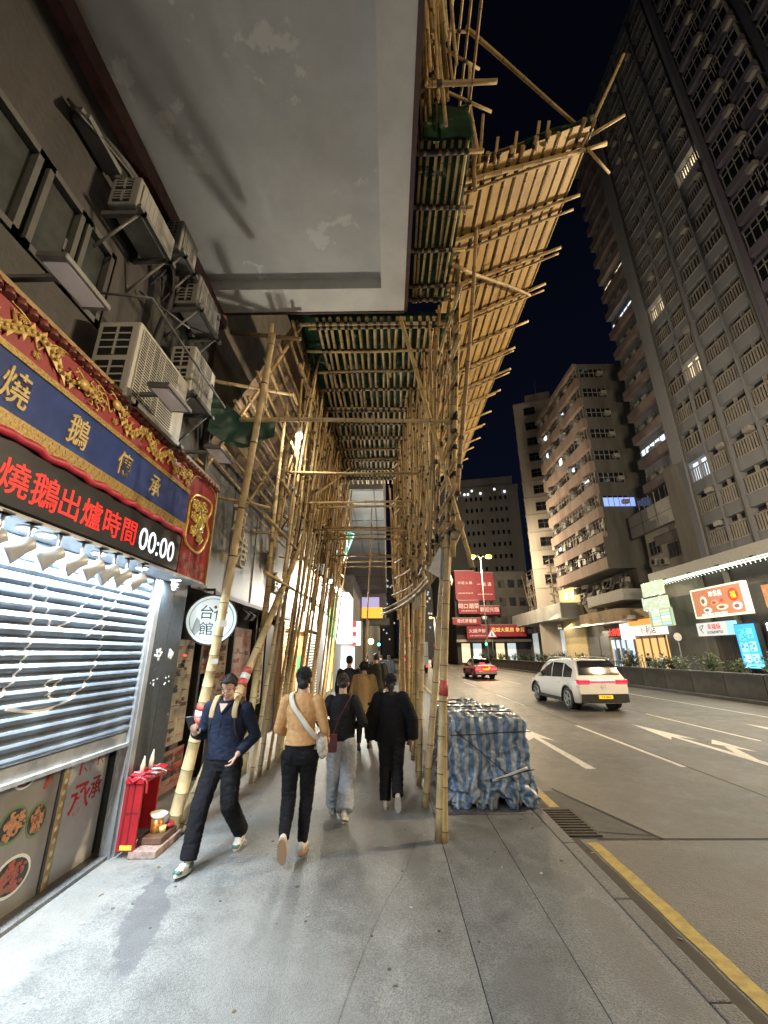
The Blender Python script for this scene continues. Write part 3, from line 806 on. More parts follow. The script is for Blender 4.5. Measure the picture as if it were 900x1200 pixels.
b.tube([(-2.68, 3.5, 5.55), (-2.35, 4.0, 5.5)], .012, 6); b.tube([(-2.68, 3.0, 5.0), (-2.2, 3.05, 4.98), (-2.2, 4.9, 4.98), (-2.68, 4.9, 5.0)], .014, 6)
tag(b.build('pipe_frame', M_grey), 'thin grey metal frame fixed to the wall above the largest air conditioner', 'metal frame')
b = MB(); b.bb(-2.70, -2.55, 2.3, 2.75, 6.2, 6.26); b.bb(-2.70, -2.64, 2.3, 2.75, 6.26, 6.36); tag(b.build('wall_ledge', M_grey), 'short grey metal ledge high on the dark wall near the soffit', 'ledge')

# floodlights on arms
FL = None
for i, (x, y, z, lab) in enumerate(((-2.08, 2.12, 4.16, 'largest grey floodlight on an arm over the left end of the signboard'), (-1.98, 3.25, 4.02, 'grey floodlight on an arm in front of the largest air conditioner'), (-1.98, 4.42, 4.03, 'grey floodlight on an arm at the far end of the signboard'))):
    if FL is None:
        FL = thing('floodlight', lab, 'floodlight', (x, y, z), 'floodlights on arms over the signboard')
        Mx = Matrix.Rotation(math.radians(4), 4, 'Y')
        b = MB(); b.bb(-.10, .10, -.20, .24, -.012, .03, M=Mx); b.bb(-.05, .05, -.1, .14, .03, .06, M=Mx); b.build('housing', M_grey, FL, local=True, bevel=.008)
        b = MB(); b.bb(-.08, .08, -.16, .20, -.018, -.012, M=Mx); b.build('glass', mat('flood_glass', (.80, .80, .78), .35), FL, local=True)  # pale glass colour carries the light it reflects
        b = MB(); b.bb(-.72, -.02, -.02, .02, .02, .05); b.build('arm', M_grey, FL, local=True)
    else: clone(FL, (x, y, z), 0, lab)

# ------------------------------------------------------------------ round lightbox sign
t = thing('round_sign', 'round white lightbox sign with dark characters hung behind the leaning pole', 'sign', (-2.62, 6.3, 1.95))
MR = Matrix.Translation((-2.45, 5.98, 2.25)) @ Matrix.Rotation(math.radians(-52), 4, 'Z')   # faces the street and the camera
ML = MR
def disc(b, r, y0, y1, mi=0, n=36):
    b.tube([ML @ V((0, y0, 0)), ML @ V((0, y1, 0))], r, n, mi)
ML = Matrix.Translation((-2.47, 5.98, 2.25)) @ Matrix.Rotation(math.radians(28), 4, 'Z')
b = MB(); disc(b, .345, -.06, .06); b.build('case', M_dark, t)
b = MB(); disc(b, .325, -.066, -.0605); b.build('face', mat('lightbox_white', (.62, .72, .76), .4, emit=.20, ecol=(.62, .86, .95)), t)
b = MB()
b.tube([ML @ V((.285*math.cos(k*.1745), -.067, .285*math.sin(k*.1745))) for k in range(37)], .004, 5)
b.build('ring_line', mat('ring_blue', (.07, .12, .2), .5), t)
U_, W_ = ML.to_3x3() @ V((1, 0, 0)), V((0, 0, 1))
b = MB()
for ch, u, w, s in (('台', -.075, .10, .20), ('食', .105, .07, .20), ('館', -.065, -.12, .19)):
    b.text(ch, ML @ V((u, -.068, w)), U_, W_, s, .003, bold=.012)
b.build('characters', mat('ink_grey', (.04, .045, .05), .5), t)
b = MB(); b.prism([(-.20, .03), (-.15, -.02), (-.13, -.14), (-.20, -.22), (-.24, -.16), (-.22, -.05)], ML @ V((0, -.067, 0)), U_, W_, ML.to_3x3() @ V((0, -.002, 0)))
b.build('island_print', mat('print_grey', (.30, .36, .38), .5), t)
b = MB(); b.tube([ML @ V((.03, -.067, .17)), ML @ V((.03, -.071, .17))], .022, 12); b.build('seal_mark', M_red, t)
b = MB(); b.tube([ML @ V((0, 0, .34)), ML @ V((-.0, 0, .42)), V((-2.7, 6.05, 2.68))], .02, 6); b.build('bracket', M_dark, t)

# ------------------------------------------------------------------ dark neighbour: fascia and shop fronts
nb = thing('neighbour_building', 'dark grey building with carved characters on its fascia behind the leaning poles', 'building', (-3, 8, 0))
M_fas = mat('fascia_grey', (.085, .085, .088), .5, var=.3, vscale=1.4)
b = MB(); b.bb(-3.6, -2.62, 5.46, 11.6, 2.66, 5.0)
b.build('fascia', M_fas, nb)
b = MB()
for yy in (6.7, 8.0, 9.3, 10.5): b.bb(-2.62, -2.612, yy, yy+.018, 2.66, 5.0)
b.bb(-2.62, -2.58, 5.46, 11.6, 2.63, 2.70)
b.build('fascia_trim', M_dark, nb)
b = MB(); b.bb(-4.0, -3.25, 5.46, 11.6, 0, 2.66); b.bb(-6, -2.72, 5.46, 15.5, 5.0, 14)
b.build('wall', mat('dark_stone', (.10, .085, .07), .6, var=.5, vscale=3), nb)
M_post = [mat('poster_paper', (.36, .32, .25), .5, var=.3, vscale=9), mat('poster_pink', (.30, .16, .13), .5, var=.3, vscale=9), mat('poster_tan', (.30, .24, .16), .5, var=.35, vscale=9)]
M_ink = mat('ink', (.05, .045, .04), .6)
rr = random.Random(9)
def menu(label, y0, y1, z0, z1, x, m, rows=7, cols=4, red=False):
    t = thing('menu_poster', label, 'menu poster', (x, (y0+y1)/2, z0), 'menu posters on the dark shop front')
    b = MB(); b.bb(x-.02, x, y0, y1, z0, z1); b.build('sheet', m, t)
    b = MB()
    for r in range(rows):
        for c in range(cols):
            a = lerp(y0, y1, (c+.12)/cols); e = lerp(y0, y1, (c+.12+rr.uniform(.4, .8))/cols); zz = lerp(z0, z1, (r+.5)/rows); h = (z1-z0)/rows*rr.choice([.05, .07, .10, .25])
            b.bb(x, x+.003, a, e, zz-h/2, zz+h/2, rr.choice([0, 0, 1] if not red else [1, 1, 0]))
    words_ = ['招牌燒味', '例湯', '叉燒飯', '滷味拼盤', '珍珠奶茶', '牛肉麵', '特價', '套餐', '小食', '甜品', '外賣', '$48', '$62', '$35']
    for k in range(26 if not red else 10):
        sz = rr.choice([.05, .07, .10]) if not red else rr.choice([.08, .22])
        b.text(rr.choice(words_), (x+.003, rr.uniform(y0+.14, y1-.14), rr.uniform(z0+.06, z1-.06)), (0, 1, 0), (0, 0, 1), sz, .002, mi=1 if red or rr.random() < .35 else 0)
    b.build('print', [M_ink, mat('ink_red', (.33, .05, .035), .5)], t)
menu('tall menu poster with photo rows behind the round sign', 5.75, 6.75, .62, 2.0, -3.0, M_post[0])
menu('narrow tan menu strip between dark frames', 6.95, 7.35, 1.5, 2.35, -3.0, M_post[2], 5, 2)
menu('tan menu sheet above the man with the phone', 7.45, 8.15, .9, 2.2, -3.0, M_post[2], 8, 3)
menu('pinkish poster with large red characters behind the crossed poles', 8.4, 9.5, .35, 2.3, -3.0, M_post[1], 6, 3, True)
menu('cream scroll poster hanging next to the black shop wall', 9.7, 10.2, .75, 2.35, -2.9, M_post[0], 5, 1)
menu('dim picture panel low on the shop front behind the leaning pole', 5.6, 6.9, .05, .55, -3.0, M_post[1], 3, 5)
b = MB()
for yy in (5.5, 6.85, 7.38, 8.25, 9.58): b.bb(-3.1, -2.93, yy, yy+.07, 0, 2.66)
b.bb(-3.05, -2.9, 10.35, 11.5, 0, 2.66)
b.build('shop_frame', M_black, nb)
b = MB(); b.ell((-2.99, 6.45, 1.78), (.006, .07, .012)); b.build('neon_dash', glow('neon_pinkred', (1, .08, .05), 2.2), nb)
for i, yy in enumerate((7.75, 8.1, 9.9, 10.15)):
    t = thing('black_spotlight', ['black box spotlight under the fascia, nearest the round sign', 'black box spotlight under the fascia beside its twin', 'black box spotlight under the fascia behind the crossed poles', 'black box spotlight under the fascia next to the slatted shutter'][i], 'spotlight', (-2.66, yy, 2.63), 'black spotlights under the dark fascia')
    Mx = Matrix.Translation((-2.62, yy, 2.48)) @ Matrix.Rotation(.6, 4, 'Y')
    b = MB(); b.bb(-.08, .08, -.09, .09, -.06, .06, M=Mx); b.build('housing', M_black, t, bevel=.008)
    b = MB(); b.tube([(-2.66, yy, 2.63), (-2.64, yy, 2.53)], .015, 6); b.build('stem', M_black, t)
# carved characters standing off the fascia
for (ch, yy, zz, s, lab) in (('京', 6.95, 4.02, .62, 'topmost carved cream character on the dark fascia'), ('港', 7.15, 3.50, .58, 'lower carved cream character on the dark fascia'), ('小', 9.0, 3.72, .50, 'small carved character on the fascia behind the crossed poles'), ('食', 9.6, 3.35, .5, 'carved character at the far end of the dark fascia'), ('坊', 10.4, 3.1, .5, 'last carved character above the slatted shutter')):
    b = MB(); b.text(ch, (-2.585, yy, zz), (0, 1, 0), (0, 0, 1), s, .06, bold=.02)
    tag(b.build('carved_character', mat('carved_cream', (.50, .45, .34), .6, var=.3, vscale=7)), lab, 'carved character', 'carved characters on the dark fascia')
b = MB(); b.ell((-2.55, 6.70, 3.30), (.03, .05, .05)); tag(b.build('small_lamp', glow('amber_glow', (1, .7, .25), 4)), 'small amber lamp by the carved characters', 'lamp')

# ------------------------------------------------------------------ slatted shop, orange board, then the bright shops
M_wood = mat('pale_timber', (.44, .30, .16), .55, var=.35, vscale=6, streak=True)
sl = thing('slatted_shop', 'timber framed shop front with slatted shutter beyond the black wall', 'shop front', (-2.9, 13, 0))
b = MB(); b.bb(-3.4, -2.86, 11.62, 18.4, 2.62, 5.0); b.build('fascia', mat('pinkish_board', (.36, .27, .21), .6, var=.2), sl)
b = MB(); b.bb(-2.98, -2.80, 11.62, 11.82, 0, 2.62); b.bb(-2.98, -2.80, 13.4, 13.5, 0, 2.62); b.bb(-2.98, -2.80, 14.9, 15.0, 0, 2.62); b.bb(-2.98, -2.80, 11.82, 15.0, 2.5, 2.62); b.build('frame', M_wood, sl)
b = MB()
for k in range(24): zz = .1+k*.1; b.bb(-2.95, -2.87, 11.83, 13.39, zz, zz+.055, M=None)
b.build('slatted_shutter', M_wood, sl)
b = MB(); b.bb(-3.1, -3.0, 11.83, 18.4, 0, 2.5); b.build('backing', M_dark, sl)
b = MB(); b.bb(-2.96, -2.9, 13.5, 14.9, 1.75, 2.5, 0); b.bb(-2.96, -2.9, 13.5, 14.9, 1.25, 1.75, 1); b.bb(-2.96, -2.9, 13.5, 14.9, 0, 1.25, 2); b.build('colour_board', [mat('orange_board', (.62, .26, .05), .5), mat('green_board', (.06, .32, .10), .5), mat('cream_board', (.6, .5, .33), .5)], sl)
b = MB()
for k in range(25): zz = .05+k*.1; b.bb(-2.95, -2.9, 15.02, 18.0, zz, zz+.05)
b.build('white_slats', mat('white_slat', (.55, .53, .48), .5), sl)
for yy in (12.2, 13.0, 14.2):
    b = MB(); b.tube([(-2.85, yy, 2.499), (-2.85, yy, 2.49)], .05, 10); b.build('downlight', glow('warm_disc', (1, .85, .6), 14), sl)
    light('slat_lamp', 'SPOT', (-2.6, yy, 2.47), 110, (1, .85, .62), .05, target=(-2.75, yy, 0), spot=2.4)

BS = thing('bright_shop', 'brightly lit white shop front with green and yellow signs at the end of the tunnel', 'shop front', (-2.6, 22, 0))
b = MB(); b.bb(-4, -2.75, 18.42, 34, 0, 5.6); b.build('wall', mat('shop_white', (.18, .18, .175), .5), BS)
b = MB(); b.bb(-2.75, -2.70, 18.6, 20.4, .2, 2.5); b.build('banner', glow('banner_white', (.95, .95, .85), .9), BS)
for k, ch in enumerate('特價美食'):
    b = MB(); b.text(ch, (-2.698, 19.2, 2.1-k*.45), (0, 1, 0), (0, 0, 1), .42, .004, bold=.02); b.build('banner_character', mat('banner_ink', (.12, .2, .1), .5), BS)
b = MB(); b.bb(-2.75, -2.68, 20.0, 22.2, 2.6, 4.4); b.build('green_sign', glow('sign_green', (.10, .55, .10), .9), BS)
b = MB(); b.bb(-2.75, -2.70, 20.5, 21.6, .2, 2.5); b.build('yellow_banner', glow('banner_yellow', (.9, .85, .2), .8), BS)
b = MB(); b.bb(-2.75, -2.1, 22.6, 25.5, 2.3, 4.9); b.build('lightbox', glow('lightbox_cool', (.95, 1.0, .95), 2.2), BS)
b = MB(); b.bb(-2.75, -2.3, 25.6, 30, 0.1, 2.2); b.build('window', glow('shop_window', (.9, .95, 1), 1.6), BS)
for i, (x, y, z) in enumerate(((-2.05, 15.2, 4.25), (-1.98, 16.0, 4.1), (-1.92, 16.9, 4.15), (-1.88, 17.8, 3.95), (-1.84, 18.8, 4.1), (-2.0, 14.6, 4.05))):
    t = thing('shop_floodlight', ['glaring white shop floodlight highest on its row', 'glaring white shop floodlight second of the row by the teal sign', 'glaring white shop floodlight third of the row', 'glaring white shop floodlight lowest of the row', 'glaring white shop floodlight farthest along the row', 'glaring white shop floodlight nearest in the row'][i], 'floodlight', (x, y, z), 'bright floodlights of the tunnel shops')
    b = MB(); b.ell((x, y, z), (.10, .10, .10)); b.build('lamp', glow('flood_white', (.92, 1, .95), 25), t)
    b = MB(); b.tube([(x, y, z), (-2.7, y, z+.25)], .02, 5); b.build('arm', M_grey, t)
    light('flood', 'POINT', (x+.08, y-.05, z-.22), 140, (1, .96, .84), .12)
light('shop_glow', 'AREA', (-2.0, 24, 3.6), 170, (.95, 1, .97), 2.5, target=(2, 22, 1.0), sizey=2.4)
# teal neon sign
t = thing('teal_sign', 'teal projecting sign with white neon outline above the bright shop', 'sign', (-1.9, 17.4, 5.2))
MT = Matrix.Translation((-1.85, 17.2, 6.0)) @ Matrix.Rotation(.35, 4, 'Y')
b = MB(); b.bb(-.22, .22, -.06, .06, -.9, .75, M=MT); b.build('case', mat('teal_case', (.02, .22, .2), .4, emit=.25, ecol=(.03, .5, .42)), t)
b = MB(); b.tube([MT @ V(q) for q in ((-.2, -.08, -.87), (.2, -.08, -.87), (.2, -.08, .72), (-.2, -.08, .72), (-.2, -.08, -.87))], .015, 5); b.text('A', MT @ V((0, -.065, .25)), MT.to_3x3() @ V((1, 0, 0)), MT.to_3x3() @ V((0, 0, 1)), .45, .02); b.build('neon', glow('neon_white', (.85, 1, .95), 3), t)
b = MB(); b.tube([MT @ V((-.2, 0, .3)), V((-2.8, 17.2, 6.2))], .03, 6); b.build('bracket', M_grey, t)

# ------------------------------------------------------------------ building over the end of the tunnel
nx = thing('overhang_building', 'grey concrete building whose storeys overhang the pavement past the scaffold', 'building', (-2, 28, 0))
M_conc = mat('panel_concrete', (.16, .163, .16), .75, var=.25, vscale=1.0)
b = MB(); b.bb(-6, -.15, 15.5, 48, 8.0, 24); b.build('storeys', M_conc, nx)
b = MB()
for k in range(8): b.bb(-2.8, -.15, 15.6+k*4, 15.63+k*4, 7.985, 8.0)
b.bb(-1.55, -1.52, 15.5, 48, 7.986, 8.001); b.bb(-.55, -.5, 15.5, 48, 7.97, 8.001)
b.build('panel_joint', M_dark, nx)
b = MB(); b.bb(-6, -2.8, 34, 48, 0, 8); b.build('wall', M_plaster, nx)
b = MB(); b.bb(-2.8, -.25, 46, 47, 5.2, 8.0); b.build('beam', M_conc, nx)
n2 = thing('far_arcade_building', 'far pale building with canopies over the pavement end', 'building', (-2, 70, 0))
b = MB(); b.bb(-8, -2.6, 50, 140, 0, 40); b.bb(-2.6, -.6, 50, 140, 9.5, 40); b.build('wall', M_plaster, n2)
b = MB(); b.bb(-2.6, -.2, 50, 52, 6.2, 9.5); b.bb(-2.6, .2, 60, 62, 5.5, 6.4); b.build('canopy', M_conc, n2)
t = thing('orange_sign', 'orange and lilac lit advertising board hanging across the far pavement', 'sign', (-1.7, 44, 5))
b = MB(); b.bb(-2.7, -.55, 44, 44.3, 5.2, 6.25, 0); b.build('orange_half', glow('ad_orange', (1, .45, .05), 1.3), t)
b = MB(); b.bb(-2.7, -.9, 44, 44.3, 6.26, 7.3, 0); b.build('lilac_half', glow('ad_lilac', (.55, .5, .85), .7), t)
t = thing('red_white_sign', 'red and white lit shop sign at head height past the bright shop', 'sign', (-2.3, 30, 2))
b = MB(); b.bb(-2.75, -1.9, 30, 30.2, 2.3, 3.9); b.build('lit_face', glow('sign_cool', (.9, .95, 1), 2), t)
b = MB()
for (z0, z1) in ((3.5, 3.9), (2.9, 3.2), (2.3, 2.5)): b.bb(-2.75, -2.2, 29.97, 30, z0, z1)
b.build('red_bars', glow('sign_red', (1, .04, .04), 2), t)
# ================================================================== bamboo scaffold
def bamboo_mat(name, c1, c2, sc):
    m = mat(name, c1, 0.58, col2=c2, vscale=sc, bump=.25, bscale=60, spec=.25)
    return m
M_bam = [bamboo_mat('bamboo_tan', (.50, .365, .165), (.31, .215, .095), 3.0),
         bamboo_mat('bamboo_pale', (.54, .42, .23), (.34, .25, .13), 4.0),
         bamboo_mat('bamboo_brown', (.36, .245, .115), (.22, .145, .07), 3.0)]
M_node = mat('bamboo_node', (.075, .05, .028), .7)
M_tie = mat('nylon_tie', (.016, .014, .013), .6)
M_cut = mat('bamboo_cut', (.48, .38, .22), .7)
def bamboo(mb, p0, p1, r0, r1, seed=0, bend=.03, mi=0, pitch=.36, n=7, pts=None):
    rr = random.Random(seed)
    p0, p1 = V(p0), V(p1)
    L = (p1-p0).length
    ax = (p1-p0).normalized(); sx = ax.orthogonal().normalized(); sy = ax.cross(sx)
    b1, b2 = rr.uniform(-bend, bend), rr.uniform(-bend, bend)
    def pos(t):
        if pts: 
            k = t*(len(pts)-1); i = min(int(k), len(pts)-2); return pts[i].lerp(pts[i+1], k-i)
        return p0.lerp(p1, t)+(sx*b1*math.sin(PI*t*1.1)+sy*b2*math.sin(PI*t*1.7+b1*40))*min(1, L/3)
    P, R, MI = [pos(0)], [r0], []
    d = rr.uniform(.05, pitch)
    while d < L-.03:
        r = lerp(r0, r1, d/L)
        for o, k in ((-.018, .985), (-.004, 1.05 if r0 > .04 else 1.09), (.006, 1.05 if r0 > .04 else 1.09), (.020, .985)):
            P.append(pos((d+o)/L)); R.append(r*k)
        MI += [mi, mi, 3, mi]
        d += pitch*rr.uniform(.75, 1.2)
    P.append(pos(1)); R.append(r1); MI.append(mi)
    mb.tube(P, R, n, mi, True, True, MI[:len(P)-1])
class Poles:
    def __init__(s): s.L = []
    def add(s, p0, p1, r0=.03, r1=None, mi=None, bend=.03, pts=None, top=False, label=None):
        s.L.append(dict(p0=V(p0), p1=V(p1), r0=r0, r1=r1 or r0*.8, mi=random.choice([0, 0, 1, 2, 2]) if mi is None else mi, bend=bend, pts=pts, top=top, label=label))
        return s.L[-1]
    def finish(s, parent, limit=97, ties=True):
        C = V((0, 0, 1.8))
        def score(q):
            a = 0
            for k in range(5):
                p = q['p0'].lerp(q['p1'], k/4); a += q['r0']/max(.5, (p-C).length)**2
            return a*(q['p1']-q['p0']).length + (100 if q['top'] else 0)
        L = sorted(s.L, key=score, reverse=True)
        rest = MB(); out = []
        for i, q in enumerate(L):
            mb = MB() if i < limit else rest
            bamboo(mb, q['p0'], q['p1'], q['r0'], q['r1'], i, q['bend'], q['mi'], pts=q['pts'])
            if i < limit:
                o = mb.build('bamboo_pole', M_bam+[M_node], parent)
                if q['label']: o['label'] = q['label']
                q['obj'] = o
        if rest.v: rest.build('bamboo_pole', M_bam+[M_node], parent, stuff=True)
        if ties:
            tb = MB(); cnt = 0
            for i in range(len(s.L)):
                a = s.L[i]; u = a['p1']-a['p0']; la = u.length
                for j in range(i+1, len(s.L)):
                    c = s.L[j]; v = c['p1']-c['p0']; w = a['p0']-c['p0']
                    A, B, Cc, D, E = u.dot(u), u.dot(v), v.dot(v), u.dot(w), v.dot(w)
                    den = A*Cc-B*B
                    if den < .02*A*Cc: continue
                    t1 = (B*E-Cc*D)/den; t2 = (A*E-B*D)/den
                    if not (0 < t1 < 1 and 0 < t2 < 1): continue
                    q1, q2 = a['p0']+u*t1, c['p0']+v*t2
                    if (q1-q2).length < .11 and cnt < 1500 and (q1-C).length < 13:
                        cnt += 1
                        r = lerp(a['r0'], a['r1'], t1)*1.22
                        d = u.normalized()*.022
                        tb.tube([q1-d*1.3, q1-d, q1+d, q1+d*1.2], [r*.9, r, r*1.02, r*.9], 6)
            tb.build('nylon_lashing', M_tie, parent, stuff=True)

SC = thing('bamboo_scaffold', 'tall bamboo pole scaffold tunnel lashed together over the pavement', 'bamboo scaffold', (.3, 8, 0))
PL = Poles(); R_ = random.Random(21)
u = R_.uniform
def ox(z, y=5.0):                     # the outer row leans out over the kerb, less and less along the tunnel
    t = max(0, min(1, (y-5)/7.5))
    return lerp(.47, .36, t)+lerp(.086, .004, t**.75)*z
# --- outer row: the big near poles
near1 = PL.add((.49, 5.05, 0), (1.50, 5.0, 11.4), .047, .030, 1, .02, top=True)
near1b = PL.add((.44, 6.02, 0), (.90, 4.95, 4.6), .046, .036, 1, .02, top=True)
PL.add((.545, 5.02, -.0), (.80, 5.08, 3.6), .034, .03, 0, .02, top=True)
PL.add((.80, 4.95, 1.9+1.0), (1.22, 4.9, 8.9), .036, .026, 0, .03, top=True)
PL.add((.86, 4.75, 3.6), (1.62, 4.3, 10.0), .032, .024, 2, .04, top=True)
yy = 6.9
k = 0
while yy < 14.5:
    PL.add((ox(0, yy)+u(-.03, .03), yy, 0), (ox(7.2, yy)+u(-.1, .1), yy+u(-.25, .25), 7.2), u(.034, .042), .026, None, .04)
    if k % 3 == 1: PL.add((ox(0, yy)+.04+u(-.03, .03), yy+.16, 0), (ox(4.5, yy)+u(-.1, .05), yy+u(-.2, .3), 4.5), .034, .026, None, .04)
    yy += u(.62, .98); k += 1
yy = 5.15
while yy < 14:                       # hung uprights that stop above head height
    z0 = u(2.6, 3.6)
    PL.add((ox(z0, yy)-u(0, .1), yy, z0), (ox(7.1, yy)-u(-.05, .2), yy+u(-.18, .18), u(6.7, 7.4)), u(.019, .028), .018, None, .04)
    yy += u(.10, .17)
yy = 5.2
while yy < 13:
    z0 = u(3.2, 4.6)
    PL.add((ox(z0, yy)-.12-u(0, .1), yy, z0), (ox(7, yy)-u(.15, .36), yy+u(-.15, .15), 6.95), u(.018, .025), .017, None, .04)
    yy += u(.16, .28)
# ledgers along the kerb, their far ends bent in
for z in (3.25, 3.62, 4.0, 4.4, 4.85, 5.3, 5.75, 6.2, 6.6):
    ye = 10.4+u(-.5, .7)
    a = [V((ox(z, 4.6)+.02, 4.55+u(-.2, .3), z+u(-.03, .05))), V((ox(z, 6.5)-.04, 6.5, z-.10)), V((ox(z, 8.5)-.06, 8.5, z-.16)), V((ox(z, ye)-.28-u(0, .12), ye, z-.10))]
    PL.add(a[0], a[-1], .028, .02, None, pts=path(a, 5))
    PL.add((ox(z, 8.8)+.05, 8.8, z+.03), (ox(z, 14.5)+.02, 14.6, z+u(-.1, .1)), .026, .02)
    if R_.random() < .5: PL.add((ox(z, 5)+.05, 4.9, z+.2), (ox(z, 10)+.04, 10.2, z+u(.1, .25)), .022, .018)
big = [V((.86, 4.72, 3.24)), V((.80, 5.25, 3.06)), V((.68, 5.9, 2.86)), V((.50, 7.0, 2.72)), V((.24, 8.5, 2.67)), V((-.14, 10.0, 2.65))]
PL.add(big[0], big[-1], .062, .026, 1, pts=path(big, 5), top=True, label='thick bent bamboo pole with a sawn end, the lowest of the kerb side rails')
big2 = [p+V((.02, .1, .12)) for p in big[1:]]
PL.add(big2[0], big2[-1], .032, .024, 1, pts=path(big2, 5), top=True)
PL.add((.24, 5.3, 6.86), (.98, 4.74, 2.72), .033, .028, 0, .02, top=True)       # slanting brace at the mouth
PL.add((.92, 5.1, 6.2), (.55, 8.2, 3.2), .024, .02)
# --- transoms across the tunnel
PL.add((-2.02, 5.02, 4.86), (1.02, 5.0, 4.80), .032, .026, 1, .02, top=True)
for y, z in ((6.35, 4.62), (6.6, 4.72), (7.4, 4.55), (8.1, 4.66), (8.5, 4.3), (9.3, 4.6), (10.1, 4.45), (10.5, 4.7), (11.4, 4.4), (12.3, 4.55), (13.2, 4.4), (13.6, 4.7)):
    PL.add((-1.9+u(-.2, .3), y+u(-.1, .1), z+u(-.06, .06)), (.80+u(-.1, .35), y+u(-.1, .1), z+u(-.06, .06)), u(.022, .03), .02, None, .03)
# --- deck over the tunnel
dkl = lambda y: lerp(-1.16, -1.44, (y-5.3)/6.7)
dkr = lambda y: lerp(.92, .44, (y-5.3)/6.7)
yy = 5.42
while yy < 12.2:
    PL.add((dkl(yy)-.25, yy, 6.86), (dkr(yy)+.12+u(-.05, .12), yy+u(-.04, .04), 6.86+u(-.02, .02)), .030, .025, None, .015)
    if R_.random() < .35: PL.add((dkl(yy)-.1, yy+.07, 6.84), (dkr(yy)+.05, yy+u(.03, .1), 6.84), .026, .022, None, .015)
    yy += u(.52, .70)
xx = -1.5
while xx < 1.02:
    ya = 5.36
    while ya < 12:
        ln = u(1.2, 2.6)
        if not (dkl(ya) < xx < dkr(min(12, ya+ln))+.03): ya += ln; continue
        PL.add((xx+u(-.02, .02), ya, 6.925), (xx+u(-.03, .03), min(12.3, ya+ln), 6.925+u(-.012, .012)), u(.024, .033), .023, R_.choice((0, 0, 1, 1)), .02)
        ya += ln+u(-.2, .1)
    xx += u(.085, .135)
# strip of deck between the overhang and the outer row
for yy in (2.55, 3.15, 3.75, 4.35, 4.95, 5.2):
    PL.add((.37, yy, 7.12), (1.12, yy+u(-.03, .03), 7.12), .028, .024, None, .01)
for k in range(7):
    PL.add((.42+k*.085, 3.05, 7.17), (.42+k*.085+u(-.03, .03), 5.3, 7.17), .02, .018, None, .02)
# --- scaffold up the face of the building, above the mouth
for k in range(38):
    x, y = u(.40, .72), u(2.2, 3.4)
    PL.add((x, y, 7.1+u(-.1, .6)), (x+u(-.03, .03), y+u(-.08, .08), 10.5+u(0, 4)), u(.012, .018), .012, None, .03)
for z in (7.8, 8.5, 9.4, 10.4):
    PL.add((.36, 3.0+u(-.3, .3), z), (1.15+u(-.05, .15), 3.1, z+u(-.1, .1)), .019, .016)
    PL.add((.95, 1.6, z+.05), (1.0, 3.7, z+.05), .018, .016)
PL.add((.42, 2.6, 8.9), (1.06, 3.9, 7.2), .024, .022)
PL.add((1.05, 3.2, 7.2), (1.12, 3.3, 9.1), .028, .022); PL.add((1.12, 3.6, 7.2), (1.16, 3.55, 8.6), .028, .022)
# --- inner row along the shop fronts
ix = lambda z: -1.98+.098*z
yy = 6.2
k = 0
while yy < 14.5:
    if k >= 2: PL.add((ix(0)+u(-.12, .1), yy, 0), (ix(6.9)+u(-.08, .08), yy+u(-.1, .1), 6.9), u(.026, .036), .020, None, .03)
    z0 = u(2.3, 3.6)
    PL.add((ix(z0)+u(-.1, .15), yy+.2, z0), (ix(7)+u(-.1, .1), yy+u(.1, .3), u(6.6, 7)), u(.018, .026), .017, None, .03)
    yy += u(.33, .55); k += 1
yy = 6.0
while yy < 13:
    z0 = u(3.6, 5.2)
    PL.add((ix(z0)+u(-.2, .2), yy, z0), (ix(7)+u(-.15, .15), yy+u(-.12, .12), 6.9), u(.016, .023), .016, None, .03)
    yy += u(.12, .22)
for z in (2.9, 3.6, 4.3, 5.0, 5.7, 6.3):
    PL.add((ix(z)-.05, 5.7+u(-.3, .3), z), (ix(z)+u(-.1, .1), 10.2, z+u(-.1, .1)), .028, .022)
    PL.add((ix(z)-.05, 9.8, z+.06), (ix(z)+u(-.1, .1), 14.6, z+u(-.1, .1)), .026, .022)
for k in range(2):                 # diagonal braces, criss-crossed
    y0 = u(5.8, 11); s = R_.choice((-1, 1)); z0 = u(2.6, 4.4)
    PL.add((ix(z0)+.03, y0, z0), (ix(6.5)+.03, max(5.6, y0+s*u(.9, 2.0)), 6.6), u(.022, .03), .02, None, .04)
for k in range(5): PL.add((-.62+u(-.02, .02)-.1, 13.6, 0) if k == 0 else (ix(5)+u(0, .3), u(7, 12), 4.6), (-.55, 13.8, 6.6) if k == 0 else (ix(6)+u(0, .5), u(7, 12), 6.8), .026, .022)
# --- sloping side deck between the wall and the inner row (poles run along the street)
for k in range(14):
    t = k/13
    x, z = lerp(-1.45, -2.66, t), lerp(6.75, 4.35, t)+u(-.06, .06)
    PL.add((x, 5.25+u(-.25, .6), z), (x+u(-.05, .05), 11+u(-1.5, 2.5), z+u(-.1, .1)), u(.02, .03), .02, None, .04)
for yy in (5.5, 7.4, 9.6):
    PL.add((-1.35, yy, 6.98), (-2.68, yy+u(-.1, .1), 4.30), .028, .024, None, .02)
    PL.add((-1.7, yy+.2, 3.9+u(-.2, .2)), (-2.6, yy+.2, 4.0), .024, .02, None, .02)
PL.add((-2.62, 5.15, 5.62), (-1.50, 5.75, 5.75), .028, .024, 1, .01, top=True)
PL.add((-2.5, 5.42, 6.72), (-1.35, 5.4, 6.55), .036, .03, 2, .01)
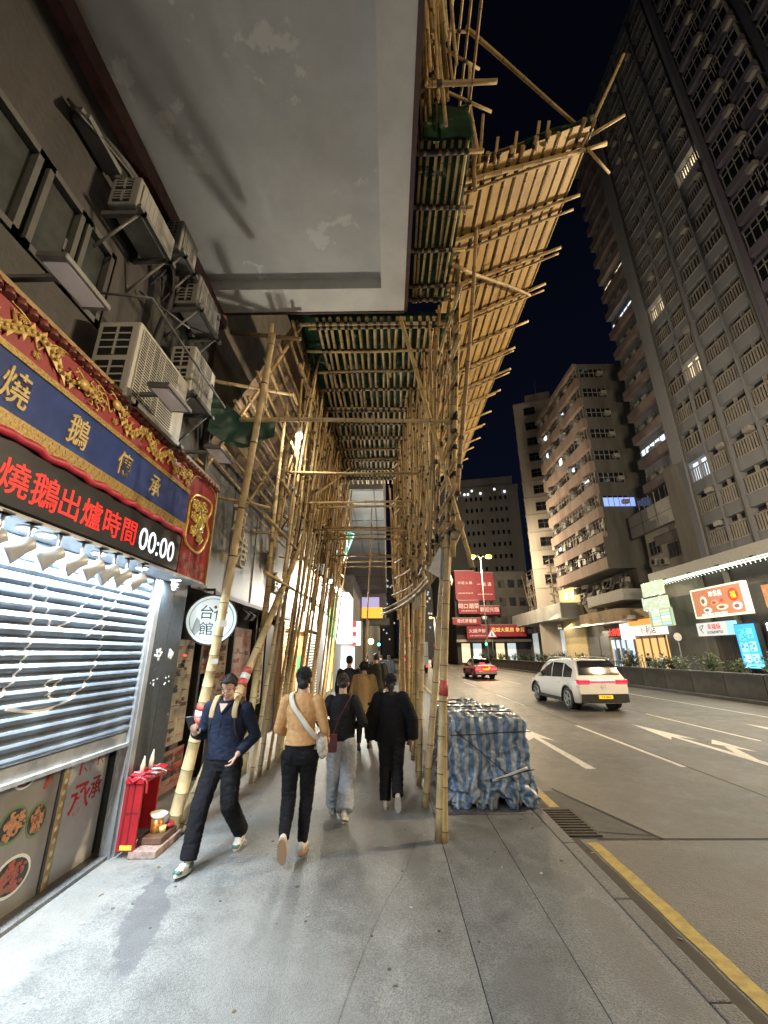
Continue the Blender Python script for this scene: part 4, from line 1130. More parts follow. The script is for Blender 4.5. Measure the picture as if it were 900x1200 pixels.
# --- the raking props standing on the pavement
pa = PL.add((-2.29, 5.18, 0), (-1.60, 4.80, 6.12), .072, .040, 1, .015, top=True, pts=path([(-2.29, 5.18, 0), (-2.08, 5.08, 1.2), (-1.93, 4.99, 2.4), (-1.60, 4.80, 6.12)], 8), label='thick leaning bamboo prop with red and white tape in front of the round sign')
pb = PL.add((-2.23, 5.26, 0), (-1.46, 8.2, 4.78), .066, .040, 1, .015, top=True, label='thick bamboo prop raking away behind the man with the phone')
pc = PL.add((-2.32, 7.55, 0), (-1.96, 7.45, 6.0), .06, .038, 1, .015, top=True, label='upright bamboo prop crossing the raking one behind the man')
PL.add((-1.72, 5.05, 5.15), (-1.66, 4.86, 6.35), .045, .036, 1, .01, top=True)
PL.add((-1.9, 6.6, 3.0), (-1.72, 6.2, 5.9), .034, .026, 1, .02, top=True)
PL.add((-2.05, 8.6, 0), (-1.62, 8.6, 6.8), .042, .03, 1, .03, top=True)
PL.finish(SC)
# tape on the props and kerb poles (sub-parts of their poles)
M_tw, M_tr = mat('tape_white', (.62, .60, .56), .4), mat('tape_red', (.42, .07, .05), .5)
def tape(q, t0, t1, k=4, side=None, seed=1):
    p0, p1 = q['p0'], q['p1']
    b = MB()
    for i in range(k):
        a, c = lerp(t0, t1, i/k), lerp(t0, t1, (i+1)/k)
        r = lerp(q['r0'], q['r1'], a)*1.06+.003
        at_ = (lambda t: q['pts'][min(int(t*(len(q['pts'])-1)), len(q['pts'])-2)].lerp(q['pts'][min(int(t*(len(q['pts'])-1)), len(q['pts'])-2)+1], t*(len(q['pts'])-1)-min(int(t*(len(q['pts'])-1)), len(q['pts'])-2))) if q['pts'] else (lambda t: p0.lerp(p1, t))
        b.tube([at_(a), at_(c)], r, 12, i % 2)
    o = b.build('warning_tape', [M_tr, M_tw], q['obj']); return o
tape(pa, .30, .355, 3); tape(pb, .29, .335, 3); tape(pc, .32, .335, 1); tape(near1, .118, .132, 1); tape(near1b, .40, .415, 1)
b = MB()
for p, (sx, sz) in ((V((-2.0, 5.02, 1.72)), (.05, .035)), (V((-1.93, 4.97, 2.13)), (.05, .045))):
    M_ = Matrix.Translation(p+V((.035, -.045, 0))) @ Matrix.Rotation(.6, 4, 'Z')
    b.box((0, 0, 0), (sx*1.6, .004, sz*1.6), 0, M_)
b.build('paper_tag', M_white, pa['obj'])
# netting and sheets
def netting_mat(name, c, hole):
    m = bpy.data.materials.new(name); m.use_nodes = True
    n = m.node_tree; p = n.nodes['Principled BSDF']; p.inputs['Roughness'].default_value = .75; p.inputs['Specular IOR Level'].default_value = .15
    t = n.nodes.new('ShaderNodeTexCoord'); ns = n.nodes.new('ShaderNodeTexNoise'); ns.inputs['Scale'].default_value = 4.5; ns.inputs['Detail'].default_value = 7
    n.links.new(t.outputs['Object'], ns.inputs['Vector'])
    r = n.nodes.new('ShaderNodeValToRGB')
    e = r.color_ramp.elements
    e[0].position = .3; e[0].color = (*[x*.45 for x in c], 1); e[1].position = .58; e[1].color = (*c, 1)
    e2 = e.new(.64); e2.color = (.07, .10, .06, 1); e3 = e.new(.70); e3.color = (.26, .26, .18, 1)
    n.links.new(ns.outputs['Fac'], r.inputs['Fac']); n.links.new(r.outputs[0], p.inputs['Base Color'])
    return m
M_net = netting_mat('green_netting', (.014, .045, .024), .1)
def sag_sheet(name, corners, nu, nv, amp, sc, m, parent, th=.006, seed=0):
    a, c, d, e = [V(p) for p in corners]
    b = MB(); vs = []
    nrm = (c-a).cross(e-a).normalized()
    for i in range(nu+1):
        for j in range(nv+1):
            p = (a.lerp(c, i/nu)).lerp(e.lerp(d, i/nu), j/nv)
            vs.append(p+nrm*amp*mnoise.noise(p*sc+V((seed, 0, 0))))
    fs = [(i*(nv+1)+j, (i+1)*(nv+1)+j, (i+1)*(nv+1)+j+1, i*(nv+1)+j+1) for i in range(nu) for j in range(nv)]
    b.add(vs, fs, 0, True)
    o = b.build(name, m, parent)
    s = o.modifiers.new('solid', 'SOLIDIFY'); s.thickness = th
    return o
sag_sheet('netting', ((-1.6, 5.4, 7.06), (1.05, 5.4, 7.06), (1.05, 12.2, 7.06), (-1.6, 12.2, 7.06)), 30, 60, .07, 1.6, M_net, SC)
sag_sheet('netting', ((.40, 3.1, 7.27), (1.0, 3.1, 7.27), (1.0, 5.3, 7.27), (.40, 5.3, 7.27)), 10, 30, .06, 2.5, M_net, SC, seed=4)
sag_sheet('netting', ((.42, 2.95, 7.05), (.98, 3.0, 7.1), (.98, 3.06, 7.9), (.46, 3.0, 7.75)), 10, 14, .08, 3.5, M_net, SC, seed=9)
M_tarp = mat('green_tarp', (.022, .075, .055), .45, var=.45, vscale=5, bump=.4, bscale=9)
b = MB(); nu, nv = 26, 16; vs = []
for i in range(nu+1):
    for j in range(nv+1):
        s_, w_ = i/nu, j/nv
        p = V((lerp(-2.55, -1.70, s_), 5.22+.35*s_+.25*w_*math.sin(s_*3), lerp(5.45-.35*math.sin(s_*2.2), 4.82-.1*math.sin(s_*5), w_)))
        vs.append(p+V((.0, .07, .05))*mnoise.noise(p*5))
b.add(vs, [(i*(nv+1)+j, (i+1)*(nv+1)+j, (i+1)*(nv+1)+j+1, i*(nv+1)+j+1) for i in range(nu) for j in range(nv)], 0, True)
tag(b.build('green_tarpaulin', M_tarp), 'dark green tarpaulin draped over poles beside the air conditioners', 'tarpaulin')
M_board = mat('brown_board', (.20, .135, .085), .7, var=.45, vscale=5)
b = MB()
for k in range(9):
    y0 = 5.5+k*.85
    for t in range(4):
        x0, z0, x1, z1 = lerp(-1.45, -2.66, t/4), lerp(7.0, 4.65, t/4), lerp(-1.45, -2.66, (t+.96)/4), lerp(7.0, 4.65, (t+.96)/4)
        q = .012*((k+t) % 3)
        b.add([(x0, y0, z0+.06+q), (x0, y0+.83, z0+.06+q), (x1, y0+.83, z1+.06+q), (x1, y0, z1+.06+q), (x0, y0, z0+.075+q), (x0, y0+.83, z0+.075+q), (x1, y0+.83, z1+.075+q), (x1, y0, z1+.075+q)],
              [(0, 1, 2, 3), (7, 6, 5, 4), (0, 4, 5, 1), (1, 5, 6, 2), (2, 6, 7, 3), (3, 7, 4, 0)])
b.build('deck_board', M_board, SC, stuff=True)
# hanging scraps
b = MB(); b.add([(.66, 5.1, 3.06), (.50, 5.12, 2.76), (.78, 5.06, 2.56), (.80, 5.1, 2.64), (.72, 5.09, 2.90)], [(0, 1, 2, 3, 4)])
o = b.build('plastic_sheet', mat('white_plastic', (.62, .64, .66), .3, var=.2, vscale=12)); s = o.modifiers.new('solid', 'SOLIDIFY'); s.thickness = .004
tag(o, 'white triangular plastic sheet hanging from the bent bamboo pole', 'plastic sheet')
b = MB(); b.add([(.45, 6.9, 2.72), (.42, 6.92, 2.45), (.52, 6.9, 2.48), (.53, 6.9, 2.74)], [(0, 1, 2, 3)])
o = b.build('paper_notice', mat('old_paper', (.40, .38, .33), .7, var=.3)); s = o.modifiers.new('solid', 'SOLIDIFY'); s.thickness = .004
tag(o, 'small grey paper scrap hanging farther along the bent bamboo pole', 'paper')
t = thing('work_lamp', 'small lit white work lamp hanging on the inner bamboo row under the deck', 'lamp', (-1.42, 6.0, 5.2))
b = MB(); b.tube([(-1.42, 6.0, 5.30), (-1.42, 6.0, 5.24), (-1.42, 6.0, 5.12)], [.02, .05, .06], 10); b.build('shade', M_white, t)
b = MB(); b.ell((-1.42, 6.0, 5.11), (.045, .045, .04)); b.build('bulb', glow('work_bulb', (1, .95, .85), 9), t)
light('work_light', 'POINT', (-1.40, 5.98, 5.02), 36, (1, .93, .78), .06)
b = MB(); b.tube([(-1.42, 6.0, 5.30), (-1.50, 6.0, 5.6)], .008, 5); b.build('cord', M_black, t)

# ------------------------------------------------------------------ catch fan: sheeted platform sloping out over the road
CF = thing('catch_fan', 'tan sheeted bamboo catch platform sloping out over the road above the kerb', 'catch platform', (1.8, 8, 7.4))
M_ply = mat('fan_sheet', (.55, .355, .105), .6, col2=(.38, .235, .07), vscale=2.2, bump=.2, bscale=20)
M_gap = mat('fan_gap_shade', (.21, .135, .065), .6, var=.4)  # brown on the top sheet paints the shade between the strips
FY0, FY1 = 3.55, 14.2
def fan(s, y, dz=0.0):
    """s: 0 at the scaffold, 1 at the outer edge"""
    return V((lerp(.98, 2.76, s), y, lerp(7.50, 8.34, s)+dz))
nst = 11
rr = random.Random(5)
for k in range(nst):
    s0, s1 = (k+.06+rr.uniform(-.04,.04))/nst, (k+.70+rr.uniform(-.06,.06))/nst
    b = MB(); y = FY0+rr.uniform(-.04, .06)
    while y < FY1:
        ln = min(rr.uniform(1.6, 2.5), FY1-y+.05)
        q = rr.uniform(0, .012)
        P_ = [fan(s0, y, q), fan(s1, y, q), fan(s1, y+ln, q), fan(s0, y+ln, q)]
        Q_ = [p+V((0, 0, .012)) for p in P_]
        b.add(P_+Q_, [(0, 1, 2, 3), (7, 6, 5, 4), (0, 4, 5, 1), (1, 5, 6, 2), (2, 6, 7, 3), (3, 7, 4, 0)])
        y += ln-.03
    b.build('sheeting_strip', M_ply, CF)
b = MB(); P_ = [fan(0, FY0, .10), fan(1, FY0, .10), fan(1, FY1, .10), fan(0, FY1, .10)]; Q_ = [p+V((0, 0, .02)) for p in P_]
b.add(P_+Q_, [(0, 1, 2, 3), (7, 6, 5, 4), (0, 4, 5, 1), (1, 5, 6, 2), (2, 6, 7, 3), (3, 7, 4, 0)])
b.build('top_sheet', M_gap, CF)
FP = Poles()
for k in range(nst+1):
    s = (k-.09)/nst
    FP.add(fan(s, FY0-u(.0, .10), .03), fan(s+u(-.01, .01), FY1, .03), .030, .022, 2, .015)
yy = 3.72
while yy < 14:
    FP.add(fan(-.12, yy+u(-.1, .1), -.05), fan(1.10+u(-.03, .09), yy+u(-.12, .18), -.045), .034, .026, 0, .012)
    if R_.random() < .4: FP.add(fan(-.05, yy+.12, -.05), fan(1.1+u(0, .1), yy+.1, -.05), .022, .02, 0, .012)
    yy += u(.70, .9)
FP.add((1.00, 2.9, 8.95), fan(.86, 3.55, .1), .028, .02, 0, .01)
FP.add(fan(.93, 3.75, -.1), fan(1.18, 3.2, .55), .022, .018, 0, .01)
FP.add(fan(.98, 3.72, .02), fan(1.28, 3.65, .10), .024, .02, 0, .01)
FP.add(fan(1.0, 3.8, -.06), fan(1.25, 4.1, -.30), .02, .018, 0, .01)
FP.add((1.02, 4.6, 7.15), fan(.99, 6.2, -.12), .03, .024, 0, .02)
for s in (.12, .24, .38, .55, .62):
    FP.add(fan(s, 3.62, -.02), fan(s+.01, 3.44, .12+u(0, .12)), .022, .02, 0, .01)
FP.finish(CF)
sag_sheet('netting', (fan(.45, 3.5, .1), fan(.98, 3.5, .12), fan(.98, 4.2, .14), fan(.45, 4.2, .12)), 8, 8, .1, 3, M_net, CF, seed=3)
# ================================================================== buildings across the road
def many(parent, name, geom, mats, places, limit=97, labels=None):
    """repeated part: the nearest ones as objects sharing one mesh, the rest as one"""
    C = V((0, 0, 1.8)); L = parent_origin(parent)
    places = sorted(places, key=lambda M: (M.translation-C).length)
    mb = MB(); geom(mb, Matrix()); me = mb.mesh(name, mats)
    for M in places[:limit]:
        o = bpy.data.objects.new(name, me); COL.objects.link(o); o.parent = parent
        o.matrix_local = Matrix.Translation(-L) @ M
    if len(places) > limit:
        mb = MB()
        for M in places[limit:]: geom(mb, M)
        mb.build(name, mats, parent, stuff=True)
RFX = Matrix.Rotation(-PI/2, 4, 'Z')      # local: width along x, facade normal -y  ->  faces -x
def at(x, y, z, R=RFX): return Matrix.Translation((x, y, z)) @ R
rr = random.Random(31)
def wallmat(name, c, c2, sc=.25, rough=.85): return mat(name, c, rough, col2=c2, vscale=sc, bump=.15, bscale=8, streak=True, detail=8)
M_tower = wallmat('tower_render', (.255, .268, .30), (.175, .182, .205))
M_pink = wallmat('pink_tile', (.40, .31, .265), (.25, .185, .155), .5)
M_sooty = wallmat('sooty_concrete', (.16, .155, .145), (.075, .072, .068), .35)
M_cream = wallmat('cream_tile', (.42, .38, .33), (.30, .27, .235), .4)
M_purple = wallmat('violet_tile', (.15, .14, .185), (.10, .095, .13), .3)
M_greyb = wallmat('grey_tower', (.24, .245, .25), (.18, .18, .185), .2)
M_pale = mat('pale_frame', (.34, .32, .30), .6, var=.25, vscale=3)
M_cool = glow('cool_window', (.72, .86, 1.0), 1.6)
M_warmw = glow('warm_window', (1.0, .82, .52), 1.5)
M_dim = mat('dim_interior', (.05, .048, .045), .5)
M_acbox = mat('ac_box_grey', (.34, .33, .31), .6, var=.3)

# ---- the tall tower -------------------------------------------------------------
TW = thing('tower_block', 'very tall grey housing tower with rows of barred balconies over the lit canopy', 'tower block', (28, 29, 0))
TX = 24.0
b = MB(); b.bb(TX+.55, 40, 21.0, 36.5, 8, 61); b.build('wall', M_tower, TW)
b = MB(); b.bb(TX-.25, TX+.56, 30.55, 31.75, 8, 61.5); b.build('pilaster', M_tower, TW)
for yy, w in ((26.35, .22), (21.3, .5), (23.9, .10), (28.4, .10)):
    b = MB(); b.bb(TX-.10, TX+.56, yy-w/2, yy+w/2, 8, 61); b.build('pilaster', M_tower, TW)
b = MB()
for yy in (26.55, 21.7, 30.4): b.tube([(TX-.06, yy, 8), (TX-.06, yy, 60)], .07, 6)
b.build('drain_pipe', M_sooty, TW)
FH = 2.58
floors = [8.6+FH*k for k in range(20)]
bays = [(21.6, 23.8), (24.0, 26.2), (26.6, 28.3), (28.5, 30.5)]
b = MB()
for z in floors:
    for (a, c) in ((21.5, 26.24), (26.46, 30.56)): b.bb(TX, TX+.6, a, c, z-.45, z+.42)
b.build('spandrel', M_tower, TW)
def cell(w, h, mi_glass, ac, bars):
    def g(mb, M):
        mb.box((0, .42, h/2), (w, .05, h), mi_glass, M)                    # pane, set back
        mb.box((0, .20, h*.5), (w*.02, .3, h), 0, M)
        for k in range(bars): mb.box((lerp(-w/2+.1, w/2-.1, k/(bars-1)), .05, h*.33), (.085, .07, h*.66), 0, M)
        mb.box((0, .05, h*.68), (w, .10, .07), 0, M); mb.box((0, .0, .0), (w, .2, .06), 0, M)
        mb.box((0, .34, h*.80), (w*.98, .05, .04), 0, M)
        if ac: mb.box((w*.28, -.10, h*.86), (.55, .45, .34), 3, M)
    return g
mats_cell = [M_pale, M_glass, M_dim, M_acbox, M_cool, M_warmw]
pl_ = {0: [], 1: [], 2: [], 4: [], 5: []}
for fi, z in enumerate(floors):
    for bi, (a, c) in enumerate(bays):
        q = rr.random()
        kind = 0 if q < .55 else 1 if q < .8 else 2
        if (fi, bi) in ((8, 3), (2, 3)): kind = 5 if fi == 8 else 4
        if (fi, bi) in ((5, 2), (11, 0)): kind = 5
        pl_[kind].append(at(TX+.03, (a+c)/2, z+.45))
many(TW, 'balcony', cell(2.0, 1.68, 1, False, 9), mats_cell, pl_[0], 40)
many(TW, 'balcony', cell(2.0, 1.68, 1, True, 9), mats_cell, pl_[1], 24)
many(TW, 'balcony', cell(2.0, 1.68, 2, False, 7), mats_cell, pl_[2], 20)
many(TW, 'lit_balcony', cell(2.0, 1.68, 4, False, 9), mats_cell, pl_[4]); many(TW, 'lit_balcony', cell(2.0, 1.68, 5, False, 9), mats_cell, pl_[5])
def band(lit, mi=1):
    def g(mb, M):
        mb.box((0, -.12, 0), (4.5, .6, .75), 0, M)
        mb.box((0, .25, .95), (4.5, .05, 1.2), 1, M)
        if lit: mb.box((-.4, .16, 1.22), (3.4, .05, .50), mi, M); mb.box((1.75, .16, 1.05), (.7, .05, .3), mi, M)
        for k in range(7): mb.box((-2.2+k*.73, .12, .9), (.05, .12, 1.1), 2, M)
        mb.box((rr.uniform(-1.6, 1.6), -.25, .62), (.6, .4, .4), 3, M); mb.box((rr.uniform(-1.6, 1.6), -.25, .62), (.6, .4, .4), 3, M)
        mb.box((0, -.42, .42), (4.5, .06, .10), 4, M)
    return g
strip_p = [at(TX+.35, 34.15, 11.0+2.5*k) for k in range(20)]
lit = {1: M_cool, 3: M_cool, 9: M_cool, 11: M_warmw}
M_brown_sp = wallmat('pinkish_spandrel', (.23, .19, .18), (.14, .115, .108), .6)
many(TW, 'balcony_band', band(False), [M_brown_sp, M_glass, M_pale, M_acbox, M_sooty], [p for k, p in enumerate(strip_p) if k not in lit])
for k, m in lit.items(): many(TW, 'lit_balcony_band', band(True, 5), [M_brown_sp, M_glass, M_pale, M_acbox, M_sooty, m], [strip_p[k]])
b = MB(); b.bb(TX+.3, 40, 20.9, 36.6, 61, 62); b.build('parapet', M_tower, TW)

# ---- violet block at the right edge ------------------------------------------------
VB = thing('violet_block', 'violet grey apartment block with boxy bay windows at the right edge', 'apartment block', (26, 12, 0))
b = MB(); b.bb(23.6, 38, 1.5, 20.75, 8, 66); b.build('wall', M_purple, VB)
b = MB(); b.bb(23.35, 23.6, 20.3, 20.75, 8, 66); b.bb(23.35, 23.6, 15.2, 15.7, 8, 66); b.build('pilaster', M_purple, VB)
def bayw(lit):
    def g(mb, M):
        mb.box((0, -.22, -.1), (2.3, .5, .55), 0, M); mb.box((0, -.22, 1.68), (2.3, .5, .22), 0, M)
        mb.box((0, -.20, .88), (2.1, .4, 1.4), 2, M)
        mb.box((0, -.43, .88), (2.1, .03, 1.4), 1 if not lit else 4, M)
        for k in range(5): mb.box((-1.03+k*.515, -.45, .88), (.05, .05, 1.4), 2, M)
        mb.box((0, -.45, 1.15), (2.1, .05, .05), 2, M)
        mb.box((.9, -.55, 1.95), (.6, .4, .4), 3, M)
    return g
P0, P1 = [], []
for k in range(19):
    for yy in (18.9, 16.9 if False else 17.0, 13.9, 11.6, 9.3, 7.0):
        (P1 if (k, yy) in ((5, 17.0), (16, 18.9)) else P0).append(at(23.6, yy, 12+2.75*k))
many(VB, 'bay_window', bayw(False), [M_purple, M_glass, M_pale, M_acbox], P0, 97); many(VB, 'lit_bay_window', bayw(True), [M_purple, M_glass, M_pale, M_acbox, M_cool], P1)

# ---- low podium block between the tower and the pink block ------------------------------
PB = thing('podium_block', 'low pale block with a blank grey signboard beside the tower', 'building', (27, 34, 0))
b = MB(); b.bb(24.1, 36, 31.6, 37.9, 6, 15.2); b.build('wall', M_cream, PB)
b = MB(); b.bb(24.0, 24.1, 32.0, 37.8, 13.6, 15.4); b.build('window_band', M_glass, PB)
b = MB()
for k in range(8): b.bb(23.95, 24.0, 32+k*.8, 32.08+k*.8, 13.6, 15.4)
b.build('mullion', M_pale, PB)
b = MB(); b.bb(23.3, 23.6, 32.4, 38.6, 11.9, 14.0); b.build('signboard', mat('blank_board', (.20, .20, .195), .6, var=.2), PB)
b = MB(); b.bb(23.28, 23.299, 32.4, 38.6, 12.9, 12.94); b.bb(23.28, 23.299, 34.4, 34.44, 11.9, 14.0); b.bb(23.28, 23.299, 36.5, 36.54, 11.9, 14.0); b.build('board_joint', M_dark, PB)
b = MB(); b.bb(23.2, 24.4, 31.2, 32.3, 7.5, 16.2); b.build('side_fin', M_sooty, PB)
def swin(mb, M, w=1.5, h=1.2):
    mb.box((0, 0, 0), (w, .06, h), 1, M)
    for k in range(4): mb.box((-w/2+w*k/3, -.05, 0), (.06, .06, h), 0, M)
    mb.box((0, -.05, .1), (w, .06, .05), 0, M); mb.box((0, -.06, -h/2), (w+.2, .12, .08), 0, M)
for yy, zz in ((34.2, 9.9), (36.7, 10.6)):
    b = MB(); swin(b, at(24.07, yy, zz)); b.build('window', [M_sooty, M_glass], PB)
for yy, zz in ((35.6, 9.1), (36.9, 9.3), (36.0, 8.2)):
    b = MB(); b.box((23.85, yy, zz), (.4, .8, .6)); b.tube([(23.64, yy-.1, zz), (23.62, yy-.1, zz)], .22, 10, 1); b.build('air_conditioner', [M_acbox, M_black], PB)

# ---- pink mid rise block with overhanging storeys ----------------------------------------
MB_ = thing('pink_block', 'weathered pink banded apartment block overhanging the shops', 'apartment block', (25, 45, 0))
X0, Y0, Y1 = 21.0, 39.4, 52.0
b = MB(); b.bb(X0+.45, 33, Y0+.02, Y1, 9.3, 32.2); b.build('wall', M_sooty, MB_)
b = MB(); b.bb(23.65, 33, Y0+.02, Y1, 0, 9.3); b.build('lower_wall', wallmat('dark_lower', (.13, .115, .10), (.06, .055, .05), .5), MB_)
FHm = 2.53
nf = 9
for k in range(nf+1):
    z = 9.3+k*FHm
    b = MB(); b.bb(X0, X0+.5, Y0, Y1, z, z+(1.12 if k < nf else .5)); b.build('spandrel', M_pink, MB_)
def fwin(seed):
    r2 = random.Random(seed)
    def g(mb, M):
        w, h = 3.0, 1.36
        mb.box((0, .30, 0), (w, .05, h), 1, M)
        n_ = r2.choice([4, 5, 6])
        for k in range(n_+1): mb.box((-w/2+w*k/n_, .18, 0), (.06, .1, h), 0, M)
        mb.box((0, .18, .25), (w, .08, .06), 0, M)
        if seed % 2:                                  # caged balcony
            for k in range(12): mb.box((-1.3+k*.12, -.12, -.2), (.03, .03, .85), 0, M)
            mb.box((-.65, -.05, .22), (1.4, .2, .04), 0, M); mb.box((-.65, -.05, -.62), (1.4, .3, .05), 0, M)
        mb.box((r2.uniform(-1, 1), -.1, -.42), (.62, .5, .42), 3, M)
        if seed % 3 == 0: mb.box((r2.uniform(-1, 1), -.1, .42), (.62, .5, .40), 3, M)
        mb.box((r2.uniform(-1.2, 1.2), .24, r2.uniform(-.2, .2)), (r2.uniform(.5, .9), .04, .9), 4, M)
        mb.box((r2.uniform(-1.2, 1.2), .23, -.3), (r2.uniform(.5, 1.2), .04, .5), 2, M)
    return g
mm = [M_pale, M_glass, mat('curtain_brown', (.22, .18, .14), .8), M_acbox, mat('window_grey', (.2, .21, .21), .5)]
G = {k: [] for k in range(4)}
lits = []
for k in range(nf):
    for j in range(4):
        G[rr.randrange(4)].append(at(X0+.18, Y0+1.65+j*3.12, 9.3+k*FHm+1.82))
for k in range(4): many(MB_, 'window', fwin(k), mm, G[k])
for (k, j, s) in ((7, 1, 0), (6, 3, 0), (5, 2, 1), (4, 1, 0), (7, 3, 1), (3, 0, 1), (2, 2, 0), (6, 1, 0), (1, 3, 0)):
    b = MB(); M = at(X0+.30, Y0+1.65+j*3.12+rr.uniform(-.8, .8), 9.3+k*FHm+1.8); b.box((0, 0, 0), (rr.uniform(.35, .9), .05, rr.uniform(.5, .9)), 0, M)
    b.build('lit_window', [M_cool if s == 0 else glow('pale_window', (.9, .95, .95), 2.2)], MB_)
# the end wall that faces back along the road
RB = Matrix()
b = MB(); b.bb(X0+.01, X0+.5, Y0-.03, Y0, 9.3, 12.4); b.bb(X0+.5, 24.3, Y0-.03, Y0, 9.3, 13.2); b.build('sooty_end', M_sooty, MB_)
pe = []
for k in range(2, nf): pe.append(Matrix.Translation((X0+1.9, Y0-.0, 9.3+k*FHm+1.75)))
def ewin(mb, M):
    mb.box((0, -.02, 0), (2.6, .05, 1.0), 1, M)
    for k in range(6): mb.box((-1.3+k*.52, -.06, 0), (.05, .06, 1.0), 0, M)
    mb.box((0, -.06, 0), (2.6, .05, .05), 0, M)
    mb.box((.8, -.25, -.2), (.6, .45, .4), 3, M)
many(MB_, 'end_window', ewin, mm, pe)
b = MB(); M = Matrix.Translation((X0+2.2, Y0-.05, 9.3+2.0*FHm+1.6)); b.box((0, -.02, 0), (3.2, .06, .9), 1, M)
for k in range(7): b.box((-1.6+k*.53, -.06, 0), (.05, .05, .9), 0, M)
b.build('lit_end_window', [M_pale, glow('blue_window', (.28, .42, 1.0), 1.1)], MB_)
b = MB()
for yy in (40, 42.5, 45, 47.5): b.bb(22.0, 22.9, yy, yy+1.2, 32.2, 33.0)
b.bb(X0+.1, 33, Y0+.1, Y1, 32.2, 32.6); b.build('roof_parapet', M_sooty, MB_)
b = MB()
for k in range(26):
    yy, zz = rr.uniform(40, 51.5), rr.uniform(6.6, 9.0)
    b.box((23.0, yy, zz), (.4, rr.uniform(.5, 1.4), rr.uniform(.3, .7)), rr.randrange(3))
b.build('clutter_under_overhang', [M_acbox, M_sooty, M_pale], MB_, stuff=True)
b = MB()
for k in range(6): b.tube(path([(22.9, 40+k*1.5, 8.9), (22.7, 41+k*1.5, 7.6+.2*(k % 3)), (22.9, 42.2+k*1.5, 6.9)], 5), .06, 6)
b.build('pipe', M_sooty, MB_, stuff=True)

# ---- slim cream tower ----------------------------------------------------------------
RS = math.radians(-20)
SL = thing('slim_tower', 'slim cream tower with small paired windows beside the pink block', 'apartment tower', (21.2, 60.5, 0), rz=RS)
b = MB(); b.bb(0, 9, 0, 9, 0, 41); b.build('wall', M_cream, SL, local=True)
b = MB()
for k in range(12): b.bb(-.06, 9.06, -.06, 9.06, 10.4+k*2.75, 10.55+k*2.75)
b.build('floor_band', wallmat('cream_band', (.34, .30, .26), (.26, .23, .2), .5), SL, local=True)
def lwin(w, h, two=False):
    def g(mb, M):
        for s in ((-.5, .5) if two else (0,)):
            mb.box((s*w*1.35, 0, 0), (w, .06, h), 1, M); mb.box((s*w*1.35, -.04, 0), (.05, .05, h), 0, M); mb.box((s*w*1.35, -.04, .1*h), (w, .05, .04), 0, M)
            mb.box((s*w*1.35, -.05, -h/2-.04), (w+.15, .12, .08), 0, M)
    return g
def lmany(parent, name, g, mats, places):
    mb = MB(); g(mb, Matrix()); me = mb.mesh(name, mats)
    for M in places:
        o = bpy.data.objects.new(name, me); COL.objects.link(o); o.parent = parent; o.matrix_local = M
mw = [M_sooty, M_glass]
fl_z = [11.7+k*2.75 for k in range(11)]
lmany(SL, 'wide_window', lwin(1.7, 1.3), mw, [Matrix.Translation((2.4, -.03, z)) for z in fl_z])
lmany(SL, 'paired_window', lwin(.62, 1.25, True), mw, [Matrix.Translation((5.6, -.03, z)) for z in fl_z]+[Matrix.Translation((7.7, -.03, z)) for z in fl_z])
lmany(SL, 'side_window', lwin(.6, 1.2, True), mw, [at(-.03, 2.2, z) for z in fl_z]+[at(-.03, 5.2, z) for z in fl_z])
for (x, z) in ((5.4, 11.7+4*2.75), (5.9, 11.7+5*2.75)):
    b = MB(); b.box((x, -.09, z), (.5, .05, 1.2)); b.build('lit_window', M_cool if x < 5.6 else glow('green_window', (.5, 1, .55), 1.5), SL, local=True)
for k in range(9):
    b = MB(); b.box((6.6, -.25, 11.5+k*2.75+.3), (.6, .45, .4)); b.build('air_conditioner', M_acbox, SL, local=True)
b = MB(); b.bb(2, 6, 2, 6, 41, 43.5); b.tube([(4, 4, 43), (4, 4, 48)], .05, 5); b.build('roof_box', M_cream, SL, local=True)

# ---- grey far tower -------------------------------------------------------------------
GT = thing('grey_tower', 'wide dim grey tower far down the road behind the street lamp', 'tower block', (14.5, 112, 0), rz=math.radians(-12))
b = MB(); b.bb(0, 22, 0, 16, 0, 46); b.bb(1.5, 21, 1, 15, 46, 49); b.build('wall', M_greyb, GT, local=True)
b = MB()
for x in (0, 3.0, 5.4): b.bb(x, x+.5, -.25, 0, 14, 45)
b.bb(-.2, 22.2, -.3, 0, 44.5, 46); b.build('pilaster', M_greyb, GT, local=True)
lmany(GT, 'window', lambda mb, M: mb.box((0, 0, 0), (.6, .08, 1.1), 0, M), [M_glass], [Matrix.Translation((x+j*1.35, -.04, 16+3.3*k)) for k in range(9) for x in (8.0, 14.6) for j in range(4)])
lmany(GT, 'side_window', lambda mb, M: mb.box((0, 0, 0), (.7, .08, 1.1), 0, M), [M_glass], [at(-.04, 13.5-j*1.6, 16+3.3*k) for k in range(9) for j in range(4)])
b = MB()
for k in range(6): b.box((rr.uniform(6, 20), -.3, 44+rr.choice([0, .9])), (.5, .1, .6))
b.build('lit_window', glow('far_window', (.9, .95, 1), 2), GT, local=True)
b = MB(); b.bb(-.2, 22, -.5, 0, 0, 15); b.build('lower_storeys', M_sooty, GT, local=True)
b = MB(); b.bb(-1.5, 22, -2.0, -.5, 9.4, 10.0); b.build('canopy', M_cream, GT, local=True)
b = MB(); b.bb(-1.2, 8, -1.2, -.5, 8.5, 9.2); b.build('lit_canopy_strip', glow('warm_strip', (1, .78, .4), 1.0), GT, local=True)
light('canopy_fill', 'AREA', (22.6, 56, 5.3), 240, (1, .86, .6), 2.5, target=(21, 55, 0), sizey=9)  # fill light added to brighten the yellow building, without a fitting
light('yellow_wall_fill', 'POINT', (20.4, 55, 8.8), 90, (1, .84, .55), .2)  # added fill in front of the yellow wall, no lamp hangs there
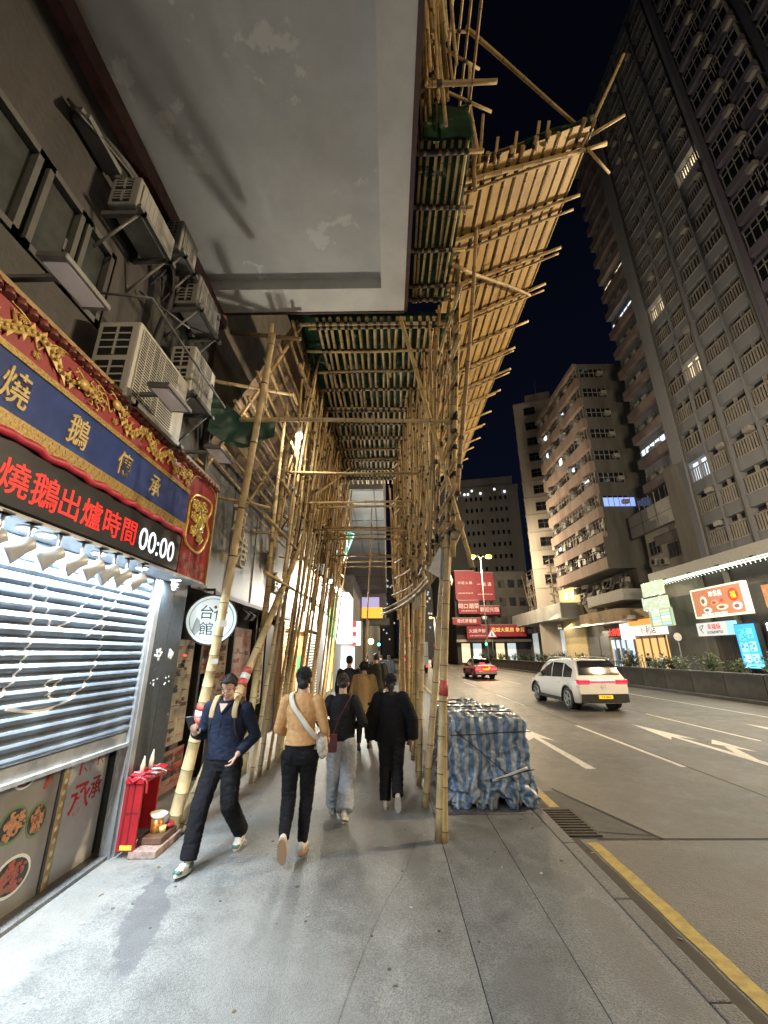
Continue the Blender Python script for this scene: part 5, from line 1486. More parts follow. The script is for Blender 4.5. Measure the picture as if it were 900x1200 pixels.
# red advertising banners on the far corner
RB_ = mat('banner_red', (.19, .010, .022), .6, var=.3, vscale=1.5, emit=.05, ecol=(.55, .02, .045))  # slight emission in cloth and writing stands in for lamplight on them
M_btxt = mat('banner_text', (.55, .45, .45), .6, emit=.1, ecol=(.8, .6, .6))
for (x0, x1, z0, z1, y, txt, sz, lab) in ((11.6, 15.0, 10.3, 15.2, 72, '中 記 火 鍋', .85, 'large red banner with white characters left of the lamp post'), (15.1, 18.4, 10.2, 15.0, 72.6, '一 咗 通', .85, 'large red banner right of the lamp post with faint writing'),
        (11.9, 15.3, 7.9, 10.1, 71.6, '同口潮菜', .95, 'red banner with bold white characters under the large one'), (15.4, 18.8, 7.8, 9.2, 71.8, '歡迎光臨', .8, 'lit red sign strip right of the lamp post'),
        (10.6, 15.2, 6.1, 7.1, 70.5, '港式茶餐廳', .65, 'long red sign strip low on the corner'), (12.9, 16.3, 3.9, 6.0, 70.9, '火鍋海鮮', .7, 'red shop sign at the bottom of the banner corner'), (16.5, 22.4, 4.2, 6.0, 70.4, '龍城大藥房 參茸', .75, 'wide dark red sign with gold writing right of the lamp post')):
    t = thing('red_banner', lab, 'banner', ((x0+x1)/2, y, z0), 'red banners on the far corner')
    b = MB(); b.bb(x0, x1, y, y+.25, z0, z1); b.build('cloth', RB_, t)
    b = MB(); b.text(txt, ((x0+x1)/2, y-.01, lerp(z0, z1, .58)), (1, 0, 0), (0, 0, 1), min(sz, (x1-x0)/max(3, len(txt))*1.05), .01, bold=.02)
    if z1-z0 > 2: b.text('全港九龍新界均有分店', ((x0+x1)/2, y-.01, lerp(z0, z1, .22)), (1, 0, 0), (0, 0, 1), .26, .01, bold=.01)
    b.build('writing', M_btxt if z0 != 4.2 else mat('gold_text', (.6, .4, .15), .5, emit=.3, ecol=(.8, .5, .15)), t)
    b = MB(); b.bb(x0-.06, x1+.06, y+.02, y+.2, z1, z1+.12); b.build('top_rail', M_grey, t)
cb = thing('corner_building', 'low corner building behind the red banners', 'building', (15, 80, 0))
b = MB(); b.bb(11.5, 24, 72.9, 95, 0, 15.2); b.build('wall', mat('dark_corner', (.05, .048, .047), .8, var=.4, vscale=.5), cb)
for k in range(7):
    for z in (6.2, 9.3, 12.4): b = MB(); b.bb(12.4+k*1.7, 13.5+k*1.7, 72.84, 72.9, z, z+1.4); b.build('window', M_glass, cb)
b = MB(); b.bb(11.3, 24, 71.9, 72.9, 3.4, 3.8); b.build('canopy', M_cream, cb)
for k in range(6): b = MB(); b.bb(12.2+k*1.9, 13.6+k*1.9, 72.85, 72.9, .2, 3.2); b.build('shop_window', [glow('win_a', (1, .85, .55), .8), glow('win_b', (.8, .95, 1), .6), M_dark][k % 3], cb)

# ---- long grey canopy building between slim tower and pink block -------------------------
LC = thing('canopy_building', 'pale low building with a long grey canopy and a rusty roof frame', 'building', (24, 60, 0))
b = MB(); b.bb(24.2, 34, 57.8, 92, 0, 13.4); b.build('wall', M_cream, LC)
b = MB(); b.bb(23.4, 33, 51.6, 57.8, 0, 9.6); b.build('yellow_wall', mat('yellow_render', (.55, .45, .26), .8, var=.2), LC)
b = MB(); b.bb(21.0, 24.2, 52.0, 90, 5.7, 7.5); b.build('canopy', mat('canopy_grey', (.34, .345, .34), .7, var=.2, vscale=.6), LC)
for (yy, zz) in ((53.3, 8.6), (55.2, 8.8)):
    b = MB(); b.bb(23.36, 23.4, yy, yy+.75, zz-.55, zz+.35); b.build('lit_window', glow('blue_pale_window', (.6, .75, 1.0), 1.5), LC)
for k in range(9):
    for z0, z1 in ((9.2, 10.4), (11.4, 12.4)): b = MB(); b.bb(23.9, 24.19, 60+k*3, 61.6+k*3, z0, z1); b.build('window', M_glass, LC)
for k in range(12): b = MB(); b.bb(23.6, 23.9, 53.5+k*2.6, 55.6+k*2.6, .3, 4.6); b.build('shop_window', [mat('dim_blue', (.10, .12, .15), .3), M_dark, glow('shop_pale', (.7, .78, .8), .5), M_sooty][k % 4], LC)
b = MB()
for k in range(5):
    y = 58.5+k*2.6
    b.tube([(23.0, y, 8), (23.0, y, 14.2)], .10, 5); b.tube([(23.0, y, 8), (23.0, y+2.6, 14.2)], .07, 5)
for z in (8.6, 9.6, 10.6, 11.6, 12.6, 13.6, 14.2): b.tube([(22.95, 58.3, z), (22.95, 69, z)], .07, 5)
b.build('roof_frame', mat('rusty_frame', (.26, .22, .18), .7, var=.3), LC)
for k in range(10):
    yy = 58.2+k*3.0; b = MB(); b.box((22.9, yy, 5.0), (.5, .9, .7)); b.build('air_conditioner', M_acbox, LC)

# ---- shop row under the pink block and tower ------------------------------------------------
SRW = thing('shop_row', 'row of lit shops under the pink block behind the planter', 'shop row', (24, 42, 0))
b = MB(); b.bb(23.6, 30, 31.7, 51.5, 0, 6.0); b.build('wall', M_sooty, SRW)
b = MB(); b.bb(21.2, 23.6, 39.6, 47.6, 4.45, 5.6); b.bb(22.4, 23.6, 35.5, 39.6, 4.6, 5.4); b.build('upper_fascia', mat('fascia_mixed', (.42, .30, .18), .6, var=.5, vscale=.7), SRW)
b = MB(); b.bb(21.6, 23.6, 38.9, 46.0, 6.3, 7.3); b.bb(21.6, 23.6, 38.9, 46.0, 4.6, 4.9); b.build('grey_canopy', mat('canopy_pale', (.44, .44, .42), .7, var=.2), SRW)
b = MB(); b.bb(21.2, 21.26, 42.6, 51.5, 4.38, 4.46); b.build('awning_lights', glow('awning_yellow', (1, .92, .5), 4), SRW)
light('awning', 'AREA', (22.3, 47, 4.3), 240, (1, .93, .68), 2.0, target=(21, 47, 0), sizey=8)
for (y0, y1, z0, z1, m, nm) in ((48.9, 51.3, .1, 3.4, mat('rolled_shutter', (.16, .16, .165), .5, var=.2), 'shutter'), (46.6, 48.5, .1, 3.4, mat('rolled_shutter', (.16, .16, .165), .5), 'shutter'), (42.2, 46.2, .1, 2.9, glow('shop_bluewhite', (.62, .80, 1.0), 1.0), 'lit_window'), (37.0, 41.6, .1, 3.1, glow('shop_amber', (1.0, .62, .24), .85), 'lit_window')):
    b = MB(); b.bb(23.5, 23.6, y0, y1, z0, z1); b.build(nm, m, SRW)
b = MB()
for yy in (37.0, 38.1, 39.2, 40.4, 41.6, 43.2, 44.2, 45.2, 46.2): b.bb(23.42, 23.5, yy, yy+.14, 0, 3.1)
b.bb(23.42, 23.5, 37, 41.7, 2.9, 3.1); b.build('door_frame', mat('timber_frame', (.30, .16, .06), .5), SRW)
b = MB()
for k in range(8): b.bb(23.40, 23.49, 42.4+k*.46, 42.75+k*.46, .4+.1*(k % 3), 1.9+.2*(k % 2), k % 3)
b.build('window_display', [mat('poster_blue', (.08, .2, .4), .5), M_white, mat('poster_dark', (.05, .06, .08), .5)], SRW)
for (y0, y1, z0, z1, m, txt, tm, lab) in ((43.0, 45.2, 3.15, 4.1, mat('sign_dark', (.05, .02, .02), .5), '大排檔', glow('red_neon', (1, .05, .04), 2.2), 'dark shop sign with glowing red characters'), (41.2, 42.9, 2.9, 4.35, glow('white_box', (1, 1, .97), 1.4), '', M_dark, 'plain white lightbox sign beside the red characters'), (36.2, 40.4, 3.15, 4.0, glow('white_orange_box', (1, .93, .82), 1.2), '便利店', mat('sign_ink', (.5, .25, .1), .5), 'long white lit sign over the amber shop'), (35.9, 41.4, 4.02, 4.55, glow('orange_strip', (1, .42, .1), 1.0), '', M_dark, 'orange lit strip above the long white sign')):
    t = thing('shop_sign', lab, 'sign', (23.0, (y0+y1)/2, z0), 'lit signs of the shop row')
    b = MB(); b.bb(22.9, 23.3, y0, y1, z0, z1); b.build('box', m, t)
    if txt: b = MB(); b.text(txt, (22.89, (y0+y1)/2, (z0+z1)/2), (0, -1, 0), (0, 0, 1), .75, .01, bold=.03); b.build('writing', tm, t)
light('amber_shop', 'AREA', (23.0, 39.5, 2.2), 120, (1, .75, .42), 2, target=(15, 38, 0)); light('white_shop', 'AREA', (23.0, 44, 2.4), 160, (.85, .94, 1), 2, target=(15, 43, 0))

# ---- dark restaurant front under the big lit canopy ---------------------------------------------
RS_ = thing('restaurant_front', 'dark restaurant front under a canopy hung with rows of light strings', 'restaurant front', (23.6, 27, 0))
b = MB(); b.bb(23.6, 28, 8, 31.7, 0, 8.3); b.build('wall', mat('dark_front', (.035, .033, .033), .4, var=.3), RS_)
b = MB(); b.bb(22.2, 23.6, 10, 35.6, 7.25, 8.0); b.build('canopy', mat('canopy_white', (.46, .46, .44), .6, var=.15), RS_)
M_bulb = glow('string_bulb', (.95, 1.0, .80), 3.5)
b = MB()
for r_ in range(4):
    x = 22.3+.36*r_
    for k in range(66): b.ell((x, 11.5+k*.37, 7.18-.02*r_), (.035, .035, .035), n=5)
b.build('light_string', M_bulb, RS_)
b = MB()
for r_ in range(2): b.bb(22.45+r_*.6, 22.55+r_*.6, 11, 35.4, 7.20, 7.25)
b.build('light_tube', glow('tube_green_white', (.90, 1, .80), 2.0), RS_)
light('canopy_light', 'AREA', (22.9, 24, 7.1), 900, (.94, 1, .86), 2.0, target=(22.2, 24, 0), sizey=22)
b = MB()
for k in range(9): b.bb(22.16, 22.2, 11+k*2.8, 11.3+k*2.8, 7.2, 7.3)
b.build('canopy_bracket', M_dark, RS_)
b = MB()
for yy in (22, 25.2, 28.9, 31.4): b.bb(23.4, 23.6, yy, yy+.3, 0, 7.2)
b.build('column', M_sooty, RS_)
b = MB(); b.bb(23.52, 23.6, 23.8, 26.6, 4.3, 5.7); b.build('wood_panel', mat('lit_wood', (.40, .2, .10), .5, col2=(.2, .08, .04), vscale=2, emit=.25, ecol=(.55, .22, .08)), RS_)
b = MB(); b.bb(23.5, 23.6, 29.4, 31.4, .1, 2.7); b.build('dark_door', mat('door_dark', (.10, .085, .08), .4), RS_)
b = MB()
for k in range(10): b.bb(23.44, 23.5, 29.5+k*.19, 29.57+k*.19, .1, 2.7)
b.build('door_slats', mat('slat_dark', (.06, .05, .05), .5), RS_)
b = MB(); b.bb(23.45, 23.6, 31.0, 32.2, .1, 3.4); b.build('passage', mat('passage_olive', (.09, .085, .05), .6), RS_)
t = thing('food_signboard', 'large lit terracotta food signboard under the canopy', 'signboard', (23, 29.6, 4), None)
b = MB(); b.bb(22.92, 23.3, 27.3, 32.1, 4.05, 6.12); b.build('box', mat('sign_cream', (.6, .52, .35), .5, emit=.6, ecol=(.9, .8, .55)), t)
b = MB(); b.bb(22.90, 22.92, 27.45, 31.95, 4.17, 6.0); b.build('face', glow('terracotta', (.62, .23, .12), .95), t)
b = MB(); b.text('珍鑫昌', (22.89, 29.7, 5.62), (0, -1, 0), (0, 0, 1), .42, .006, bold=.03); b.build('writing', glow('sign_white', (1, .96, .9), 1.5), t)
b = MB(); b.tube([(22.89, 28.15, 5.35), (22.885, 28.15, 5.35)], .42, 20); b.build('red_disc', glow('disc_red', (.85, .05, .02), 1.0), t)
b = MB(); b.text('福', (22.88, 28.15, 5.35), (0, -1, 0), (0, 0, 1), .5, .004, bold=.04); b.build('gold_character', glow('disc_gold', (1, .7, .05), 1.2), t)
for (yy, zz, ry, rz_, c) in ((30.9, 5.2, .34, .36, (.95, .85, .6)), (30.7, 4.55, .42, .2, (.95, .92, .85)), (29.9, 5.0, .36, .2, (.8, .35, .2)), (29.2, 5.1, .26, .18, (.85, .15, .1)), (29.3, 4.65, .55, .2, (.95, .75, .5)), (28.0, 4.6, .42, .26, (.55, .7, .85))):
    b = MB(); b.ell((22.888, yy, zz), (.008, ry, rz_), 0, 14); b.ell((22.882, yy+.05, zz), (.006, ry*.55, rz_*.5), 1, 10); b.build('dish_print', [glow(f'dish{int(yy*10)}', c, 1.0), glow('dish_dark', (.35, .16, .08), .8)], t)
b = MB()
for k in range(4): b.bb(22.886, 22.9, 29.0+k*.62, 29.5+k*.62, 4.2, 4.33)
b.build('caption_boxes', glow('caption', (1, .95, .9), 1.3), t)
t = thing('shop_sign', 'white shop sign with red characters under the terracotta signboard', 'sign', (23, 31, 2.8), 'lit signs of the shop row')
b = MB(); b.bb(22.95, 23.3, 29.5, 32.3, 2.82, 3.72); b.build('box', glow('sign_offwhite', (.80, .80, .76), .8), t)
b = MB(); b.text('幸福燒', (22.94, 30.6, 3.42), (0, -1, 0), (0, 0, 1), .42, .006, bold=.03); b.build('writing', mat('sign_redtext', (.5, .04, .04), .5, emit=.3, ecol=(.6, .04, .04)), t)
b = MB(); b.text('日式燒肉專門店', (22.94, 30.6, 3.05), (0, -1, 0), (0, 0, 1), .22, .006, bold=.02); b.tube(path([(22.94, 31.7, 3.0), (22.93, 32.0, 3.4), (22.94, 31.6, 3.55), (22.93, 31.9, 3.2)], 4), .02, 5); b.build('small_writing', M_ink, t)
b = MB(); b.bb(22.93, 23.3, 28.95, 29.45, 2.82, 3.72); b.build('blue_end', glow('end_blue', (.35, .7, .9), .9), t)
t = thing('blue_display', 'tall glowing blue menu display panel beside the planter end', 'display panel', (23, 28, .7))
b = MB(); b.bb(22.95, 23.3, 27.2, 28.85, .70, 3.46); b.build('case', M_dark, t)
b = MB(); b.bb(22.93, 22.95, 27.24, 28.81, .74, 3.42); b.build('screen', glow('screen_blue', (.04, .36, .86), 1.5), t)
for (y0, y1, z0, z1, c) in ((27.5, 27.95, 2.55, 3.15, (.2, .9, .5)), (28.1, 28.6, 2.4, 3.1, (.1, .55, .95)), (27.45, 27.95, 1.75, 2.35, (.35, .75, 1)), (28.1, 28.65, 1.7, 2.3, (.3, .7, 1)), (27.45, 27.95, 1.05, 1.6, (.4, .8, 1)), (28.05, 28.65, 1.05, 1.6, (.4, .8, .95)), (27.25, 28.8, .76, .98, (.25, .85, .75))):
    b = MB(); b.bb(22.915, 22.93, y0, y1, z0, z1); 
    for k in range(6): b.ell((22.912, lerp(y0, y1, rr.random()), lerp(z0, z1, rr.random())), (.006, .10, .05), 1, 8)
    b.build('picture', [glow(f'pic{int(y0*100)}{int(z0*100)}', c, 1.3), glow('pic_dark', (.05, .3, .6), 1.0)], t)
light('display_light', 'AREA', (22.85, 28, 2.1), 90, (.25, .6, 1), 1.2, target=(15, 28, .5), sizey=2.4)
t = thing('pale_menu_board', 'pale green lit menu panels with small light strings left of the terracotta signboard', 'menu board', (22.6, 34.5, 3.7))
for (y0, y1, z0, z1) in ((33.2, 35.9, 6.1, 7.2), (33.0, 36.2, 5.0, 5.95)):
    b = MB(); b.bb(21.6, 21.8, y0, y1, z0, z1)
    b.build('panel', glow('pale_green', (.62, .78, .52), .75), t)
b = MB()
for k in range(5):
    for j in range(2): b.bb(21.58, 21.62, 33.0+j*1.2, 34.0+j*1.2, 3.75+k*.24, 3.93+k*.24, (k+j) % 3)
b.build('menu_row', [glow('row_blue', (.45, .65, .95), 1.1), glow('row_yellow', (.85, .8, .45), 1.0), glow('row_white', (.9, .95, .95), 1.1)], t)
b = MB(); b.bb(21.62, 21.8, 32.8, 35.6, 3.65, 4.98); b.build('menu_back', mat('menu_back', (.25, .32, .25), .6, emit=.3, ecol=(.4, .6, .4)), t)
b = MB()
for k in range(60): b.ell((21.55, 32.9+rr.random()*3.2, 4.9+rr.random()*2.3), (.035, .035, .035), n=5)
b.build('light_string', M_bulb, t)
t = thing('white_led_text', 'white glowing shop letters at the right edge of the photo', 'sign', (23, 26, 3), 'lit signs of the shop row')
b = MB(); b.bb(23.3, 23.4, 24.2, 26.9, 2.7, 3.5); b.build('board', M_dark, t)
b = MB(); b.text('韓式料理', (23.29, 25.6, 3.15), (0, -1, 0), (0, 0, 1), .6, .01, bold=.03); b.build('writing', glow('letters_white', (1, 1, 1), 4), t)

# ---- planter wall, plants, railing ---------------------------------------------------------
PW = thing('planter_wall', 'long concrete planter wall dividing the road from the far pavement', 'planter wall', (14.2, 60, 0))
def slabgeo(mb, M): mb.box((0, 0, .5), (.32, 1.96, 1.0), 0, M); mb.box((0, 0, 1.03), (.40, 1.96, .07), 0, M)
M_plw = mat('planter_concrete', (.115, .105, .095), .7, var=.4, vscale=1.5, bump=.2, bscale=20)
places = [Matrix.Translation((14.28, 2+2*k, RZ)) for k in range(60)]
many(PW, 'wall_panel', slabgeo, [M_plw], places, 60)
b = MB(); b.bb(14.44, 15.5, 1, 121, 0, .72); b.build('soil_bed', mat('soil', (.05, .04, .03), .9, var=.4), PW)
b = MB(); b.bb(13.85, 14.12, 1, 121, RZ, RZ+.12); struct(b.build('planter_kerb', M_kerb))
M_leaf = [mat('leaf_dark', (.035, .062, .024), .55, var=.3), mat('leaf_mid', (.055, .10, .035), .5, var=.3), mat('leaf_pale', (.10, .13, .05), .5, var=.3)]
M_stem = mat('plant_stem', (.10, .075, .05), .8)
def shrub(seed, h, w):
    r2 = random.Random(seed); mb = MB(); st = MB()
    for k in range(9):
        a = r2.random()*6.28; tip = V((math.cos(a)*w*r2.uniform(.3, .9), math.sin(a)*w*r2.uniform(.3, .9), h*r2.uniform(.55, 1)))
        st.tube(path([(0, 0, 0), tip*.5+V((0, 0, .08)), tip], 3), .012, 5)
        for j in range(26):
            t = r2.uniform(.35, 1.08); p = tip*t+V((r2.gauss(0, .09), r2.gauss(0, .09), r2.gauss(0, .07)))
            d = V((r2.gauss(0, 1), r2.gauss(0, 1), r2.gauss(.2, .7))).normalized(); s = d.orthogonal().normalized()
            l_, w_ = r2.uniform(.09, .18), r2.uniform(.025, .045)
            mb.add([p, p+d*l_*.5+s*w_, p+d*l_, p+d*l_*.5-s*w_], [(0, 1, 2, 3)], r2.randrange(3))
    return mb.mesh('foliage', M_leaf), st.mesh('stem', M_stem)
SHM = [shrub(k, .75+.1*(k % 3), .42) for k in range(4)]
k = 0; y = 17.5
words = ['lone', 'spreading', 'thin', 'bushy', 'ragged', 'leaning', 'low', 'full']
while y < 76 and k < 44:
    if 28.2 < y < 30.6: y = 30.6
    t = thing('planter_shrub', 'dark leafy shrub growing in the long concrete planter', 'shrub', (14.85+rr.uniform(-.2, .2), y, .70), 'shrubs along the planter', rz=rr.random()*6)
    f, s = SHM[k % 4]
    sc = rr.uniform(.8, 1.25)
    inst('foliage', f, t, (0, 0, 0), 0, (sc, sc, sc)); inst('stem', s, t, (0, 0, 0), 0, (sc, sc, sc))
    y += rr.uniform(.9, 1.9)*(1 if y < 45 else 1.4); k += 1
RLG = thing('railing', 'low metal railing behind the planter by the blue display', 'railing', (15.9, 26, 0))
b = MB()
for k in range(40): b.bb(15.88, 15.92, 22+k*.3, 22.06+k*.3, 0, 1.15)
b.bb(15.86, 15.94, 22, 34, 1.15, 1.2); b.bb(15.87, 15.93, 22, 34, .2, .24); b.build('bars', M_steel, RLG)

# ---- small far signs, signals -------------------------------------------------------------
t = thing('warning_sign', 'white triangular warning sign with red border on a post by the planter', 'road sign', (14.3, 60, 0))
b = MB(); b.tube([(14.3, 60, 0), (14.3, 60, 4.4)], .06, 6); b.build('post', M_grey, t)
b = MB(); b.prism([(-.75, 0), (.75, 0), (0, 1.3)], (14.3, 59.9, 3.7), (1, 0, 0), (0, 0, 1), (0, .05, 0)); b.build('red_border', mat('sign_red_border', (.55, .03, .03), .4), t)
b = MB(); b.prism([(-.52, .13), (.52, .13), (0, 1.03)], (14.3, 59.88, 3.7), (1, 0, 0), (0, 0, 1), (0, .03, 0)); b.build('white_face', mat('sign_white_face', (.7, .7, .7), .4, emit=.3), t)
b = MB(); b.prism([(-.12, .2), (.12, .2), (.06, .7), (-.06, .7)], (14.3, 59.86, 3.7), (1, 0, 0), (0, 0, 1), (0, .03, 0)); b.build('symbol', M_black, t)
t = thing('disc_sign', 'small round white sign on a thin post by the far shop door', 'road sign', (16.2, 24.5, 0))
b = MB(); b.tube([(16.2, 24.5, 0), (16.2, 24.5, 2.6)], .03, 6); b.build('post', M_grey, t)
b = MB(); b.tube([(16.2, 24.48, 2.55), (16.2, 24.46, 2.55)], .22, 16); b.build('face', M_white, t)
def signal(x, y, z, lab, c, s=.22):
    t = thing('traffic_signal', lab, 'traffic light', (x, y, 0), 'traffic signals down the road')
    b = MB(); b.tube([(x, y, 0), (x, y, z+.6)], .06, 6); b.build('post', M_grey, t)
    b = MB(); b.bb(x-.2, x+.2, y-.15, y, z-.9, z+.35); b.build('head', M_black, t)
    b = MB(); b.ell((x, y-.2, z), (s, s*.5, s)); b.build('lit_lens', glow(f'lens{c}', c, 14), t)
signal(2.2, 48, 3.6, 'red traffic signal nearest the pavement edge', (1, .03, .02))
signal(4.4, 60, 5.2, 'red traffic signal seen between the bamboo poles', (1, .03, .02), .3)
signal(13.9, 62, 2.9, 'green traffic signal beside the planter', (.05, 1, .45), .18)
signal(-1.4, 66, 3.0, 'green traffic signal past the far pedestrians', (.05, 1, .5), .2)
t = thing('yellow_globe', 'round glowing yellow shop lamp over the far pavement', 'lamp', (-1.35, 38, 2.6))
b = MB(); b.ell((-1.5, 38, 2.75), (.25, .25, .25)); b.build('globe', glow('globe_yellow', (1, .85, .25), 5), t)
b = MB(); b.tube([(-1.5, 38, 2.95), (-2.7, 38, 3.1)], .03, 5); b.build('arm', M_grey, t)
# far silhouettes closing the road
for i, (x, y, w, d, h, lab) in enumerate(((-3.0, 210, 7, 14, 40, 'dark narrow far tower left of the gap in the sky'), (5.5, 190, 4, 10, 34, 'slim dark far tower in the sky gap beside the bamboo'), (10.5, 165, 7, 20, 26, 'dark far block behind the bamboo poles'), (16, 200, 16, 30, 40, 'dim far block behind the grey tower'), (-12, 150, 9, 20, 45, 'dim far block over the arcade'))):
    t = thing('far_tower', lab, 'tower block', (x, y, 0), 'far towers closing the road')
    b = MB(); b.bb(x, x+w, y, y+d, 0, h); b.bb(x+w*.2, x+w*.8, y+1, y+d-1, h, h+2.5); b.build('wall', mat('far_wall', (.16, .17, .19), .8, var=.2, vscale=.1), t)
    b = MB()
    for k in range(26): xx, zz = rr.uniform(x+.4, x+w-1), rr.uniform(6, h-2); b.bb(xx, xx+.6, y-.06, y, zz, zz+.7, rr.randrange(3))
    b.build('lit_window', [glow('far_blue', (.6, .75, 1), .8), glow('far_warm', (1, .8, .5), .8), M_glass], t, stuff=True)
# ================================================================== vehicles
def interp(tab, y, i):
    if y <= tab[0][0]: return tab[0][i]
    for k in range(len(tab)-1):
        a, c = tab[k], tab[k+1]
        if a[0] <= y <= c[0]:
            t = (y-a[0])/(c[0]-a[0]); t = t*t*(3-2*t)*.5+t*.5
            return lerp(a[i], c[i], t)
    return tab[-1][i]
def car(name, label, loc, rz, tab, axles, wr, hw, paint, roofm, windows, rearwin, group=None, cat='car'):
    """tab rows: (y, z bottom, half width low, half width mid, z belt, half width belt, z roof, half width roof)"""
    t = thing(name, label, cat, loc, group, rz)
    ys = [lerp(tab[0][0], tab[-1][0], k/110) for k in range(111)]
    arch = wr+.075
    def sec(y):
        zb, wl, wm, zl, wb, zr, wo = [interp(tab, y, i) for i in range(1, 8)]
        za = zb
        for ay in axles:
            if abs(y-ay) < arch: za = max(za, wr-.02+math.sqrt(arch**2-(y-ay)**2))
        zm = lerp(zb, zl, .55)
        pts = [(0, zb+.04), (wl*.9, za), (wl, za+.02), (wm, max(zm, za+.03)), (wm*.995, max(lerp(zm, zl, .5), za+.05)), (wb, zl), (wb-.02, zl+.02), (lerp(wb, wo, .5)+.015, lerp(zl, zr, .5)), (wo+.02, zr-.06), (wo-.07, zr-.012), (wo*.5, zr+.006), (0, zr+.012)]
        return pts
    b = MB(); n = None
    rows = []
    for y in ys:
        p = sec(y); full = [V((x, y, z)) for x, z in p]+[V((-x, y, z)) for x, z in reversed(p[1:-1])]
        rows.append(full); n = len(full)
    vs = [p for r in rows for p in r]; fs = []; ms = []
    for i in range(len(rows)-1):
        for k in range(n):
            k2 = (k+1) % n
            fs.append((i*n+k, i*n+k2, (i+1)*n+k2, (i+1)*n+k))
            kk = k if k < 11 else n-1-k
            ms.append(1 if kk >= 8 and roofm else 0 if kk >= 1 else 2)
    o0 = len(b.v); b.v += vs
    for f, m_ in zip(fs, ms): b.f.append(list(f)); b.m.append(m_); b.sm.append(True)
    b.f.append(list(range(n-1, -1, -1))); b.m.append(0); b.sm.append(False)
    b.f.append([(len(rows)-1)*n+k for k in range(n)]); b.m.append(0); b.sm.append(False)
    b.build('body', [paint, roofm or paint, M_rubber], t, local=True)
    def surf(y, s, off=.008):           # s: 0 belt .. 1 roof edge, right side
        p = sec(y); A, B, C_ = p[6], p[7], p[8]
        q = (lerp(A[0], B[0], s*2), lerp(A[1], B[1], s*2)) if s < .5 else (lerp(B[0], C_[0], s*2-1), lerp(B[1], C_[1], s*2-1))
        return q[0]+off, q[1]
    for sd in (1, -1):
        for (ya, yb, sa, sb) in windows:
            b = MB(); N_ = 8; R1, R2 = [], []
            for k in range(N_+1):
                y = lerp(ya, yb, k/N_); top = lerp(sa, sb, k/N_)
                ro = []
                for j in range(4):
                    x, z = surf(y, lerp(.06, top, j/3)); ro.append(V((sd*x, y, z)))
                R1.append(ro)
            b.add([p for r in R1 for p in r], [(i*4+j, (i+1)*4+j, (i+1)*4+j+1, i*4+j+1) for i in range(N_) for j in range(3)], 0, True)
            b.build('side_window', M_glass, t, local=True)
        for ay in axles:
            wh = bpy.data.objects.new('wheel', None); COL.objects.link(wh); wh.parent = t; wh.location = (sd*(hw-.13), ay, wr)
            b = MB(); R = wr
            b.tube([(sd*x, 0, 0) for x in (-.11, -.10, .085, .11)], [R*.93, R, R, R*.93], 24); b.build('tyre', M_rubber, wh, local=True)
            b = MB(); b.tube([(sd*.108, 0, 0), (sd*.116, 0, 0)], R*.70, 22, 1)
            for k in range(5):
                a = k*1.2566+.3
                M_ = Matrix.Rotation(a, 4, 'X')
                b.box((sd*.12, 0, R*.38), (.02, R*.17, R*.60), 0, M_)
            b.tube([(sd*.11, R*.68*math.cos(k*.2618), R*.68*math.sin(k*.2618)) for k in range(25)], .018, 5); b.tube([(sd*.11, 0, 0), (sd*.132, 0, 0)], R*.16, 10)
            b.build('rim', [M_steel, M_black], wh, local=True)
            b = MB(); b.tube([(sd*(hw-.015), ay+arch*math.cos(k*PI/16), wr-.02+arch*math.sin(k*PI/16)) for k in range(17)], .028, 5); b.build('arch_trim', M_rubber, t, local=True)
            b = MB(); b.tube([(sd*(hw-.30), ay, wr+.02), (sd*(hw-.29), ay, wr+.02)], arch, 20); b.build('wheel_well', M_black, t, local=True)
        b = MB(); b.bb(sd*hw*.985-.025, sd*hw*.985+.02, axles[0]+arch, axles[1]-arch, .24, .36); b.build('sill', M_rubber, t, local=True)
        ym = windows[-1][1]-.28; x0, z0 = surf(ym, .12)
        b = MB(); b.ell((sd*(x0+.10), ym, z0+.02), (.11, .06, .075)); b.build('wing_mirror', [paint], t, local=True)
        for yy in windows[:2]:
            yh = yy[0]+.12; b = MB(); b.tube([(sd*(hw+.005), yh, interp(tab, yh, 4)-.12), (sd*(hw+.005), yh+.2, interp(tab, yh, 4)-.115)], .014, 6); b.build('door_handle', [paint], t, local=True)
        for yy in (windows[0][0]-.02, windows[1][0]-.02 if len(windows) > 1 else windows[0][1]):
            b = MB(); b.tube([(sd*(interp(tab, yy, 3)+.001), yy, z) for z in (.42, .6, .8)], .005, 4); b.build('door_seam', M_black, t, local=True)
    # rear window
    (ya, yb, fr) = rearwin
    b = MB(); P_ = []
    for k in range(7):
        y = lerp(ya, yb, k/6); zr = interp(tab, y, 6); w = lerp(fr[0], fr[1], k/6)
        P_.append([V((-w, y-.012, zr+.012)), V((-w*.5, y-.02, zr+.022)), V((w*.5, y-.02, zr+.022)), V((w, y-.012, zr+.012))])
    b.add([p for r in P_ for p in r], [(i*4+j, i*4+j+1, (i+1)*4+j+1, (i+1)*4+j) for i in range(6) for j in range(3)], 0, True)
    b.build('rear_window', M_glass, t, local=True)
    return t
M_tail = glow('tail_red', (1.0, .02, .03), 5.0)
M_tailpink = glow('tail_bar', (1.0, .04, .10), 1.7)
M_plate = mat('plate_yellow', (.72, .50, .04), .4, emit=.25, ecol=(.8, .5, .03))
M_suv = mat('pearl_white_paint', (.66, .655, .64), .2, coat=.8, var=.04, vscale=2)
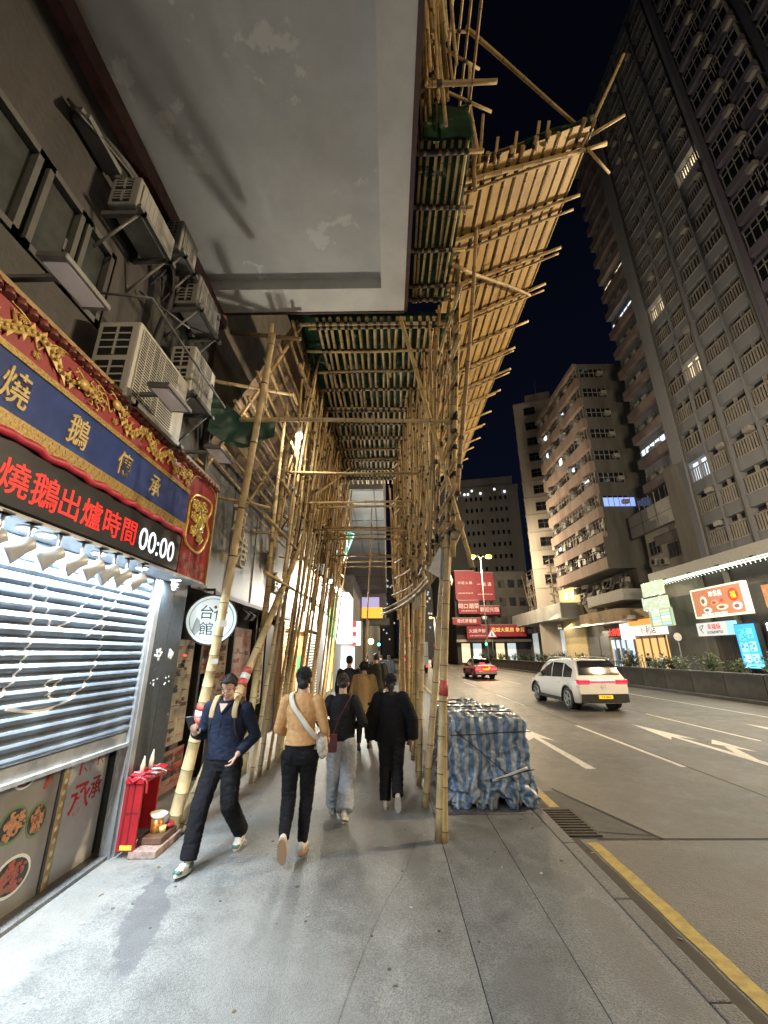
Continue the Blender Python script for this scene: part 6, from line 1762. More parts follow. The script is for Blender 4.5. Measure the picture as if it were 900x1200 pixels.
suvtab = [(-2.31, .42, .80, .84, .93, .80, .97, .74), (-2.26, .30, .84, .885, .98, .85, 1.03, .80), (-2.18, .26, .87, .905, 1.01, .87, 1.12, .78), (-1.98, .25, .88, .915, 1.02, .885, 1.50, .68), (-1.84, .25, .88, .917, 1.02, .89, 1.61, .665), (-1.2, .24, .89, .92, 1.0, .90, 1.665, .67), (-.2, .24, .89, .92, .97, .905, 1.68, .68), (.35, .24, .89, .92, .96, .905, 1.645, .68), (.75, .24, .89, .92, .955, .90, 1.49, .70), (1.15, .24, .89, .92, .95, .885, 1.20, .74), (1.4, .24, .89, .92, .945, .87, 1.03, .80), (1.9, .24, .88, .90, .88, .83, .945, .72), (2.15, .26, .83, .85, .78, .74, .84, .62), (2.31, .34, .70, .72, .62, .62, .66, .5)]
suv = car('suv_car', 'cream white SUV with a glowing red rear light bar driving away', (7.21, 17.75, RZ), math.radians(3), suvtab, (-1.44, 1.42), .36, .92, M_suv, None,
          [(-1.86, -1.22, .55, .86), (-1.14, -.28, .88, .90), (-.20, .92, .90, .42)], (-2.16, -1.86, (.72, .60)))
def kid(name, mb, m, par): return mb.build(name, m, par, local=True)
b = MB(); b.bb(-.80, .80, -2.325, -2.25, .92, .965); kid('light_bar', b, M_tailpink, suv)
for s in (-1, 1):
    b = MB(); b.box((s*.66, -2.285, .945), (.40, .09, .115)); b.box((s*.845, -2.16, .95), (.06, .26, .13)); kid('tail_light', b, mat('tail_lens', (.35, .01, .02), .2, emit=.35, ecol=(1, .02, .05)), suv)
    b = MB(); b.bb(s*.66-.17, s*.66+.17, -2.342, -2.325, .90, .925); b.bb(s*.66-.17, s*.66+.17, -2.342, -2.325, .972, .995); kid('tail_light_glow', b, M_tailpink, suv)
    b = MB(); b.tube(path([(s*.66, -1.75, 1.62), (s*.655, -1.6, 1.70), (s*.66, -.3, 1.735), (s*.67, .35, 1.70), (s*.67, .5, 1.62)], 5), .022, 6); kid('roof_rail', b, M_steel, suv)
b = MB(); b.bb(-.80, .80, -2.37, -2.22, .30, .56); b.box((0, -2.36, .33), (1.1, .06, .10)); kid('lower_bumper', b, M_rubber, suv)
b = MB(); b.bb(-.55, .55, -2.385, -2.37, .27, .31); kid('bumper_trim', b, M_steel, suv)
b = MB(); b.bb(-.24, .24, -2.385, -2.37, .415, .53); pl8 = kid('licence_plate', b, M_plate, suv)
b = MB(); b.text('TX 864', (0, -2.386, .472), (1, 0, 0), (0, 0, 1), .10, .003, bold=.01); b2 = kid('plate_characters', b, M_black, suv)
b = MB(); b.tube([(.085*math.cos(k*.2618), -2.31, .80+.085*math.sin(k*.2618)) for k in range(25)], .008, 5)
for k in range(3): b.tube([(0, -2.31, .80), (.08*math.sin(k*2.0944), -2.31, .80+.08*math.cos(k*2.0944))], .007, 5)
kid('badge', b, M_steel, suv)
b = MB(); b.ell((0, -1.78, 1.64), (.55, .14, .035)); kid('roof_spoiler', b, [M_suv], suv)
b = MB(); b.bb(-.62, .62, -2.285, -2.262, .68, .684); kid('tailgate_seam', b, M_black, suv)

M_taxi = mat('taxi_red', (.48, .03, .025), .28, coat=.5, var=.1)
M_taxiroof = mat('taxi_silver', (.40, .36, .30), .35, metal=.2)
sedtab = [(-2.33, .42, .76, .79, .88, .74, .92, .66), (-2.28, .30, .80, .83, .92, .80, .97, .74), (-1.6, .25, .82, .845, .93, .82, 1.0, .74), (-1.3, .24, .82, .845, .93, .825, 1.08, .70), (-.85, .24, .82, .845, .93, .825, 1.40, .60), (-.5, .24, .82, .845, .92, .825, 1.48, .58), (.3, .24, .82, .845, .91, .825, 1.49, .58), (.65, .24, .82, .845, .90, .82, 1.40, .60), (1.2, .24, .82, .845, .89, .81, 1.02, .72), (1.5, .24, .82, .84, .87, .80, .94, .72), (2.2, .26, .80, .81, .78, .74, .84, .62), (2.33, .34, .70, .72, .62, .62, .66, .5)]
def sedan(name, label, loc, rz, paint, roofm, cat, taxi=False, group=None):
    t = car(name, label, loc, rz, sedtab, (-1.35, 1.38), .32, .845, paint, roofm, [(-1.05, -.62, .4, .78), (-.55, .12, .85, .88), (.18, .95, .88, .3)], (-1.32, -.80, (.66, .56)), group, cat)
    for s in (-1, 1):
        b = MB(); b.box((s*.56, -2.335, .74), (.40, .05, .17)); kid('tail_light', b, M_tail, t)
    b = MB(); b.bb(-.25, .25, -2.35, -2.32, .66, .78); kid('licence_plate', b, M_plate, t)
    b = MB(); b.bb(-.80, .80, -2.40, -2.25, .40, .56); kid('bumper', b, [M_grey if taxi else M_rubber], t)
    b = MB(); b.box((0, -1.28, 1.13), (.4, .05, .05)); kid('brake_light', b, M_tail, t)
    if taxi:
        b = MB(); b.bb(-.30, .30, .0, .16, 1.50, 1.63); s_ = kid('roof_sign', b, glow('taxi_sign', (1, .93, .75), 2.2), t)
        b = MB(); b.text('TAXI', (0, -.003, 1.565), (1, 0, 0), (0, 0, 1), .12, .004, bold=.015); kid('taxi_lettering', b, M_taxi, t)
        b = MB(); b.bb(-.52, -.28, -2.39, -2.335, .48, .60); kid('bumper_sticker', b, M_white, t)
        b = MB(); b.tube([(.25, -2.345, .82), (.25, -2.36, .82)], .09, 12); kid('yellow_sticker', b, M_plate, t)
    return t
sedan('taxi', 'red taxi with a pale roof and bright brake lights driving away', (7.2, 35.6, RZ), math.radians(2), M_taxi, M_taxiroof, 'taxi', True)
light('taxi_glow', 'POINT', (7.2, 32.9, .7), 6, (1, .06, .05), .3)
M_darkcar = mat('dark_car_paint', (.03, .02, .022), .3, coat=.5)
sedan('dark_car', 'dark car with red tail lights ahead of the taxi, half hidden by bamboo', (6.9, 61, RZ), 0, M_darkcar, None, 'car', group='distant cars on the road')
sedan('red_car', 'small red car far down the road between the bamboo poles', (3.9, 58, RZ), 0, M_taxi, None, 'car', group='distant cars on the road')
sedan('dark_car', 'tiny dark car farthest down the middle lane', (6.4, 88, RZ), 0, M_darkcar, None, 'car', group='distant cars on the road')
sedan('taxi', 'tiny distant red taxi near the far signals', (3.6, 84, RZ), 0, M_taxi, M_taxiroof, 'taxi', True)
# pale box van glimpsed between the poles
t = thing('box_van', 'pale blue box van seen between the bamboo poles down the road', 'van', (3.0, 47, RZ))
b = MB(); b.bb(-1.0, 1.0, -2.9, 1.6, .75, 2.95); kid('cargo_box', b, mat('van_paleblue', (.40, .46, .52), .4, var=.1), t)
b = MB(); b.bb(-.95, .95, 1.62, 3.0, .5, 2.1); kid('cab', b, M_white, t)
b = MB(); b.bb(-.9, .9, 3.0, 3.02, 1.2, 2.0); kid('windscreen', b, M_glass, t)
b = MB(); b.bb(-.95, .95, -2.95, 3.0, .45, .75); kid('chassis', b, M_black, t)
b = MB(); b.bb(-.01, .01, -2.92, -2.9, .85, 2.9); b.bb(-.95, .95, -2.915, -2.9, 1.55, 1.6); kid('door_seam', b, M_dark, t)
for s in (-1, 1):
    b = MB(); b.box((s*.86, -2.94, .66), (.2, .05, .16)); kid('tail_light', b, M_tail, t)
    for y in (-1.8, 2.1):
        b = MB(); b.tube([(s*.72, y, .40), (s*.98, y, .40)], .40, 16); kid('wheel', b, M_rubber, t)
# minibus / bus further on
t = thing('bus', 'distant double deck bus with a red rear lit window beyond the van', 'bus', (4.6, 100, RZ))
b = MB(); b.bb(-1.25, 1.25, 0, 11, .4, 4.3); kid('body', b, mat('bus_red', (.4, .05, .04), .4), t)
b = MB(); b.bb(-1.1, 1.1, -.03, 0, 3.0, 4.0); b.bb(-1.1, 1.1, -.03, 0, 1.6, 2.5); kid('rear_window', b, glow('bus_window', (.9, .75, .6), .9), t)
for s in (-1, 1):
    b = MB(); b.box((s*1.0, -.05, 1.0), (.25, .06, .4)); kid('tail_light', b, M_tail, t)
    for y in (2.4, 8.5):
        b = MB(); b.tube([(s*.95, y, .48), (s*1.24, y, .48)], .48, 14); kid('wheel', b, M_rubber, t)

# ------------------------------------------------------------------ striped tarpaulin bundle on the kerb
def stripes():
    m = bpy.data.materials.new('striped_tarp'); m.use_nodes = True
    n = m.node_tree; p = n.nodes['Principled BSDF']; p.inputs['Roughness'].default_value = .32; p.inputs['Specular IOR Level'].default_value = .5
    a = n.nodes.new('ShaderNodeAttribute'); a.attribute_name = 'stripe'
    ns = n.nodes.new('ShaderNodeTexNoise'); ns.inputs['Scale'].default_value = 9; ns.inputs['Detail'].default_value = 6
    t = n.nodes.new('ShaderNodeTexCoord'); n.links.new(t.outputs['Object'], ns.inputs['Vector'])
    r = n.nodes.new('ShaderNodeValToRGB'); r.color_ramp.interpolation = 'LINEAR'
    e = r.color_ramp.elements; e[0].position = .42; e[0].color = (.11, .19, .33, 1); e[1].position = .62; e[1].color = (.36, .40, .44, 1)
    n.links.new(a.outputs['Fac'], r.inputs['Fac'])
    r2 = n.nodes.new('ShaderNodeValToRGB'); r2.color_ramp.elements[0].position = .38; r2.color_ramp.elements[0].color = (.55, .55, .53, 1); r2.color_ramp.elements[1].position = .6; r2.color_ramp.elements[1].color = (1.05, 1.05, 1.05, 1)
    n.links.new(ns.outputs['Fac'], r2.inputs['Fac'])
    x = n.nodes.new('ShaderNodeMixRGB'); x.blend_type = 'MULTIPLY'; x.inputs['Fac'].default_value = 1
    n.links.new(r.outputs[0], x.inputs['Color1']); n.links.new(r2.outputs[0], x.inputs['Color2']); n.links.new(x.outputs[0], p.inputs['Base Color'])
    return m
def bundle(name, label, x0, x1, y0, y1, h, seed):
    t = thing(name, label, 'bundle', ((x0+x1)/2, (y0+y1)/2, 0))
    L = V(((x0+x1)/2, (y0+y1)/2, 0)); hx, hy = (x1-x0)/2, (y1-y0)/2
    vs, fs, st = [], [], []
    def shape(d):                       # superellipsoid box with wrinkles
        m_ = (abs(d.x)**14+abs(d.y)**14+abs(d.z)**14)**(1/14)
        q = d/m_
        p = V((q.x*hx, q.y*hy, (q.z+1)/2*h))
        low = max(0, 1-p.z/(h*.42))
        p.x *= 1+.05*low; p.y *= 1+.05*low
        w = V((p.x, p.y, p.z))+V((seed, 0, 0))
        ridge = lambda s, o: (.5-abs(mnoise.noise(w*s+V((o, o*2, 0)))))
        k = .07*(ridge(4.5, 1)-.3)+.05*(ridge(9, 4)-.3)+.022*(ridge(20, 7)-.3)+low*(.30*(ridge(5, 9)-.3)+.20*(ridge(10, 2)-.3)+.10*(ridge(22, 5)-.3)+.045)+.03*mnoise.noise(w*2.5)
        dirn = V((d.x*abs(d.x)**3, d.y*abs(d.y)**3, d.z*abs(d.z)**3)).normalized()
        p = p+dirn*k
        p.z = max(.004, p.z)
        return p, low
    N = 64
    faces = [((1, 0, 0), (0, 1, 0), (0, 0, 1)), ((-1, 0, 0), (0, -1, 0), (0, 0, 1)), ((0, 1, 0), (-1, 0, 0), (0, 0, 1)), ((0, -1, 0), (1, 0, 0), (0, 0, 1)), ((0, 0, 1), (1, 0, 0), (0, 1, 0))]
    for fi, (n_, u_, v_) in enumerate(faces):
        o = len(vs)
        for i in range(N+1):
            for j in range(N+1):
                d = V(n_)+V(u_)*(2*i/N-1)+V(v_)*(2*j/N-1)
                p, low = shape(d); vs.append(p)
                u2 = p.x if fi in (2, 3, 4) else p.y
                ph = u2*13.5+low*3.2*mnoise.noise(p*5)+.45*mnoise.noise(p*3)+.25*mnoise.noise(p*8)
                st.append(.5+.5*math.sin(ph*2*PI/1.0*.62))
        for i in range(N):
            for j in range(N): fs.append((o+i*(N+1)+j, o+(i+1)*(N+1)+j, o+(i+1)*(N+1)+j+1, o+i*(N+1)+j+1))
    me = bpy.data.meshes.new('tarp'); me.from_pydata([tuple(p) for p in vs], [], fs)
    at_ = me.attributes.new('stripe', 'FLOAT', 'POINT'); at_.data.foreach_set('value', st)
    me.polygons.foreach_set('use_smooth', [True]*len(fs)); me.materials.append(bundle.m)
    o = bpy.data.objects.new('tarp', me); COL.objects.link(o); o.parent = t
    b = MB()
    for k, (a, c) in enumerate((((-hx*1.02, -hy*1.03, h*.80), (hx*1.03, -hy*1.03, h*.84)), ((-hx*.9, -hy*1.03, h*.86), (hx*.55, -hy*1.05, h*.28)), ((-hx*.1, -hy*1.04, h*.30), (hx*1.02, -hy*1.04, h*.42)))):
        A, B = V(a), V(c)
        b.tube([A.lerp(B, i/8)+V((0, -.018-.012*math.sin(i*.8), 0)) for i in range(9)], .006, 5)
    for yy in (-hy*.5, hy*.3): b.tube([(-hx*1.04, yy, .1), (-hx*1.02, yy, h*.9), (-hx*.8, yy, h+.02), (hx*.8, yy, h+.02), (hx*1.03, yy, h*.9), (hx*1.04, yy, .1)], .007, 5)
    b.build('string', M_black, t, local=True)
    b = MB(); A, B = V((-hx*.05, -hy*1.06, h*.30)), V((hx*.85, -hy*1.06, h*.44)); b.tube([A.lerp(B, i/6)+V((0, -.012, 0)) for i in range(7)], .016, 6, flat=.3); b.build('white_strap', M_white, t, local=True)
    return t
bundle.m = stripes()
bundle('wrapped_bundle', 'bulky bundle wrapped in blue and white striped tarpaulin standing by the kerb', .79, 1.79, 5.98, 7.55, 1.0, 3)
bundle('wrapped_bundle', 'second striped tarpaulin bundle behind the front one, slightly lower', .86, 1.66, 7.68, 9.1, .93, 17)
# ================================================================== people
def fuse(mb, voxel, smooth=6, wrinkle=0.0, wscale=.12, seed=0):
    me = mb.mesh('raw', M_dark); o = bpy.data.objects.new('raw', me); COL.objects.link(o)
    r = o.modifiers.new('r', 'REMESH'); r.mode = 'VOXEL'; r.voxel_size = voxel; r.use_smooth_shade = True
    s = o.modifiers.new('s', 'SMOOTH'); s.factor = .5; s.iterations = smooth
    dg = bpy.context.evaluated_depsgraph_get(); dg.update()
    m2 = bpy.data.meshes.new_from_object(o.evaluated_get(dg))
    bpy.data.objects.remove(o); bpy.data.meshes.remove(me)
    if wrinkle:
        nn = len(m2.vertices)
        co = [0.0]*(nn*3); m2.vertices.foreach_get('co', co)
        no = [v.normal.copy() for v in m2.vertices]
        for i in range(nn):
            p = V(co[3*i:3*i+3]); q = V((p.x/wscale, p.y/wscale, p.z/wscale*1.7))
            q += V((seed, 0, 0))+V((1, 0, 0))*p.z*3
            k = wrinkle*((.45-abs(mnoise.noise(q)))*1.3+.5*(.4-abs(mnoise.noise(q*2.3))))
            p = p+no[i]*k; co[3*i:3*i+3] = p
        m2.vertices.foreach_set('co', co)
    m2.polygons.foreach_set('use_smooth', [True]*len(m2.polygons))
    return m2
def loft(mb, rings, n=18):
    """rings: (centre, rx, ry, yaw)"""
    vs, fs = [], []
    for (c, rx, ry, yw) in rings:
        for k in range(n):
            a = 2*PI*k/n; x, y = math.cos(a)*rx, math.sin(a)*ry
            vs.append((c[0]+x*math.cos(yw)-y*math.sin(yw), c[1]+x*math.sin(yw)+y*math.cos(yw), c[2]))
    m_ = len(rings)
    for i in range(m_-1):
        for k in range(n): fs.append((i*n+k, i*n+(k+1) % n, (i+1)*n+(k+1) % n, (i+1)*n+k))
    fs.append(tuple(range(n-1, -1, -1))); fs.append(tuple((m_-1)*n+k for k in range(n)))
    mb.add(vs, fs)
def cap(mb, pts, rs):
    mb.tube(pts, rs, 12)
    for p, r in ((pts[0], rs[0]), (pts[-1], rs[-1])): mb.ell(p, (r, r, r), n=10)
def hand(mb, w, d, nrm, side, curl, s=1.0):
    """w wrist, d finger direction, nrm palm normal; side: +1 when the thumb leaves along d x nrm"""
    w, d = V(w), V(d).normalized(); nrm = V(nrm); nrm = (nrm-d*nrm.dot(d)).normalized(); u = d.cross(nrm)*side
    for k in range(4):
        a = u*(.026-.0175*k)*s
        cap(mb, [w+a*.6+d*.012*s, w+a+d*.085*s], [.014*s, .0125*s])
        L = (.068, .076, .071, .056)[k]*s
        q = w+a+d*.085*s; dd = d
        for j, f in enumerate((.45, .32, .23)):
            ang = curl*(.55+.35*j)
            dd2 = (dd*math.cos(ang)+nrm*math.sin(ang)).normalized(); q2 = q+dd2*L*f
            cap(mb, [q, q2], [(.0095-.001*j)*s, (.0088-.001*j)*s]); q = q2
            dd = dd2
            nrm_l = nrm
    b0 = w+u*.022*s+d*.022*s; b1 = b0+(u*.75+d*.55+nrm*.25).normalized()*.040*s; b2 = b1+(u*.15+d*.85+nrm*(.2+.3*curl)).normalized()*.032*s; b3 = b2+(d*.8+nrm*(.1+.5*curl)-u*.1).normalized()*.024*s
    cap(mb, [b0, b1], [.014*s, .0115*s]); cap(mb, [b1, b2], [.0112*s, .0098*s]); cap(mb, [b2, b3], [.0095*s, .008*s])
SKIN = mat('skin', (.50, .30, .205), .5, var=.10, vscale=10)
HAIR = mat('black_hair', (.011, .009, .009), .5, spec=.3, bump=.5, bscale=180)
def person(label, loc, rz, H, legs, arms, top, bottom, shoes, hair='short', female=False, near=True, top_style='fit', hips=.0, nod=0.0, turn=0.0, trouser='slim', face=False, group=None, build=1.0, leanf=0.0, hairmat=None):
    """legs: ((knee),(ankle),toe pitch, toe yaw) left then right; arms: ((elbow),(wrist),(hand dir),(palm normal),curl) left then right; all times H"""
    t = thing('person', label, 'person', loc, group, rz)
    vox = .0065 if near else .016
    hx = .052 if not female else .053
    sw = (.112 if not female else .098)*build
    zh, zs = .515, .803
    hip = [V((-hx, 0, zh))*H, V((hx, 0, zh))*H]
    sh = [V((-sw, -.005+leanf, zs))*H, V((sw, -.005+leanf, zs))*H]
    B = MB()
    # torso under the clothes
    loft(B, [(V((0, 0, z))*H+V((0, leanf*H*(z-.5)/.31, 0)), rx*H*build, ry*H*build, 0) for z, rx, ry in ((.47, .070, .055), (.52, .088, .062), (.60, .075, .055), (.68, .085, .06), (.75, .098, .062), (.80, .09, .052), (.825, .06, .045), (.84, .032, .034))])
    nb = V((0, leanf, .83))*H
    # head
    hc = V((0, leanf+.018, .925))*H
    cap(B, [nb, hc+V((0, -.015, -.04))*H], [.034*H, .030*H])
    MH = Matrix.Translation(hc) @ Matrix.Rotation(turn, 4, 'Z') @ Matrix.Rotation(-nod, 4, 'X')
    h = H/1.7
    def he(c, r, n=14): B.ell(V(c)*h, tuple(x*h for x in r), n=n, M=MH)
    he((0, -.012, .028), (.074, .092, .088)); he((0, .03, -.035), (.058, .062, .075)); he((0, .055, -.088), (.028, .026, .022)); he((0, .02, -.06), (.052, .055, .05))
    he((0, .094, -.012), (.010, .016, .028), 10); he((0, .102, -.030), (.015, .014, .011), 10);
    he((0, .086, -.058), (.022, .010, .006), 10); he((0, .085, -.068), (.018, .010, .006), 10)
    for s in (-1, 1): he((s*.074, -.005, -.012), (.010, .022, .032), 10); he((s*.035, .07, -.03), (.022, .018, .018), 10)
    hands_done = []
    for i in (0, 1):
        e, w, d, nrm, curl = arms[i]; e, w = V(e)*H, V(w)*H
        cap(B, [sh[i], e], [.030*H, .023*H]); cap(B, [e, e.lerp(w, .35), w], [.023*H, .0235*H, .0155*H])
        hand(B, w, d, nrm, 1 if i == 0 else -1, curl, H/1.7)
        k, a, pit, yw = legs[i]; k, a = V(k)*H, V(a)*H
        cap(B, [hip[i], hip[i].lerp(k, .5), k], [.052*H, .046*H, .033*H]); cap(B, [k, k.lerp(a, .3), a], [.033*H, .034*H, .021*H])
    bm = fuse(B, vox, 3); bm.materials.clear(); bm.materials.append(SKIN)
    o = bpy.data.objects.new('body', bm); COL.objects.link(o); o.parent = t
    # trousers
    T = MB()
    loft(T, [(V((0, 0, z))*H, rx*H*build, ry*H*build, 0) for z, rx, ry in ((.46, .082, .064), (.50, .098 if female else .094, .074), (.55, .092, .068), (.61, .080, .060))])
    if female:
        for s in (-1, 1): T.ell(V((s*.042, -.022, .505))*H, (.052*H, .056*H, .058*H), n=12)
    ww = {'slim': (.060, .047, .040, .037, .026), 'straight': (.066, .056, .050, .047, .044), 'wide': (.066, .062, .058, .058, .060)}[trouser]
    for i in (0, 1):
        k, a, pit, yw = legs[i]; k, a = V(k)*H, V(a)*H
        cap(T, [hip[i]+V((0, 0, -.02*H)), hip[i].lerp(k, .5), k], [ww[0]*H, ww[1]*H, ww[2]*H])
        T.tube([k, k.lerp(a, .4), k.lerp(a, .97)], [ww[2]*H, ww[3]*H, ww[4]*H], 14); T.ell(k, (ww[2]*H,)*3, n=10)
    tm = fuse(T, .009 if near else .018, 5, .010 if near else 0, .075, len(label)); tm.materials.clear(); tm.materials.append(bottom)
    o = bpy.data.objects.new('trousers', tm); COL.objects.link(o); o.parent = t
    # top
    U = MB()
    if top_style == 'fit':
        rg = ((.562, .101, .082), (.60, .092, .074), (.64, .084, .066), (.69, .091, .067), (.75, .104, .069), (.79, .098, .06), (.82, .068, .05), (.843, .042, .042)); sl = (.034, .028, .027, .022)
    elif top_style == 'shirt':
        rg = ((.52, .106, .080), (.60, .102, .078), (.68, .104, .076), (.75, .108, .075), (.79, .101, .064), (.82, .070, .05), (.845, .045, .044)); sl = (.038, .033, .032, .026)
    elif top_style == 'loose':
        rg = ((.475, .142, .085), (.52, .135, .085), (.60, .128, .083), (.70, .124, .080), (.77, .122, .074), (.81, .108, .062), (.835, .062, .05), (.85, .045, .045)); sl = (.055, .052, .050, .046)
    else:                                # coat
        rg = ((.36, .120, .090), (.45, .116, .088), (.55, .104, .078), (.65, .106, .078), (.75, .114, .074), (.80, .108, .064), (.83, .07, .05), (.85, .045, .045)); sl = (.046, .042, .04, .036)
    loft(U, [(V((0, 0, z))*H+V((0, leanf*H*(z-.5)/.31, 0)), rx*H*build, ry*H*build, 0) for z, rx, ry in rg])
    if female and top_style == 'fit':
        for s in (-1, 1): U.ell(V((s*.045, .045+leanf, .725))*H, (.042*H, .04*H, .042*H), n=10)
    for i in (0, 1):
        e, w = V(arms[i][0])*H, V(arms[i][1])*H
        s0 = sh[i]
        U.tube([s0.lerp(e, -.05), s0.lerp(e, .5), e], [sl[0]*H*1.05, sl[0]*H, sl[1]*H], 14); U.ell(e, (sl[1]*H,)*3, n=10); U.ell(s0, (sl[0]*H*1.0,)*3, n=10)
        U.tube([e, e.lerp(w, .5), e.lerp(w, .93)], [sl[1]*H, sl[2]*H, sl[3]*H], 14)
    um = fuse(U, .008 if near else .018, 4, (.005 if top_style == 'fit' else .0065) if near else 0, .07, len(label)*3.1); um.materials.clear(); um.materials.append(top)
    o = bpy.data.objects.new('top' if top_style in ('fit', 'shirt') else 'jacket' if top_style == 'loose' else 'coat', um); COL.objects.link(o); o.parent = t
    # shoes
    for i in (0, 1):
        k, a, pit, yw = legs[i]; a = V(a)*H
        M_ = Matrix.Translation(a) @ Matrix.Rotation(yw, 4, 'Z') @ Matrix.Rotation(pit, 4, 'X')
        q = H/1.7
        S_ = MB(); z0 = -.045*H/q
        S_.ell((0, -.025*q, (z0+.052)*q), (.036*q, .05*q, .05*q), n=12, M=M_); S_.ell((0, .05*q, (z0+.045)*q), (.040*q, .085*q, .040*q), n=12, M=M_); S_.ell((0, .115*q, (z0+.032)*q), (.042*q, .055*q, .030*q), n=12, M=M_); S_.ell((0, -.01*q, (z0+.085)*q), (.033*q, .04*q, .035*q), n=10, M=M_)
        sm = fuse(S_, .006 if near else .014, 3); sm.materials.clear(); sm.materials.append(shoes[0])
        so = bpy.data.objects.new('shoe', sm); COL.objects.link(so); so.parent = t
        S_ = MB(); poly = []
        for kk in range(24):
            an = 2*PI*kk/24; y = math.sin(an)*.128+.045; wd = .043*(1+.10*math.sin(an))
            poly.append((math.cos(an)*wd, y))
        S_.prism([(p[0]*q, p[1]*q) for p in poly], M_ @ V((0, 0, (z0-.001)*q)), M_.to_3x3() @ V((1, 0, 0)), M_.to_3x3() @ V((0, 1, 0)), M_.to_3x3() @ V((0, 0, .028*q)))
        S_.build('sole', shoes[1], so, local=True)
        if near and len(shoes) > 2:
            S_ = MB()
            for j in range(4): S_.box((0, (.02+.022*j)*q, (z0+.088-.006*j)*q), (.05*q, .008*q, .008*q), 0, M_)
            S_.ell((.03*q, -.02*q, (z0+.05)*q), (.012*q, .045*q, .03*q), 1, 8, M_); S_.ell((-.03*q, -.02*q, (z0+.05)*q), (.012*q, .045*q, .03*q), 1, 8, M_); S_.ell((0, .13*q, (z0+.03)*q), (.044*q, .045*q, .026*q), 1, 8, M_)
            S_.build('shoe_trim', [M_white, shoes[2]], so, local=True)
    # hair
    Hh = MB()
    def hh(c, r, n=14): Hh.ell(V(c)*h, tuple(x*h for x in r), n=n, M=MH)
    if hair == 'short':
        hh((0, -.024, .046), (.079, .088, .078)); hh((0, -.048, .01), (.075, .062, .068)); hh((0, .045, .090), (.050, .040, .022))
        hh((.069, -.004, .03), (.012, .026, .038)); hh((-.069, -.004, .03), (.012, .026, .038))
    else:
        hh((0, -.018, .036), (.079, .095, .084)); hh((0, -.045, -.002), (.073, .064, .070)); hh((.06, .01, .005), (.020, .045, .055)); hh((-.06, .01, .005), (.020, .045, .055))
        if hair == 'bun': hh((0, -.115, -.015), (.045, .04, .042)); hh((.02, -.13, .0), (.03, .025, .03)); hh((-.015, -.12, -.035), (.03, .03, .025))
        if hair == 'lowbun': hh((.02, -.105, -.045), (.040, .036, .036)); hh((.045, -.10, -.06), (.02, .02, .03)); hh((0, -.07, -.06), (.055, .045, .045))
        if hair == 'tail': hh((0, -.085, -.06), (.05, .045, .06)); hh((0, -.10, -.14), (.034, .030, .08)); hh((.0, -.10, -.22), (.024, .022, .06))
        if hair == 'curly':
            r3 = random.Random(5)
            for k in range(34):
                v_ = V((r3.gauss(0, 1), r3.gauss(-.45, .8), r3.gauss(.3, .8))).normalized(); hh(v_*.085+V((0, -.02, .02)), (.034, .034, .034), 8)
    hm = fuse(Hh, .007 if near else .014, 2, .004 if near else 0, .02, 2); hm.materials.clear(); hm.materials.append(hairmat or HAIR)
    if near:                            # loose strands over the smooth mass
        r4 = random.Random(len(label)); SB_ = MB()
        tgt = {'short': V((0, .15, .10)), 'bun': V((0, -.115, -.015)), 'lowbun': V((.02, -.105, -.045)), 'tail': V((0, -.09, -.08))}.get(hair, V((0, -.1, -.1)))
        for k in range(230):
            d = V((r4.gauss(0, 1), r4.gauss(-.35, .9), r4.gauss(.35, .8))).normalized()
            c0 = V((0, -.022, .036)); p = c0+V((d.x*.080, d.y*.093, d.z*.084))
            if hair == 'short':
                if p.z < .0 or (p.y > .045 and p.z < .085): continue
                tan = (tgt-p)+V((r4.gauss(0, .08), r4.gauss(0, .06), r4.gauss(.02, .05)))
            else:
                if p.z < -.03 or p.y > .06: continue
                tan = (tgt-p)+V((r4.gauss(0, .012), r4.gauss(0, .012), r4.gauss(0, .012)))
            tan = (tan-d*tan.dot(d)).normalized(); L_ = r4.uniform(.025, .06)
            q0 = p-tan*L_*.4; q1 = p+d*r4.uniform(.002, .007); q2 = p+tan*L_*.6+d*(r4.uniform(0, .012) if hair == 'short' else -.004)
            SB_.tube([MH @ (q*h) for q in (q0, q1, q2)], [.002*h, .0042*h, .0008*h], 5)
        bmh = bmesh.new(); bmh.from_mesh(hm); sm_ = SB_.mesh('strand', HAIR); bmh.from_mesh(sm_); bmh.to_mesh(hm); bmh.free(); bpy.data.meshes.remove(sm_)
        hm.polygons.foreach_set('material_index', [0]*len(hm.polygons))
    o = bpy.data.objects.new('hair', hm); COL.objects.link(o); o.parent = t
    if face:
        for s in (-1, 1):
            F_ = MB(); F_.ell(V((s*.031, .0865, -.001))*h, (.015*h, .0055*h, .0045*h), 0, 8, MH); F_.ell(V((s*.031, .0905, -.001))*h, (.011*h, .003*h, .0048*h), 1, 8, MH); F_.build('eye', [mat('eye_white', (.30, .28, .26), .4), M_black], t, local=True)
            F_ = MB(); F_.tube([MH @ (V((s*x, y, z))*h) for x, y, z in ((.014, .097, .018), (.032, .095, .024), (.05, .08, .018))], .0034*h, 5); F_.build('eyebrow', HAIR, t, local=True)
        F_ = MB(); F_.ell(V((0, .096, -.063))*h, (.022*h, .006*h, .005*h), 0, 8, MH); F_.build('lips', mat('lips', (.33, .13, .11), .5), t, local=True)
    t['H'] = H
    return t
def cloth(name, c, rough=.85, var=.2): return mat(name, c, rough, spec=.15, var=var, vscale=25, bump=.25, bscale=260)
C_navy = cloth('navy_cloth', (.016, .022, .042)); C_black = cloth('black_cloth', (.010, .010, .012)); C_blackj = cloth('black_jersey', (.014, .014, .017), .7)
C_orange = cloth('apricot_knit', (.56, .32, .145)); C_greyt = cloth('pale_grey_denim', (.36, .385, .42)); C_tan = cloth('camel_coat', (.42, .27, .12))
